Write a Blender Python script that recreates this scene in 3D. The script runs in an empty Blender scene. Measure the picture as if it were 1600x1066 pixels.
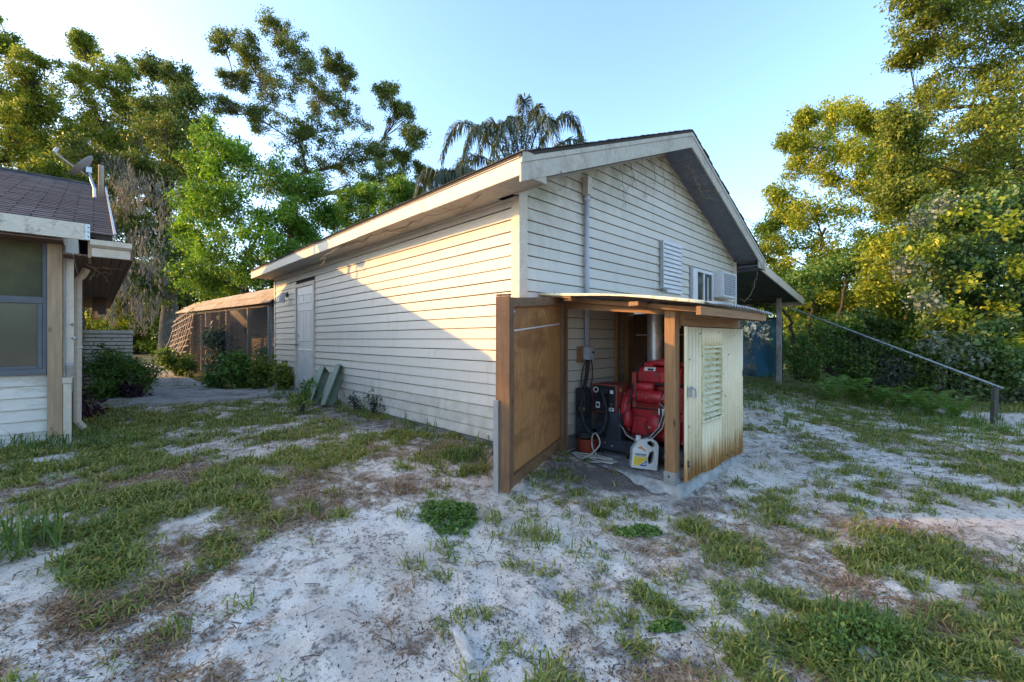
import bpy, math, random
import numpy as np
from mathutils import Vector, Matrix

random.seed(7)
RNG = np.random.default_rng(7)
SC = bpy.context.scene
COL = SC.collection

# ---------------------------------------------------------------- camera
# x runs along the gable wall, y along the long wall, corner of the building at 0,0
CAM = Vector((-2.867, -2.833, 1.35))
RIGHT = Vector((0.715, -0.699, 0.0)).normalized()
FWD = Vector((0.699, 0.715, 0.0)).normalized()
FPX, CX, CY = 667.0, 800.0, 530.0
cd = bpy.data.cameras.new("camera")
cd.sensor_width = 36.0
cd.lens = 36.0 * FPX / 1600.0
cd.shift_y = -3.0 / 1600.0
cd.clip_start, cd.clip_end = 0.05, 600.0
cam = bpy.data.objects.new("camera", cd)
cam.location = CAM
cam.rotation_euler = (math.pi / 2, 0, -math.atan2(FWD.x, FWD.y))
COL.objects.link(cam)
SC.camera = cam

# ---------------------------------------------------------------- sky, sun, exposure
SUN_TO = Vector((-1.0, 1.0, 0.46)).normalized()          # direction towards the sun
SUN_EL = math.asin(SUN_TO.z)
SUN_AZ = math.atan2(SUN_TO.x, SUN_TO.y)                   # clockwise from +y
world = bpy.data.worlds.new("World")
SC.world = world
world.use_nodes = True
wn = world.node_tree.nodes
sky = wn.new("ShaderNodeTexSky")
sky.sky_type = 'NISHITA'
sky.sun_disc = False
sky.sun_elevation = SUN_EL
sky.sun_rotation = SUN_AZ
sky.air_density, sky.dust_density, sky.ozone_density = 1.0, 1.3, 2.6
bg = wn["Background"]
bg.inputs["Strength"].default_value = 0.15
world.node_tree.links.new(sky.outputs[0], bg.inputs[0])
sd = bpy.data.lights.new("sun", 'SUN')
sd.energy = 2.0
sd.angle = math.radians(0.6)
sd.color = (0.95, 0.50, 0.14)
sun = bpy.data.objects.new("sun", sd)
sun.rotation_euler = SUN_TO.to_track_quat('Z', 'Y').to_euler()
sun.location = (-30, 30, 20)
COL.objects.link(sun)
SC.view_settings.view_transform = 'Standard'
SC.view_settings.look = 'None'
SC.view_settings.gamma = 1.0
SC.view_settings.use_curve_mapping = False
SC.view_settings.exposure = 2.08
SC.cycles.max_bounces = 8
SC.cycles.diffuse_bounces = 5
SC.cycles.transparent_max_bounces = 8

# ---------------------------------------------------------------- numbers from noise
def _hash(ix, iy, s):
    h = (ix.astype(np.int64) * 374761393 + iy.astype(np.int64) * 668265263 + s * 1442695041) & 0x7fffffff
    h = ((h ^ (h >> 13)) * 1274126177) & 0x7fffffff
    return ((h ^ (h >> 16)) & 0xffff) / 65535.0

def vnoise(x, y, s=0):
    x, y = np.asarray(x, float), np.asarray(y, float)
    ix, iy = np.floor(x), np.floor(y)
    fx, fy = x - ix, y - iy
    fx, fy = fx * fx * (3 - 2 * fx), fy * fy * (3 - 2 * fy)
    a, b = _hash(ix, iy, s), _hash(ix + 1, iy, s)
    c, d = _hash(ix, iy + 1, s), _hash(ix + 1, iy + 1, s)
    return (a + (b - a) * fx) * (1 - fy) + (c + (d - c) * fx) * fy

def fbm(x, y, s=0, n=4):
    v, a, t = 0.0, 1.0, 0.0
    for k in range(n):
        v = v + a * vnoise(np.asarray(x) * 2 ** k, np.asarray(y) * 2 ** k, s + 17 * k)
        t += a
        a *= 0.5
    return v / t

def sstep(u):
    u = np.clip(u, 0, 1)
    return u * u * (3 - 2 * u)

def base_z(x, y):
    """Smooth lie of the land: level by the buildings, falling towards the open sand."""
    x, y = np.asarray(x, float), np.asarray(y, float)
    z = 0.30 * sstep((y + 2.2) / 3.2)
    z = z - 0.0 * x
    far = np.maximum(np.hypot(x - 3, y - 4) - 22, 0)
    return z + far * 0.004

def ground_z(x, y):
    x, y = np.asarray(x, float), np.asarray(y, float)
    near = 1.0 / (1.0 + (np.hypot(x, y) / 14.0) ** 2)
    w = 0.055 * (fbm(x * 1.1, y * 1.1, 3, 3) - 0.5) + 0.05 * (fbm(x * 4.1, y * 4.1, 5, 3) - 0.5)
    return base_z(x, y) + w * near

def at(px, py, depth):
    """A point measured on the photograph (its pixels, metres in front of the lens) as a place in the scene."""
    return CAM + RIGHT * ((px - CX) / FPX * depth) + FWD * depth + Vector((0, 0, (CY - py) / FPX * depth))

def on_ground(px, py):
    d0 = 1.0
    for k in range(4000):
        d0 += 0.01 + d0 * 0.002
        p = at(px, py, d0)
        if p.z <= float(base_z(p.x, p.y)) or d0 > 60:
            break
    return Vector((p.x, p.y, float(ground_z(p.x, p.y))))

# ---------------------------------------------------------------- materials
def _new(name):
    m = bpy.data.materials.new(name)
    m.use_nodes = True
    nt = m.node_tree
    return m, nt, nt.nodes, nt.links, nt.nodes["Principled BSDF"]

def _noise(nt, vec, scale, detail=4.0, rough=0.6):
    n = nt.nodes.new("ShaderNodeTexNoise")
    n.inputs["Scale"].default_value = scale
    n.inputs["Detail"].default_value = detail
    n.inputs["Roughness"].default_value = rough
    if vec is not None:
        nt.links.new(vec, n.inputs["Vector"])
    return n.outputs["Fac"]

def _ramp(nt, fac, stops):
    r = nt.nodes.new("ShaderNodeValToRGB")
    e = r.color_ramp.elements
    while len(e) < len(stops):
        e.new(0.5)
    for k, (p, c) in enumerate(stops):
        e[k].position = p
        e[k].color = (c[0], c[1], c[2], 1) if not isinstance(c, (int, float)) else (c, c, c, 1)
    nt.links.new(fac, r.inputs[0])
    return r.outputs[0]

def _mix(nt, fac, a, b, mode='MIX'):
    m = nt.nodes.new("ShaderNodeMix")
    m.data_type = 'RGBA'
    m.blend_type = mode
    for sock, v in ((m.inputs[0], fac), (m.inputs[6], a), (m.inputs[7], b)):
        if hasattr(v, "links"):
            nt.links.new(v, sock)
        elif isinstance(v, (int, float)):
            sock.default_value = v
        else:
            sock.default_value = (v[0], v[1], v[2], 1)
    return m.outputs[2]

def _math(nt, op, a, b=None, clamp=False):
    m = nt.nodes.new("ShaderNodeMath")
    m.operation = op
    m.use_clamp = clamp
    for sock, v in ((m.inputs[0], a), (m.inputs[1], b)):
        if v is None:
            continue
        if hasattr(v, "links"):
            nt.links.new(v, sock)
        else:
            sock.default_value = v
    return m.outputs[0]

def _pos(nt, scale=(1, 1, 1), local=False):
    if local:
        g = nt.nodes.new("ShaderNodeTexCoord").outputs["Object"]
    else:
        g = nt.nodes.new("ShaderNodeNewGeometry").outputs["Position"]
    mp = nt.nodes.new("ShaderNodeMapping")
    mp.inputs["Scale"].default_value = scale
    nt.links.new(g, mp.inputs["Vector"])
    return mp.outputs[0]

def _bump(nt, bsdf, h, dist, strength=1.0):
    b = nt.nodes.new("ShaderNodeBump")
    b.inputs["Distance"].default_value = dist
    b.inputs["Strength"].default_value = strength
    nt.links.new(h, b.inputs["Height"])
    nt.links.new(b.outputs[0], bsdf.inputs["Normal"])

def mk(name, c1, c2=None, rough=0.7, scale=6.0, stretch=(1, 1, 1), dirt=None, dirt_scale=1.6, dirt_lo=0.5, dirt_hi=0.75,
       dirt_stretch=(1, 1, 1), bump=0.0, metal=0.0, spec=0.35, island=0.0, local=False):
    """Two tones through noise, an optional blotchy third, fine relief, and a slight change from piece to piece."""
    m, nt, nd, lk, b = _new(name)
    c2 = c2 or tuple(v * 0.75 for v in c1)
    f = _noise(nt, _pos(nt, stretch, local), scale, 6, 0.65)
    col = _ramp(nt, f, [(0.32, c2), (0.68, c1)])
    if dirt:
        d = _noise(nt, _pos(nt, dirt_stretch, local), dirt_scale, 7, 0.7)
        col = _mix(nt, _ramp(nt, d, [(dirt_lo, 0.0), (dirt_hi, 1.0)]), col, dirt)
    if island:
        r = nd.new("ShaderNodeObjectInfo").outputs["Random"]
        v = _math(nt, 'ADD', _math(nt, 'MULTIPLY', r, island * 2), 1 - island)
        h = nd.new("ShaderNodeHueSaturation")
        lk.new(v, h.inputs["Value"])
        lk.new(col, h.inputs["Color"])
        col = h.outputs[0]
    lk.new(col, b.inputs["Base Color"])
    b.inputs["Roughness"].default_value = rough
    b.inputs["Metallic"].default_value = metal
    b.inputs["Specular IOR Level"].default_value = spec
    if bump:
        _bump(nt, b, f, bump)
    return m

def leaf_mat(name, stops, translucent=0.35, rough=0.55, tint=(1.25, 1.2, 0.5), spec=0.3):
    """Leaf colours picked per leaf; light passes through."""
    m, nt, nd, lk, b = _new(name)
    g = nd.new("ShaderNodeNewGeometry")
    big = _noise(nt, _pos(nt), 0.55, 3, 0.5)
    f = _math(nt, 'ADD', _math(nt, 'MULTIPLY', g.outputs["Random Per Island"], 0.62), _math(nt, 'MULTIPLY', big, 0.42))
    col = _ramp(nt, f, stops)
    lk.new(col, b.inputs["Base Color"])
    b.inputs["Roughness"].default_value = rough
    b.inputs["Specular IOR Level"].default_value = spec
    t = nd.new("ShaderNodeBsdfTranslucent")
    lk.new(_mix(nt, 1.0, col, tint, 'MULTIPLY'), t.inputs["Color"])
    x = nd.new("ShaderNodeMixShader")
    x.inputs[0].default_value = translucent
    lk.new(b.outputs[0], x.inputs[1])
    lk.new(t.outputs[0], x.inputs[2])
    lk.new(x.outputs[0], nd["Material Output"].inputs["Surface"])
    return m

# ---------------------------------------------------------------- mesh building
OFF = {}

class MB:
    """Collects shapes in scene coordinates; build() links them as one mesh object."""
    def __init__(self):
        self.v, self.f, self.mi, self.cur = [], [], [], 0

    def add(self, verts, faces):
        n = len(self.v)
        self.v.extend([tuple(p) for p in verts])
        for q in faces:
            self.f.append(tuple(i + n for i in q))
            self.mi.append(self.cur)
        return self

    def box(self, x0, x1, y0, y1, z0, z1):
        return self.obox(Vector(((x0 + x1) / 2, (y0 + y1) / 2, (z0 + z1) / 2)), Vector((1, 0, 0)), Vector((0, 1, 0)), Vector((0, 0, 1)),
                         abs(x1 - x0), abs(y1 - y0), abs(z1 - z0))

    def obox(self, c, ux, uy, uz, sx, sy, sz):
        c = Vector(c)
        vs = []
        for k in (-.5, .5):
            for j in (-.5, .5):
                for i in (-.5, .5):
                    vs.append(c + ux * (i * sx) + uy * (j * sy) + uz * (k * sz))
        return self.add(vs, [(0, 2, 3, 1), (4, 5, 7, 6), (0, 1, 5, 4), (2, 6, 7, 3), (0, 4, 6, 2), (1, 3, 7, 5)])

    def bar(self, a, b, w, t, up=(0, 0, 1)):
        """A straight board from a to b; w across, t along up."""
        a, b, up = Vector(a), Vector(b), Vector(up)
        d = (b - a)
        l = d.length
        d.normalize()
        s = d.cross(up)
        if s.length < 1e-4:
            s = d.cross(Vector((1, 0, 0)))
        s.normalize()
        n = s.cross(d).normalized()
        return self.obox((a + b) / 2, d, s, n, l, w, t)

    def tube(self, pts, r, n=8, caps=True):
        pts = [Vector(p) for p in pts]
        rr = r if isinstance(r, (list, tuple)) else [r] * len(pts)
        vs, fs = [], []
        prev = None
        for i, p in enumerate(pts):
            d = (pts[min(i + 1, len(pts) - 1)] - pts[max(i - 1, 0)])
            if d.length < 1e-9:
                d = Vector((0, 0, 1))
            d.normalize()
            if prev is None:
                s = d.orthogonal().normalized()
            else:
                s = prev - d * prev.dot(d)
                s = s.normalized() if s.length > 1e-6 else d.orthogonal().normalized()
            prev = s
            t = d.cross(s)
            for k in range(n):
                a = 2 * math.pi * k / n
                vs.append(p + (s * math.cos(a) + t * math.sin(a)) * rr[i])
        for i in range(len(pts) - 1):
            for k in range(n):
                k2 = (k + 1) % n
                fs.append((i * n + k, i * n + k2, (i + 1) * n + k2, (i + 1) * n + k))
        if caps:
            fs.append(tuple(range(n - 1, -1, -1)))
            fs.append(tuple((len(pts) - 1) * n + k for k in range(n)))
        return self.add(vs, fs)

    def prism(self, poly, d):
        """A flat outline (3D points, in order) pushed along the vector d."""
        d = Vector(d)
        n = len(poly)
        vs = [Vector(p) for p in poly] + [Vector(p) + d for p in poly]
        fs = [tuple(range(n - 1, -1, -1)), tuple(range(n, 2 * n))]
        for k in range(n):
            k2 = (k + 1) % n
            fs.append((k, k2, n + k2, n + k))
        return self.add(vs, fs)

    def lathe(self, c, prof, n=20, axis=Vector((0, 0, 1))):
        axis = Vector(axis).normalized()
        s = axis.orthogonal().normalized()
        t = axis.cross(s)
        vs, fs = [], []
        for r, h in prof:
            for k in range(n):
                a = 2 * math.pi * k / n
                vs.append(Vector(c) + axis * h + (s * math.cos(a) + t * math.sin(a)) * max(r, 1e-4))
        for i in range(len(prof) - 1):
            for k in range(n):
                k2 = (k + 1) % n
                fs.append((i * n + k, i * n + k2, (i + 1) * n + k2, (i + 1) * n + k))
        fs.append(tuple(range(n - 1, -1, -1)))
        fs.append(tuple((len(prof) - 1) * n + k for k in range(n)))
        return self.add(vs, fs)

    def build(self, name, mat, parent=None, smooth=False, bevel=0.0, kind=None, label=None):
        off = OFF.get(parent.name, Vector((0, 0, 0))) if parent else Vector((0, 0, 0))
        me = bpy.data.meshes.new(name)
        me.from_pydata([(p[0] - off[0], p[1] - off[1], p[2] - off[2]) for p in self.v], [], self.f)
        mats = mat if isinstance(mat, (list, tuple)) else [mat]
        for m in mats:
            me.materials.append(m)
        if len(mats) > 1:
            me.polygons.foreach_set("material_index", self.mi)
        if smooth:
            me.polygons.foreach_set("use_smooth", [True] * len(me.polygons))
        me.update()
        o = bpy.data.objects.new(name, me)
        COL.objects.link(o)
        if parent:
            o.parent = parent
        OFF[o.name] = off
        if smooth == 'auto':
            md = o.modifiers.new("split", 'EDGE_SPLIT')
            md.split_angle = math.radians(38)
        if bevel:
            b = o.modifiers.new("edge", 'BEVEL')
            b.width = bevel
            b.segments = 2
            b.limit_method = 'ANGLE'
            b.angle_limit = math.radians(40)
        if kind:
            o["kind"] = kind
        if label:
            o["label"] = label
        return o

def tag(o, label, cat=None, group=None, kind=None):
    if label: o["label"] = label
    if cat: o["category"] = cat
    if group: o["group"] = group
    if kind: o["kind"] = kind
    return o

def thing(name, loc, label, cat, group=None):
    o = bpy.data.objects.new(name, None)
    o.empty_display_size = 0.1
    o.location = loc
    COL.objects.link(o)
    OFF[o.name] = Vector(loc)
    return tag(o, label, cat, group)

def np_mesh(name, verts, quads, mat, parent=None, kind=None, tris=False):
    off = OFF.get(parent.name, Vector((0, 0, 0))) if parent else Vector((0, 0, 0))
    v = np.asarray(verts, np.float32).reshape(-1, 3) - np.array(off, np.float32)
    q = np.asarray(quads, np.int32)
    k = q.shape[1]
    me = bpy.data.meshes.new(name)
    me.vertices.add(len(v))
    me.vertices.foreach_set("co", v.ravel())
    me.loops.add(q.size)
    me.loops.foreach_set("vertex_index", q.ravel())
    me.polygons.add(len(q))
    me.polygons.foreach_set("loop_start", np.arange(0, q.size, k, dtype=np.int32))
    me.polygons.foreach_set("loop_total", np.full(len(q), k, np.int32))
    me.update(calc_edges=True)
    me.validate()
    for m in (mat if isinstance(mat, (list, tuple)) else [mat]):
        me.materials.append(m)
    o = bpy.data.objects.new(name, me)
    COL.objects.link(o)
    if parent: o.parent = parent
    OFF[o.name] = off
    if kind: o["kind"] = kind
    return o

def unit(a):
    return a / np.maximum(np.linalg.norm(a, axis=1, keepdims=True), 1e-9)

def leaf_quads(c, size, rng, aspect=0.45, up=0.35, droop=0.0, fold=0.12, vary=0.5, along=None):
    """One folded four-cornered leaf per centre."""
    n = len(c)
    u = rng.normal(size=(n, 3))
    if along is not None:
        u = unit(u) * 0.9 + along
    u[:, 2] -= droop
    u = unit(u)
    w = rng.normal(size=(n, 3))
    w[:, 2] += up * 2.5
    w = unit(w - u * np.sum(w * u, 1, keepdims=True))
    s = np.cross(w, u)
    L = (size * (1 + vary * rng.uniform(-1, 1, n)))[:, None]
    b = c - u * L * 0.5
    t = c + u * L * 0.5
    m = c - u * L * 0.08
    l = m + s * L * aspect * 0.5 + w * L * fold
    r = m - s * L * aspect * 0.5 + w * L * fold
    v = np.stack([b, r, t, l], 1).reshape(-1, 3)
    q = np.arange(n * 4).reshape(-1, 4)
    return v, q

# ================================================================ materials in use
M = {}
def siding_material():
    m, nt, nd, lk, b = _new("vinyl_siding")
    fine = _noise(nt, _pos(nt, (3, 3, 30)), 9.0, 6, 0.7)
    col = _ramp(nt, fine, [(0.3, (0.53, 0.475, 0.395)), (0.7, (0.62, 0.56, 0.47))])
    streak = _noise(nt, _pos(nt, (5.0, 5.0, 0.7)), 1.7, 7, 0.72)
    col = _mix(nt, _ramp(nt, streak, [(0.52, 0.0), (0.82, 0.55)]), col, (0.34, 0.31, 0.26))
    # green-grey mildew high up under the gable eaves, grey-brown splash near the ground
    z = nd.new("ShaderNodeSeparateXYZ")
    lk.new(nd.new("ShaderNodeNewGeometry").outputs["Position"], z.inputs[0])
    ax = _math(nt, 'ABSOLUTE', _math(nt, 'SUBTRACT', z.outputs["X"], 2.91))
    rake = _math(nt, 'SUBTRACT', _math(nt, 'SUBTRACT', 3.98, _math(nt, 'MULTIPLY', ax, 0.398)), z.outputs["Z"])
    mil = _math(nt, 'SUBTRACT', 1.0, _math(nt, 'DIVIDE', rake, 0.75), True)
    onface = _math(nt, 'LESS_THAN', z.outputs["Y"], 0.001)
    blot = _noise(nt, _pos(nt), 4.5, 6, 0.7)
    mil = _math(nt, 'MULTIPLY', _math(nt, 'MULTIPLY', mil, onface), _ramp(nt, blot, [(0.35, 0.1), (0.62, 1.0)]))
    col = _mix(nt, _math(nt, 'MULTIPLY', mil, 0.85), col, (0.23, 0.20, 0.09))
    low = _math(nt, 'SUBTRACT', 1.0, _math(nt, 'DIVIDE', _math(nt, 'SUBTRACT', z.outputs["Z"], 0.3), 0.55), True)
    low = _math(nt, 'MULTIPLY', low, _ramp(nt, blot, [(0.4, 0.0), (0.65, 0.8)]))
    col = _mix(nt, low, col, (0.30, 0.25, 0.19))
    h = nd.new("ShaderNodeHueSaturation")
    r = nd.new("ShaderNodeObjectInfo").outputs["Random"]
    lk.new(_math(nt, 'ADD', _math(nt, 'MULTIPLY', r, 0.12), 0.94), h.inputs["Value"])
    lk.new(col, h.inputs["Color"])
    lk.new(h.outputs[0], b.inputs["Base Color"])
    b.inputs["Roughness"].default_value = 0.55
    b.inputs["Specular IOR Level"].default_value = 0.3
    _bump(nt, b, fine, 0.0015, 0.6)
    return m

def wood_material(name, light, dark, axis=2, knots=True, rough=0.75, stain=None, island=0.12):
    m, nt, nd, lk, b = _new(name)
    s = [14.0, 14.0, 14.0]
    s[axis] = 0.9
    g = _noise(nt, _pos(nt, tuple(s)), 3.0, 8, 0.68)
    col = _ramp(nt, g, [(0.25, dark), (0.5, tuple((a + c) / 2 for a, c in zip(light, dark))), (0.72, light)])
    if knots:
        s2 = [5.0, 5.0, 5.0]
        s2[axis] = 2.4
        v = nd.new("ShaderNodeTexVoronoi")
        v.inputs["Scale"].default_value = 1.3
        lk.new(_pos(nt, tuple(s2)), v.inputs["Vector"])
        col = _mix(nt, _ramp(nt, v.outputs["Distance"], [(0.05, 0.9), (0.13, 0.0)]), col, tuple(c * 0.35 for c in dark))
    if stain:
        st = _noise(nt, _pos(nt), 2.4, 6, 0.7)
        col = _mix(nt, _ramp(nt, st, [(0.48, 0.0), (0.68, 0.85)]), col, stain)
    r = nd.new("ShaderNodeObjectInfo").outputs["Random"]
    h = nd.new("ShaderNodeHueSaturation")
    lk.new(_math(nt, 'ADD', _math(nt, 'MULTIPLY', r, 2 * island), 1 - island), h.inputs["Value"])
    lk.new(col, h.inputs["Color"])
    lk.new(h.outputs[0], b.inputs["Base Color"])
    b.inputs["Roughness"].default_value = rough
    _bump(nt, b, g, 0.003, 0.6)
    return m

def tin_material():
    """Cream paint on corrugated steel, rust creeping up from the bottom edge."""
    m, nt, nd, lk, b = _new("painted_tin")
    z = nd.new("ShaderNodeSeparateXYZ")
    lk.new(nd.new("ShaderNodeNewGeometry").outputs["Position"], z.inputs[0])
    f = _noise(nt, _pos(nt), 5.0, 6, 0.7)
    col = _ramp(nt, f, [(0.3, (0.74, 0.60, 0.37)), (0.7, (0.82, 0.70, 0.47))])
    # the valleys of the corrugation are toned darker
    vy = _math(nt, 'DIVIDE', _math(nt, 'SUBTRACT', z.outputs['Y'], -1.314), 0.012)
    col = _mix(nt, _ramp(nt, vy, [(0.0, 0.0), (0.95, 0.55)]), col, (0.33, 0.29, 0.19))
    run = _noise(nt, _pos(nt, (16, 16, 0.8)), 1.8, 6, 0.7)
    blot = _noise(nt, _pos(nt, (9, 9, 5)), 1.0, 5, 0.7)
    hgt = _math(nt, 'DIVIDE', _math(nt, 'SUBTRACT', z.outputs["Z"], 0.16), 0.52)
    lvl = _math(nt, 'SUBTRACT', 0.75, hgt)
    lvl = _math(nt, 'ADD', lvl, _math(nt, 'MULTIPLY', _math(nt, 'SUBTRACT', run, 0.5), 1.5))
    rust = _ramp(nt, blot, [(0.3, (0.30, 0.11, 0.018)), (0.7, (0.52, 0.27, 0.06))])
    col = _mix(nt, _ramp(nt, lvl, [(0.22, 0.0), (0.62, 0.92)]), col, rust)
    spot = _noise(nt, _pos(nt), 38.0, 3, 0.6)
    col = _mix(nt, _ramp(nt, spot, [(0.70, 0.0), (0.74, 0.8)]), col, (0.16, 0.08, 0.03))
    lk.new(col, b.inputs["Base Color"])
    b.inputs["Roughness"].default_value = 0.5
    b.inputs["Specular IOR Level"].default_value = 0.4
    return m

def door_skin_material():
    """Old reddish plywood: large plain-sawn figure, blotched in tongues."""
    m, nt, nd, lk, b = _new("door_plywood")
    g1 = _noise(nt, _pos(nt, (26.0, 26.0, 1.3)), 2.0, 6, 0.7)
    wv = nd.new("ShaderNodeTexWave")
    wv.wave_type = 'RINGS'
    wv.rings_direction = 'SPHERICAL'
    wv.inputs["Scale"].default_value = 5.0
    wv.inputs["Distortion"].default_value = 3.2
    wv.inputs["Detail"].default_value = 3.0
    wv.inputs["Detail Scale"].default_value = 1.2
    lk.new(_pos(nt, (3.4, 3.4, 0.62)), wv.inputs["Vector"])
    fig = _math(nt, 'ADD', _math(nt, 'MULTIPLY', g1, 0.78), _math(nt, 'MULTIPLY', wv.outputs["Fac"], 0.20))
    col = _ramp(nt, fig, [(0.22, (0.26, 0.115, 0.042)), (0.5, (0.38, 0.18, 0.064)), (0.78, (0.52, 0.275, 0.105))])
    st = _noise(nt, _pos(nt, (0.9, 0.9, 1.9)), 1.9, 6, 0.62)
    col = _mix(nt, _ramp(nt, st, [(0.50, 0.0), (0.60, 0.6)]), col, (0.18, 0.075, 0.028))
    st2 = _noise(nt, _pos(nt, (1.3, 1.3, 2.3)), 1.4, 4, 0.6)
    col = _mix(nt, _ramp(nt, st2, [(0.60, 0.0), (0.72, 0.6)]), col, (0.40, 0.21, 0.075))
    sc = _noise(nt, _pos(nt, (6, 6, 14)), 9.0, 4, 0.7)
    col = _mix(nt, _ramp(nt, sc, [(0.70, 0.0), (0.75, 0.45)]), col, (0.55, 0.42, 0.28))
    lk.new(col, b.inputs["Base Color"])
    b.inputs["Roughness"].default_value = 0.5
    b.inputs["Specular IOR Level"].default_value = 0.35
    _bump(nt, b, st, 0.002, 0.6)
    return m

M['siding'] = siding_material()
M['trim'] = mk("painted_trim", (0.60, 0.53, 0.42), (0.50, 0.43, 0.33), 0.6, 5.0, (4, 4, 4), dirt=(0.28, 0.23, 0.16), dirt_scale=2.2, dirt_lo=0.55, dirt_hi=0.85, island=0.05, bump=0.001)
M['fascia_old'] = mk("weathered_fascia", (0.66, 0.60, 0.49), (0.50, 0.44, 0.34), 0.75, 14.0, (3, 3, 8), dirt=(0.17, 0.14, 0.10), dirt_scale=9.0, dirt_lo=0.52, dirt_hi=0.68, bump=0.003)
M['gable_trim'] = mk("gable_trim", (0.46, 0.42, 0.34), (0.36, 0.32, 0.25), 0.7, 7.0, (4, 4, 4), dirt=(0.20, 0.17, 0.11), dirt_scale=2.5, dirt_lo=0.5, dirt_hi=0.8, bump=0.0015)
M['soffit'] = mk("vented_soffit", (0.50, 0.46, 0.39), (0.36, 0.32, 0.26), 0.65, 60.0, dirt=(0.26, 0.21, 0.15), dirt_scale=2.0, dirt_lo=0.5, dirt_hi=0.8)
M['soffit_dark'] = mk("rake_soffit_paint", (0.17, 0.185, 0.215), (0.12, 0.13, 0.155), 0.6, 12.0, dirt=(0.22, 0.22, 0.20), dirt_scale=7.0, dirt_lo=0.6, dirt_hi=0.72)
M['shingle_dark'] = mk("asphalt_shingle", (0.085, 0.080, 0.082), (0.05, 0.047, 0.049), 0.95, 90.0, dirt=(0.12, 0.11, 0.11), dirt_scale=2.5, dirt_lo=0.5, dirt_hi=0.75, bump=0.004, island=0.25, spec=0.15)
M['felt'] = mk("roof_deck", (0.06, 0.05, 0.04), None, 0.95, 20.0)
M['foundation'] = mk("foundation_block", (0.23, 0.215, 0.19), (0.13, 0.12, 0.10), 0.95, 14.0, dirt=(0.07, 0.06, 0.045), dirt_scale=5.0, bump=0.004)
M['concrete'] = mk("slab_concrete", (0.43, 0.42, 0.40), (0.27, 0.26, 0.24), 0.9, 9.0, dirt=(0.13, 0.115, 0.09), dirt_scale=3.4, dirt_lo=0.46, dirt_hi=0.66, bump=0.008)
M['path'] = mk("path_concrete", (0.42, 0.39, 0.35), (0.26, 0.235, 0.20), 0.95, 3.5, dirt=(0.10, 0.085, 0.06), dirt_scale=2.3, dirt_lo=0.5, dirt_hi=0.68, bump=0.006)
M['door_paint'] = mk("door_paint", (0.66, 0.65, 0.62), (0.56, 0.54, 0.50), 0.45, 3.0, (1, 1, 0.5), dirt=(0.50, 0.36, 0.18), dirt_scale=1.6, dirt_lo=0.58, dirt_hi=0.74, bump=0.0006)
M['lumber_z'] = wood_material("lumber_upright", (0.36, 0.20, 0.085), (0.17, 0.078, 0.028), 2)
M['lumber_x'] = wood_material("lumber_along_x", (0.36, 0.20, 0.085), (0.16, 0.072, 0.026), 0)
M['lumber_y'] = wood_material("lumber_along_y", (0.30, 0.155, 0.065), (0.15, 0.068, 0.025), 1)
M['door_frame_wood'] = wood_material("door_frame_wood", (0.20, 0.108, 0.048), (0.085, 0.042, 0.018), 2, stain=(0.09, 0.045, 0.02))
M['door_frame_wood_x'] = wood_material("door_frame_rail_wood", (0.235, 0.13, 0.058), (0.10, 0.048, 0.02), 0, stain=(0.09, 0.045, 0.02))
M['grey_wood'] = wood_material("grey_weathered_wood", (0.40, 0.38, 0.36), (0.20, 0.19, 0.175), 2, rough=0.9)
M['brown_ply'] = mk("enclosure_plywood", (0.15, 0.068, 0.03), (0.075, 0.032, 0.015), 0.7, 2.5, (3, 3, 0.8), dirt=(0.22, 0.12, 0.06), dirt_scale=2.0, dirt_lo=0.55, dirt_hi=0.7)
M['door_ply'] = door_skin_material()
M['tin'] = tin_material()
M['tin_vent'] = mk("painted_vent", (0.76, 0.70, 0.47), (0.66, 0.59, 0.38), 0.55, 8.0, dirt=(0.24, 0.23, 0.07), dirt_scale=18.0, dirt_lo=0.52, dirt_hi=0.66)
M['tin_roof'] = mk("old_roof_tin", (0.50, 0.50, 0.49), (0.34, 0.32, 0.29), 0.5, 5.0, dirt=(0.22, 0.12, 0.05), dirt_scale=3.0, dirt_lo=0.55, dirt_hi=0.75, metal=0.3)
M['galv'] = mk("galvanized_steel", (0.52, 0.53, 0.54), (0.36, 0.37, 0.39), 0.36, 22.0, dirt=(0.30, 0.20, 0.11), dirt_scale=3.0, dirt_lo=0.55, dirt_hi=0.8, metal=0.75)
M['pvc'] = mk("grey_conduit", (0.42, 0.44, 0.47), (0.36, 0.37, 0.40), 0.5, 5.0, dirt=(0.25, 0.24, 0.21), dirt_scale=3.0, dirt_lo=0.6, dirt_hi=0.85)
M['box_grey'] = mk("grey_box_paint", (0.40, 0.43, 0.47), (0.32, 0.34, 0.37), 0.5, 7.0, dirt=(0.18, 0.17, 0.15), dirt_scale=6.0, dirt_lo=0.55, dirt_hi=0.8)
M['red'] = mk("red_engine_paint", (0.45, 0.020, 0.028), (0.30, 0.012, 0.018), 0.45, 7.0, dirt=(0.09, 0.035, 0.03), dirt_scale=11.0, dirt_lo=0.50, dirt_hi=0.72, spec=0.5, bump=0.001)
M['red_dusty'] = mk("dusty_red_paint", (0.36, 0.05, 0.035), (0.24, 0.032, 0.026), 0.65, 6.0, dirt=(0.19, 0.10, 0.07), dirt_scale=5.0, dirt_lo=0.48, dirt_hi=0.75)
M['black'] = mk("black_enamel", (0.022, 0.025, 0.030), (0.013, 0.014, 0.017), 0.5, 9.0, dirt=(0.06, 0.056, 0.05), dirt_scale=7.0, dirt_lo=0.52, dirt_hi=0.8)
M['rubber'] = mk("black_rubber", (0.025, 0.026, 0.028), (0.016, 0.016, 0.018), 0.7, 12.0, dirt=(0.07, 0.065, 0.06), dirt_scale=9.0, dirt_lo=0.52, dirt_hi=0.8)
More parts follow.
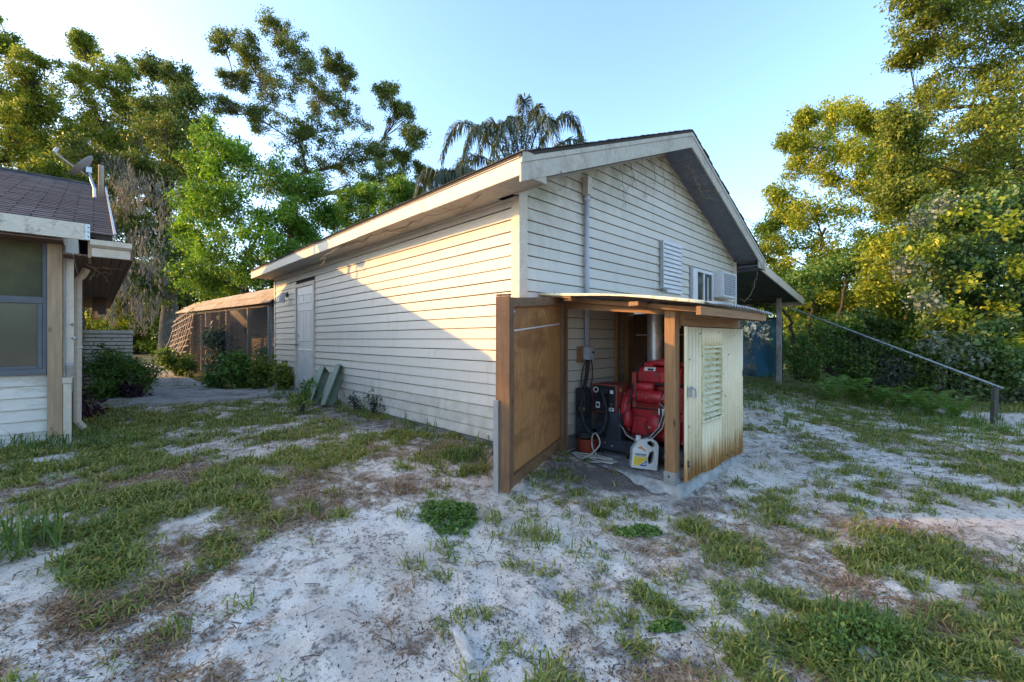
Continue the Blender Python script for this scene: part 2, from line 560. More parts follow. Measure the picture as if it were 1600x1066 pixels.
M['skid'] = mk("skid_paint", (0.045, 0.052, 0.066), (0.026, 0.030, 0.040), 0.55, 7.0, dirt=(0.11, 0.10, 0.09), dirt_scale=6.0, dirt_lo=0.55, dirt_hi=0.8)
M['label_white'] = mk("sticker_white", (0.68, 0.68, 0.66), (0.58, 0.57, 0.54), 0.5, 20.0)
M['label_yellow'] = mk("sticker_yellow", (0.72, 0.55, 0.03), (0.62, 0.45, 0.03), 0.5, 20.0)
M['label_orange'] = mk("sticker_orange", (0.62, 0.22, 0.05), (0.55, 0.30, 0.16), 0.5, 20.0)
M['label_blue'] = mk("sticker_blue", (0.025, 0.09, 0.36), (0.02, 0.06, 0.24), 0.5, 20.0)
M['label_dark'] = mk("sticker_ink", (0.02, 0.02, 0.035), None, 0.6, 20.0)
M['jug'] = mk("translucent_jug_plastic", (0.58, 0.59, 0.58), (0.47, 0.46, 0.42), 0.4, 6.0, dirt=(0.22, 0.18, 0.13), dirt_scale=6.0, dirt_lo=0.55, dirt_hi=0.8)
M['hose_white'] = mk("dirty_white_cord", (0.52, 0.49, 0.43), (0.32, 0.29, 0.23), 0.7, 14.0)
M['bucket'] = mk("red_bucket_plastic", (0.30, 0.045, 0.02), (0.22, 0.03, 0.015), 0.55, 8.0, dirt=(0.16, 0.06, 0.035), dirt_scale=6.0)
M['white'] = mk("white_paint", (0.66, 0.66, 0.65), (0.56, 0.55, 0.53), 0.5, 6.0, dirt=(0.36, 0.33, 0.28), dirt_scale=5.0, dirt_lo=0.55, dirt_hi=0.8)
M['white_dirty'] = mk("dirty_white_siding", (0.66, 0.62, 0.54), (0.56, 0.51, 0.43), 0.6, 7.0, (1, 1, 6), dirt=(0.30, 0.24, 0.16), dirt_scale=2.6, dirt_lo=0.52, dirt_hi=0.8, dirt_stretch=(1.5, 1.5, 4), island=0.06)
M['post_wood'] = wood_material("porch_post_wood", (0.40, 0.28, 0.165), (0.23, 0.15, 0.085), 2)
M['brown_soffit'] = mk("stained_soffit_boards", (0.155, 0.085, 0.055), (0.10, 0.052, 0.033), 0.75, 6.0, (1, 6, 1), dirt=(0.20, 0.14, 0.10), dirt_scale=3.0, dirt_lo=0.58, dirt_hi=0.8)
M['grey_frame'] = mk("grey_window_frame", (0.115, 0.125, 0.135), (0.085, 0.09, 0.10), 0.5, 6.0, dirt=(0.22, 0.21, 0.19), dirt_scale=6.0, dirt_lo=0.6, dirt_hi=0.8)
M['condenser'] = mk("beige_metal", (0.56, 0.49, 0.385), (0.48, 0.41, 0.32), 0.55, 5.0, dirt=(0.20, 0.17, 0.13), dirt_scale=3.0, dirt_lo=0.55, dirt_hi=0.8)
M['green_plastic'] = mk("faded_green_plastic", (0.25, 0.30, 0.22), (0.17, 0.215, 0.155), 0.5, 5.0, dirt=(0.24, 0.25, 0.20), dirt_scale=4.0, dirt_lo=0.5, dirt_hi=0.75)
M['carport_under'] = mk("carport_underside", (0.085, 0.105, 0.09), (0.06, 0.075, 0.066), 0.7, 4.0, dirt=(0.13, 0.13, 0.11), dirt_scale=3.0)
M['carport_post'] = mk("carport_post_paint", (0.40, 0.38, 0.34), (0.26, 0.22, 0.17), 0.75, 7.0, (3, 3, 1), dirt=(0.16, 0.085, 0.04), dirt_scale=2.0, dirt_lo=0.48, dirt_hi=0.66)
M['rail'] = mk("galvanized_rail", (0.30, 0.34, 0.35), (0.17, 0.20, 0.21), 0.45, 14.0, metal=0.5)
M['dark_steel'] = mk("dark_green_steel", (0.03, 0.055, 0.055), (0.02, 0.035, 0.036), 0.55, 12.0)
M['old_post'] = wood_material("mossy_fence_post", (0.075, 0.075, 0.055), (0.03, 0.03, 0.022), 2)
M['lattice'] = wood_material("lattice_slats", (0.29, 0.235, 0.185), (0.15, 0.115, 0.085), 2, knots=False, rough=0.9)
M['pen_roof'] = mk("pen_roof_sheet", (0.42, 0.34, 0.25), (0.27, 0.20, 0.13), 0.75, 5.0, (1, 1, 1), dirt=(0.17, 0.10, 0.05), dirt_scale=3.5, dirt_lo=0.5, dirt_hi=0.7)
M['pen_wood'] = wood_material("pen_boards", (0.115, 0.085, 0.06), (0.05, 0.036, 0.025), 2)
M['wire'] = mk("wire_mesh_steel", (0.16, 0.15, 0.14), (0.10, 0.09, 0.08), 0.6, 20.0, metal=0.3)
M['dish'] = mk("dish_grey", (0.30, 0.27, 0.25), (0.23, 0.20, 0.18), 0.55, 6.0)
M['vine'] = mk("dry_vine", (0.33, 0.26, 0.18), (0.20, 0.15, 0.10), 0.9, 30.0)
M['bark'] = mk("oak_bark", (0.15, 0.13, 0.105), (0.075, 0.063, 0.05), 0.95, 9.0, (2, 2, 0.5), dirt=(0.25, 0.24, 0.20), dirt_scale=2.0, dirt_lo=0.55, dirt_hi=0.75, bump=0.02)
M['bark_dark'] = mk("dark_bark", (0.085, 0.07, 0.055), (0.04, 0.033, 0.027), 0.95, 10.0, (2, 2, 0.5), bump=0.015)
M['dead_wood'] = mk("bleached_wood", (0.58, 0.54, 0.48), (0.34, 0.29, 0.24), 0.85, 8.0, (9, 1.2, 3), bump=0.004, local=True)

def glass_material(name, col, rough=0.08):
    m, nt, nd, lk, b = _new(name)
    f = _noise(nt, _pos(nt), 2.0, 4)
    lk.new(_ramp(nt, f, [(0.3, tuple(c * 0.75 for c in col)), (0.7, col)]), b.inputs["Base Color"])
    b.inputs["Roughness"].default_value = rough
    b.inputs["Specular IOR Level"].default_value = 0.55
    return m
M['glass_dark'] = glass_material("dark_window_glass", (0.030, 0.038, 0.042))
M['pane_dusty'] = glass_material("dusty_lower_pane", (0.075, 0.078, 0.055), 0.12)
M['screen'] = mk("porch_screen", (0.085, 0.082, 0.035), (0.055, 0.054, 0.028), 0.6, 2.6, (1, 1, 0.8), dirt=(0.13, 0.115, 0.035), dirt_scale=1.5, dirt_lo=0.45, dirt_hi=0.7, spec=0.25)

# ================================================================ the long building
LAP = 0.1143
WALL_Z0, EAVE_Z = 0.32, 2.70
LX, LY = 5.82, 7.64            # gable width, wall length
APEX_X, SLOPE = 2.91, 0.398
def roof_top(x):
    return 4.18 - SLOPE * abs(x - APEX_X)
def roof_under(x):
    return roof_top(x) - 0.20

bld = thing("outbuilding", (0, 0, 0.2), "long low outbuilding with cream vinyl lap siding, a white door and a shingled gable roof", "building")

# core walls behind the boards
core = MB()
core.prism([(0.02, 0.02, 0.15), (LX - 0.02, 0.02, 0.15), (LX - 0.02, 0.02, roof_under(LX)), (APEX_X, 0.02, roof_under(APEX_X)), (0.02, 0.02, roof_under(0))], (0, LY - 0.04, 0))
core.build("wall", M['felt'], bld)
fd = MB()
fd.box(-0.012, 0.018, 0.0, LY, -0.05, WALL_Z0 - 0.004)
fd.box(0.0, LX, -0.012, 0.018, -0.15, WALL_Z0 - 0.004)
fd.build("foundation", M['foundation'], bld)

def lap_profile(p, out, z0, z1):
    """Five corners of one lap board standing proud of the wall, butt edge down."""
    p, out = Vector(p), Vector(out)
    return [p + Vector((0, 0, z0 + 0.0065)), p + out * 0.017 + Vector((0, 0, z0 + 0.0075)), p + out * 0.017 + Vector((0, 0, z0 + 0.017)),
            p + out * 0.004 + Vector((0, 0, z1)), p + Vector((0, 0, z1))]

def lap_board(a, b, out, z0, z1, parent, top_a=None, top_b=None, mat=None):
    """One board from a to b (x,y); the ends may lean in towards the top (top_a, top_b)."""
    a, b = Vector((a[0], a[1], 0)), Vector((b[0], b[1], 0))
    ta = Vector((top_a[0], top_a[1], 0)) if top_a else a
    tb = Vector((top_b[0], top_b[1], 0)) if top_b else b
    m = MB()
    pa, pb = lap_profile(a, out, z0, z1), lap_profile(b, out, z0, z1)
    for k in (3, 4):
        pa[k] += ta - a
        pb[k] += tb - b
    m.add(pa + pb, [(0, 1, 2, 3, 4), (9, 8, 7, 6, 5)] + [(k, 5 + k, 5 + (k + 1) % 5, (k + 1) % 5) for k in range(5)])
    return m.build("siding_board", mat or M['siding'], parent)

DOOR_Y0, DOOR_Y1, DOOR_TOP = 5.20, 6.23, 2.42
rb = random.Random(3)
n = 0
z = WALL_Z0
while z < EAVE_Z - 0.02:
    z1 = min(z + LAP, EAVE_Z)
    spans = [(0.09, LY - 0.09)]
    if z < DOOR_TOP:
        spans = [(0.09, DOOR_Y0), (DOOR_Y1, LY - 0.09)]
    for (a, b) in spans:
        cuts = [a]
        if b - a > 3:
            first = [2.1, 3.55, 1.35, 2.85, 4.2][n % 5] + rb.uniform(-.1, .1)
            if a < first < b - .4: cuts.append(first)
            if z > DOOR_TOP: cuts.append(5.9 + rb.uniform(-.3, .3))
        cuts.append(b)
        for i in range(len(cuts) - 1):
            w = rb.uniform(-.0022, .0022)
            lap_board((0, cuts[i] + (0.0025 if i else 0)), (0, cuts[i + 1] - (0.0025 if i < len(cuts) - 2 else 0)), (-1, 0, 0), z + w, z1, bld)
    z += LAP
    n += 1

def rake_x(zz, side):
    """x on the gable where the underside of the roof stands zz high."""
    d = (4.18 - 0.20 - zz) / SLOPE
    return APEX_X - d if side < 0 else APEX_X + d
z, n = WALL_Z0, 0
while z < roof_under(APEX_X) - 0.03:
    z1 = min(z + LAP, roof_under(APEX_X) - 0.005)
    xl, xr = max(0.09, rake_x(z, -1)), min(LX - 0.09, rake_x(z, 1))
    tl, tr = max(0.09, rake_x(z1, -1)), min(LX - 0.09, rake_x(z1, 1))
    w = xr - xl
    cuts = [xl]
    if w > 1.6:
        c = xl + w * [0.42, 0.63, 0.30, 0.55, 0.71][n % 5]
        cuts.append(c)
    cuts.append(xr)
    for i in range(len(cuts) - 1):
        a, b = cuts[i], cuts[i + 1]
        lap_board((a + (.001 if i else 0), 0), (b, 0), (0, -1, 0), z + rb.uniform(-.001, .001), z1, bld, (tl if i == 0 else a + .001, 0), (tr if i == len(cuts) - 2 else b, 0))
    z += LAP
    n += 1

# corner boards
cb = MB()
cb.box(-0.024, 0.0, -0.0, 0.088, WALL_Z0 - 0.01, EAVE_Z)
cb.box(-0.024, 0.088, -0.024, -0.001, WALL_Z0 - 0.01, 2.80)
cb.build("corner_board", M['trim'], bld, bevel=0.003)
cb = MB().box(-0.022, 0.0, LY - 0.088, LY, WALL_Z0 - 0.01, EAVE_Z)
cb.build("corner_board", M['trim'], bld)
cb = MB().box(LX - 0.088, LX + 0.02, -0.024, -0.001, WALL_Z0 - 0.01, 2.80)
cb.build("corner_board", M['trim'], bld)

# roof: two shingled slopes with a ragged butt edge at the eave and rakes
OH, OE = 0.40, 0.384           # rake and eave overhang
Y0, Y1 = -OH, LY + 0.31
for s in (-1, 1):
    xe = APEX_X + s * (APEX_X + OE)
    m = MB()
    t = 0.035
    m.prism([(xe, Y0, roof_top(xe) - t), (APEX_X, Y0, roof_top(APEX_X) - t), (APEX_X, Y0, roof_top(APEX_X)), (xe, Y0, roof_top(xe))], (0, Y1 - Y0, 0))
    roof = m.build("roof", M['felt'], bld)
    # shingle courses: shallow steps running along the slope
    m = MB()
    nrow = 24
    for k in range(nrow):
        u0, u1 = k / nrow, (k + 1.25) / nrow
        u1 = min(u1, 1.0)
        xa, xb = xe + (APEX_X - xe) * u0, xe + (APEX_X - xe) * u1
        za, zb = roof_top(xa) + 0.010, roof_top(xb) + 0.004
        e = 0.005 * math.sin(k * 2.3) + 0.004 * math.sin(k * 5.1)
        m.prism([(xa - s * -0.012, Y0 - 0.018 - e, za - .007), (xa - s * -0.012, Y0 - 0.018 - e, za), (xb, Y0 - 0.018 - e, zb), (xb, Y0 - 0.018 - e, zb - .003)], (0, Y1 - Y0 + 0.036 + e, 0))
    m.build("shingle_course", M['shingle_dark'], roof, kind="stuff")

# eave: fascia in lengths, upper drip board, soffit panels
cuts = [Y0, 1.05, 2.62, 4.6, 6.3, Y1]
for i in range(len(cuts) - 1):
    d = 0.003 * (i % 2)
    MB().box(-OE - 0.012 - d, -OE + 0.012, cuts[i] + 0.002, cuts[i + 1] - 0.002, 2.685 + d, 2.822).build("fascia_board", M['trim'], bld, bevel=0.002)
cuts = [Y0, 2.1, 4.9, Y1]
for i in range(len(cuts) - 1):
    MB().box(-OE - 0.022, -OE + 0.012, cuts[i] + 0.001, cuts[i + 1] - 0.001, 2.826, roof_top(-OE) - 0.037).build("drip_board", M['trim'], bld, bevel=0.002)
y = Y0 + 0.024
while y < Y1 - 0.05:
    y2 = min(y + 0.298, Y1 - .004)
    m = MB().box(-OE + 0.014, -0.004 if y >= 0.0 else -0.09, y, y2 - 0.005, 2.700 + 0.002 * math.sin(y * 5), 2.708)
    m.build("soffit_panel", M['soffit'], bld)
    y += 0.298
MB().box(-0.03, -0.004, 0.0, LY, 2.672, 2.698).build("soffit_channel", M['trim'], bld)
# boxed eave return at the gable corner
MB().box(-OE + 0.013, -0.075, Y0 - 0.004, Y0 + 0.02, 2.688, 2.90).build("eave_return", M['gable_trim'], bld, bevel=0.002)
MB().box(-0.098, -0.075, Y0 + 0.021, -0.02, 2.688, 2.91).build("eave_return", M['gable_trim'], bld)

# rake boards and soffits
for s in (-1, 1):
    xe = APEX_X + s * (APEX_X + OE + 0.01)
    def pl(x, z):
        return (x, Y0, z)
    m = MB()
    m.prism([(xe, Y0 + 0.012, roof_top(xe) - 0.082), (APEX_X, Y0 + 0.012, roof_top(APEX_X) - 0.082), (APEX_X, Y0 + 0.012, roof_top(APEX_X) - 0.036), (xe, Y0 + 0.012, roof_top(xe) - 0.036)], (0, -0.030, 0))
    m.build("rake_moulding", M['gable_trim'], bld)
    m = MB()
    x0 = xe + (-s) * 0.0
    m.prism([(x0, Y0 + 0.010, roof_top(x0) - 0.235), (APEX_X, Y0 + 0.010, roof_top(APEX_X) - 0.235), (APEX_X, Y0 + 0.010, roof_top(APEX_X) - 0.085), (x0, Y0 + 0.010, roof_top(x0) - 0.085)], (0, -0.020, 0))
    m.build("rake_board", M['gable_trim'], bld)
    # soffit of narrow grooved boards
    nb = 44
    m = MB()
    for k in range(nb):
        u0, u1 = k / nb, (k + 0.93) / nb
        xa, xb = xe + (APEX_X - xe) * u0, xe + (APEX_X - xe) * u1
        za, zb = roof_top(xa) - 0.205, roof_top(xb) - 0.205
        if s < 0 and xa < -0.07: continue
        m.prism([(xa, Y0 + 0.014, za), (xb, Y0 + 0.014, zb), (xb, Y0 + 0.014, zb + .012), (xa, Y0 + 0.014, za + .012)], (0, OH - 0.016, 0))
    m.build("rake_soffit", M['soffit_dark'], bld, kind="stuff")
    # quarter trim where the siding meets the soffit
    xa = 0.09 if s < 0 else LX - 0.09
    m = MB().bar((xa, -0.021, roof_under(xa) - 0.014), (APEX_X, -0.021, roof_under(APEX_X) - 0.014), 0.03, 0.024)
    m.build("soffit_trim", M['gable_trim'] if s < 0 else M['soffit_dark'], bld)
# closed eave box at the far gable corner
MB().box(LX + 0.02, LX + OE, Y0 - 0.003, Y0 + 0.016, 2.66, 2.86).build("eave_return", M['gable_trim'], bld)
MB().box(LX + OE - 0.01, LX + OE + 0.012, Y0, LY, 2.67, 2.83).build("fascia_board", M['gable_trim'], bld)
MB().box(LX, LX + OE - 0.012, Y0 + 0.02, LY, 2.70, 2.712).build("soffit_panel", M['soffit_dark'], bld)

# white six-panel door in the long wall
dr = MB()
dr.box(-0.012, 0.016, 5.275, 6.155, 0.325, 2.345)
door = dr.build("door", M['door_paint'], bld)
fr = MB()
fr.box(-0.036, 0.0, DOOR_Y0, 5.268, WALL_Z0, DOOR_TOP)
fr.box(-0.036, 0.0, 6.162, DOOR_Y1, WALL_Z0, DOOR_TOP)
fr.box(-0.036, 0.0, 5.268, 6.162, 2.352, DOOR_TOP)
fr.build("door_frame", M['trim'], door, bevel=0.003)
ym = (5.275 + 6.155) / 2
for (z0, z1) in ((2.02, 2.22), (1.30, 1.92), (0.52, 1.16)):
    for (y0, y1) in ((5.375, ym - .05), (ym + .05, 6.055)):
        m = MB()
        w = 0.022
        o = -0.0125
        # raised field with a sloped moulding round it
        m.add([(o, y0, z0), (o, y1, z0), (o, y1, z1), (o, y0, z1),
               (o - .009, y0 + w, z0 + w), (o - .009, y1 - w, z0 + w), (o - .009, y1 - w, z1 - w), (o - .009, y0 + w, z1 - w),
               (o - .002, y0 + w * 1.7, z0 + w * 1.7), (o - .002, y1 - w * 1.7, z0 + w * 1.7), (o - .002, y1 - w * 1.7, z1 - w * 1.7), (o - .002, y0 + w * 1.7, z1 - w * 1.7)],
              [(0, 1, 5, 4), (1, 2, 6, 5), (2, 3, 7, 6), (3, 0, 4, 7), (4, 5, 9, 8), (5, 6, 10, 9), (6, 7, 11, 10), (7, 4, 8, 11), (8, 9, 10, 11)])
        m.build("door_panel", M['door_paint'], door)
MB().lathe((-0.012, 6.085, 1.25), [(0.028, 0), (0.028, .008), (0.012, .012), (0.012, .035), (0.026, .042), (0.029, .058), (0.018, .07), (0.001, .072)], 14, (-1, 0, 0)).build("knob", M['galv'], door, smooth=True)
MB().lathe((-0.012, 6.085, 1.42), [(0.03, 0), (0.03, .012), (0.018, .018), (0.001, .019)], 14, (-1, 0, 0)).build("deadbolt", M['galv'], door)
MB().box(-0.06, 0.0, DOOR_Y0, DOOR_Y1, 0.285, 0.318).build("threshold", M['galv'], door)

# wall lamp beside the door
lp = MB().lathe((-0.02, 6.74, 2.27), [(0.055, 0), (0.055, .02), (0.02, .03)], 14, (-1, 0, 0))
lp.tube([(-0.04, 6.74, 2.27), (-0.09, 6.74, 2.30), (-0.12, 6.74, 2.27)], 0.009, 6)
lamp = lp.build("wall_lamp", M['dark_steel'], bld)
MB().lathe((-0.12, 6.74, 2.10), [(0.05, 0), (0.062, .02), (0.055, .10), (0.05, .15), (0.03, .17), (0.01, .185)], 12).build("lamp_glass", M['white'], lamp, smooth=True)

# cable sleeve, conduit and switch box on the gable wall
MB().box(0.965, 1.045, -0.095, -0.018, 2.93, 3.13).build("conduit_head", M['trim'], bld, bevel=0.004)
cg = MB().tube([(1.005, -0.052, 2.93), (1.005, -0.052, 1.27)], 0.027, 14)
cg.lathe((1.005, -0.052, 2.87), [(0.036, 0), (0.036, .05)], 14)
cg.build("conduit", M['pvc'], bld, smooth=True)
sw = MB().box(0.945, 1.055, -0.12, -0.022, 1.125, 1.265)
swb = sw.build("switch_box", M['box_grey'], bld, bevel=0.006)
MB().box(0.96, 1.04, -0.128, -0.121, 1.14, 1.25).build("cover", M['box_grey'], swb, bevel=0.003)
MB().lathe((1.01, -0.128, 1.205), [(0.012, 0), (0.012, .012), (0.004, .014)], 10, (0, -1, 0)).build("switch", M['black'], swb)
MB().box(0.86, 0.944, -0.05, -0.02, 1.10, 1.27).build("backing_board", M['lumber_z'], bld)

# slotted steel strut, wall patch and bracket on the gable
st = MB()
st.box(2.76, 2.775, -0.075, -0.02, 2.05, 2.72)
st.box(2.775, 2.815, -0.028, -0.02, 2.05, 2.72)
st.build("steel_strut", M['galv'], bld)
for k in range(9):
    MB().box(2.785, 2.805, -0.031, -0.0285, 2.12 + k * .065, 2.15 + k * .065).build("slot", M['black'], bld) if k % 2 == 0 else None
b2 = MB().bar((2.60, -0.09, 2.055), (3.0, -0.05, 2.075), 0.03, 0.012)
b2.bar((2.78, -0.03, 2.05), (2.76, -0.12, 2.01), 0.03, 0.02)
b2.build("steel_bracket", M['galv'], bld)
pz = 2.01
while pz < 2.70:
    lap_board((2.83, -0.024), (3.44, -0.024), (0, -1, 0), pz, pz + 0.058, bld, mat=M['white'])
    pz += 0.062

# sliding window with two dark panes
WX0, WX1, WZ0, WZ1 = 3.80, 4.62, 1.84, 2.47
wf = MB()
wf.box(WX0, WX0 + .17, -0.055, -0.02, WZ0, WZ1)
wf.box(WX1 - .05, WX1, -0.055, -0.02, WZ0, WZ1)
wf.box(WX0 + .17, WX1 - .05, -0.055, -0.02, WZ1 - .05, WZ1)
wf.box(WX0 + .17, WX1 - .05, -0.055, -0.02, WZ0, WZ0 + .05)
wf.box(4.22, 4.26, -0.05, -0.02, WZ0 + .05, WZ1 - .05)
win = wf.build("window", M['white'], bld, bevel=0.003)
MB().box(WX0 + .17, 4.22, -0.031, -0.021, WZ0 + .05, WZ1 - .05).build("pane", M['glass_dark'], win)
MB().box(4.26, WX1 - .05, -0.036, -0.021, WZ0 + .05, WZ1 - .05).build("pane", M['glass_dark'], win)
MB().box(4.40, 4.44, -0.0385, -0.0365, WZ0 + .07, WZ1 - .10).build("blind_edge", M['condenser'], win)
MB().bar((WX0 - .03, -0.025, WZ0), (WX0 - .03, -0.025, WZ1 + .02), .05, .012, (0, 1, 0)).build("window_trim", M['grey_wood'], win)

# room air conditioner standing out of the wall
ac = thing("air_conditioner", (4.98, -0.1, 2.06), "white boxy room air conditioner sticking out of the gable wall beside the window", "air conditioner")
m = MB().box(4.66, 5.32, -0.175, -0.02, 2.06, 2.50)
m.build("case", M['white'], ac, bevel=0.008)
fg = MB()
fg.box(4.672, 5.308, -0.192, -0.177, 2.07, 2.095)
fg.box(4.672, 5.308, -0.192, -0.177, 2.465, 2.49)
fg.box(4.672, 4.70, -0.192, -0.177, 2.095, 2.465)
fg.box(5.28, 5.308, -0.192, -0.177, 2.095, 2.465)
fg.build("bezel", M['white'], ac)
MB().box(4.70, 5.28, -0.1785, -0.1765, 2.095, 2.465).build("coil", M['black'], ac)
for k in range(9):
    zz = 2.105 + k * 0.04
    MB().bar((4.70, -0.186, zz + .012), (5.28, -0.186, zz + .012), 0.012, 0.022, (0, -.3, 1)).build("slat", M['box_grey'], ac)
for k in range(9):
    MB().box(4.73 + k * .062, 4.738 + k * .062, -0.1945, -0.1905, 2.096, 2.464).build("grille_bar", M['white'], ac)

# lean-to carport roof on the far side
cp = thing("carport", (8.0, 1.0, 0.25), "low lean-to carport roof with a dark underside on a rust-stained post", "carport")
XE, XC = 6.22, 9.75
zt0, zt1 = 2.86, 2.36
m = MB().prism([(XE, -0.28, zt0 - .06), (XC, -0.28, zt1 - .06), (XC, -0.28, zt1), (XE, -0.28, zt0)], (0, 7.8, 0))
m.build("roof", M['shingle_dark'], cp)
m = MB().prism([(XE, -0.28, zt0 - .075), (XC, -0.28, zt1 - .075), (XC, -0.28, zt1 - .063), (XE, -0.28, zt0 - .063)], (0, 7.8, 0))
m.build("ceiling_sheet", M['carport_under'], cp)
m = MB().prism([(XE - .05, -0.283, zt0 - .16), (XC + .03, -0.283, zt1 - .16), (XC + .03, -0.283, zt1 + .005), (XE - .05, -0.283, zt0 + .005)], (0, -0.03, 0))
m.build("fascia_board", M['trim'], cp)
MB().box(XC, XC + .03, -0.28, 7.5, zt1 - .17, zt1).build("fascia_board", M['trim'], cp)
MB().box(9.02, 9.14, 0.0, 7.4, zt1 - .02, zt1 + .02).build("beam", M['pen_wood'], cp)
for py_ in (0.06, 3.7, 7.3):
    MB().box(9.03, 9.13, py_ - .05, py_ + .05, 0.15, zt1 + .02).build("post", M['carport_post'], cp, bevel=0.006)

# ================================================================ generator enclosure built onto the gable
SX0, SX1, SY = 0.57, 1.98, -1.28      # open side, far side, outer face
SLAB = 0.155
shed = thing("generator_enclosure", (1.25, -0.65, 0.1), "timber and corrugated tin generator enclosure with a sagging roof and its plywood door wide open", "enclosure")

def rough_slab():
    m = MB()
    rr = random.Random(5)
    pts = []
    x0, x1, y0, y1 = SX0 - 0.05, SX1 + 0.02, SY - 0.02, -0.02
    def edge(a, b, n):
        for k in range(n):
            u = k / n
            yield (a[0] + (b[0] - a[0]) * u, a[1] + (b[1] - a[1]) * u)
    ring = list(edge((x0, y0), (x1, y0), 14)) + list(edge((x1, y0), (x1, y1), 10)) + list(edge((x1, y1), (x0, y1), 8)) + list(edge((x0, y1), (x0, y0), 16))
    n = len(ring)
    vs = []
    for (px, py) in ring:
        j = rr.uniform(-.012, .012)
        out = 0.035 + rr.uniform(-.015, .03)
        cx, cy = (x0 + x1) / 2, (y0 + y1) / 2
        d = Vector((px - cx, py - cy, 0)).normalized()
        vs.append((px + d.x * out, py + d.y * out, -0.12))
        vs.append((px + d.x * out * .7 + j, py + d.y * out * .7 + j, 0.08 + rr.uniform(-.02, .02)))
        vs.append((px + j * .6, py + j * .6, SLAB - 0.022 + rr.uniform(-.012, .008)))
        vs.append((px - d.x * .03 + j * .4, py - d.y * .03 + j * .4, SLAB))
    fs = []
    for k in range(n):
        k2 = (k + 1) % n
        for r in range(3):
            fs.append((k * 4 + r, k2 * 4 + r, k2 * 4 + r + 1, k * 4 + r + 1))
    fs.append(tuple(k * 4 + 3 for k in range(n)))
    m.add(vs, fs)
    return m
rough_slab().build("slab", M['concrete'], shed)

# posts and framing
pm = MB().box(SX0 - 0.045, SX0 + 0.045, SY + 0.012, SY + 0.102, SLAB + 0.012, 1.60)
post = pm.build("post", M['lumber_z'], shed, bevel=0.004)
br = MB()
br.box(SX0 - .049, SX0 + .049, SY + .008, SY + .1055, SLAB + .001, SLAB + 0.10)
brk = br.build("post_anchor", M['galv'], post)
MB().lathe((SX0 - .0492, SY + .06, SLAB + .06), [(0.008, 0), (0.008, .005)], 8, (-1, 0, 0)).build("bolt", M['black'], post)
MB().box(SX0 - 0.02, SX0 + 0.07, -0.075, -0.022, 0.18, 1.80).build("post", M['lumber_z'], shed, bevel=0.003)
MB().box(1.60, 1.69, -0.062, -0.024, SLAB, 1.78).build("stud", M['lumber_z'], shed, bevel=0.003)
MB().box(1.80, 1.945, -0.092, -0.024, SLAB, 1.78).build("stud", M['lumber_z'], shed, bevel=0.003)
# top plate over the opening, sloping with the roof
def rz(y):                        # underside of the roof sheets
    return 1.80 + 0.126 * y
MB().prism([(SX0 - .042, -0.03, rz(-.03) - .13), (SX0 - .042, SY + .10, rz(SY + .10) - .095), (SX0 - .042, SY + .10, rz(SY + .10) - .012), (SX0 - .042, -0.03, rz(-.03) - .028)], (0.04, 0, 0)).build("header", M['lumber_y'], shed)
MB().bar((SX0 - .09, -.10, rz(-.1) - .035), (SX0 - .09, SY - .22, rz(SY - .22) - .035), .035, .038).build("rafter", M['lumber_y'], shed)
MB().bar((1.25, -.05, rz(-.1) - .045), (1.25, SY - .2, rz(SY - .2) - .045), .038, .08).build("rafter", M['lumber_y'], shed)
MB().bar((SX1 - .05, -.05, rz(-.1) - .045), (SX1 - .05, SY - .25, rz(SY - .25) - .045), .038, .08).build("rafter", M['lumber_y'], shed)
for yy in (-.34, -1.02):
    MB().box(.30, SX0 - .11, yy - .045, yy + .045, rz(yy) - .048, rz(yy) - .012).build("nailing_block", M['lumber_x'], shed, bevel=.003)
MB().box(.32, 1.92, SY - .28, SY - .245, rz(SY - .26) - .075, rz(SY - .26) - .012).build("fascia_board", M['lumber_x'], shed)
MB().box(SX0 + .047, SX1 + .004, SY - .022, SY + .016, 1.46, 1.592).build("beam", M['lumber_x'], shed, bevel=.003)
MB().box(SX0 + .05, SX0 + .088, SY + .02, SY + .10, 1.44, 1.60).build("block", M['lumber_z'], shed)
MB().box(SX1 - .09, SX1 - .005, SY + .018, SY + .10, SLAB + .002, 1.62).build("post", M['lumber_z'], shed)
# far side: plywood with a white-daubed seam
MB().box(SX1 - .03, SX1 - .012, SY + .10, -.02, SLAB + .002, 1.66).build("side_panel", M['brown_ply'], shed)
MB().box(SX1 - .034, SX1 - .031, SY + .12, -.11, 1.395, 1.405).build("panel_seam", M['label_white'], shed)
MB().bar((SX1 - .02, SY + .1, 1.66), (SX1 - .02, -.1, 1.74), .03, .08).build("side_rail", M['lumber_y'], shed)

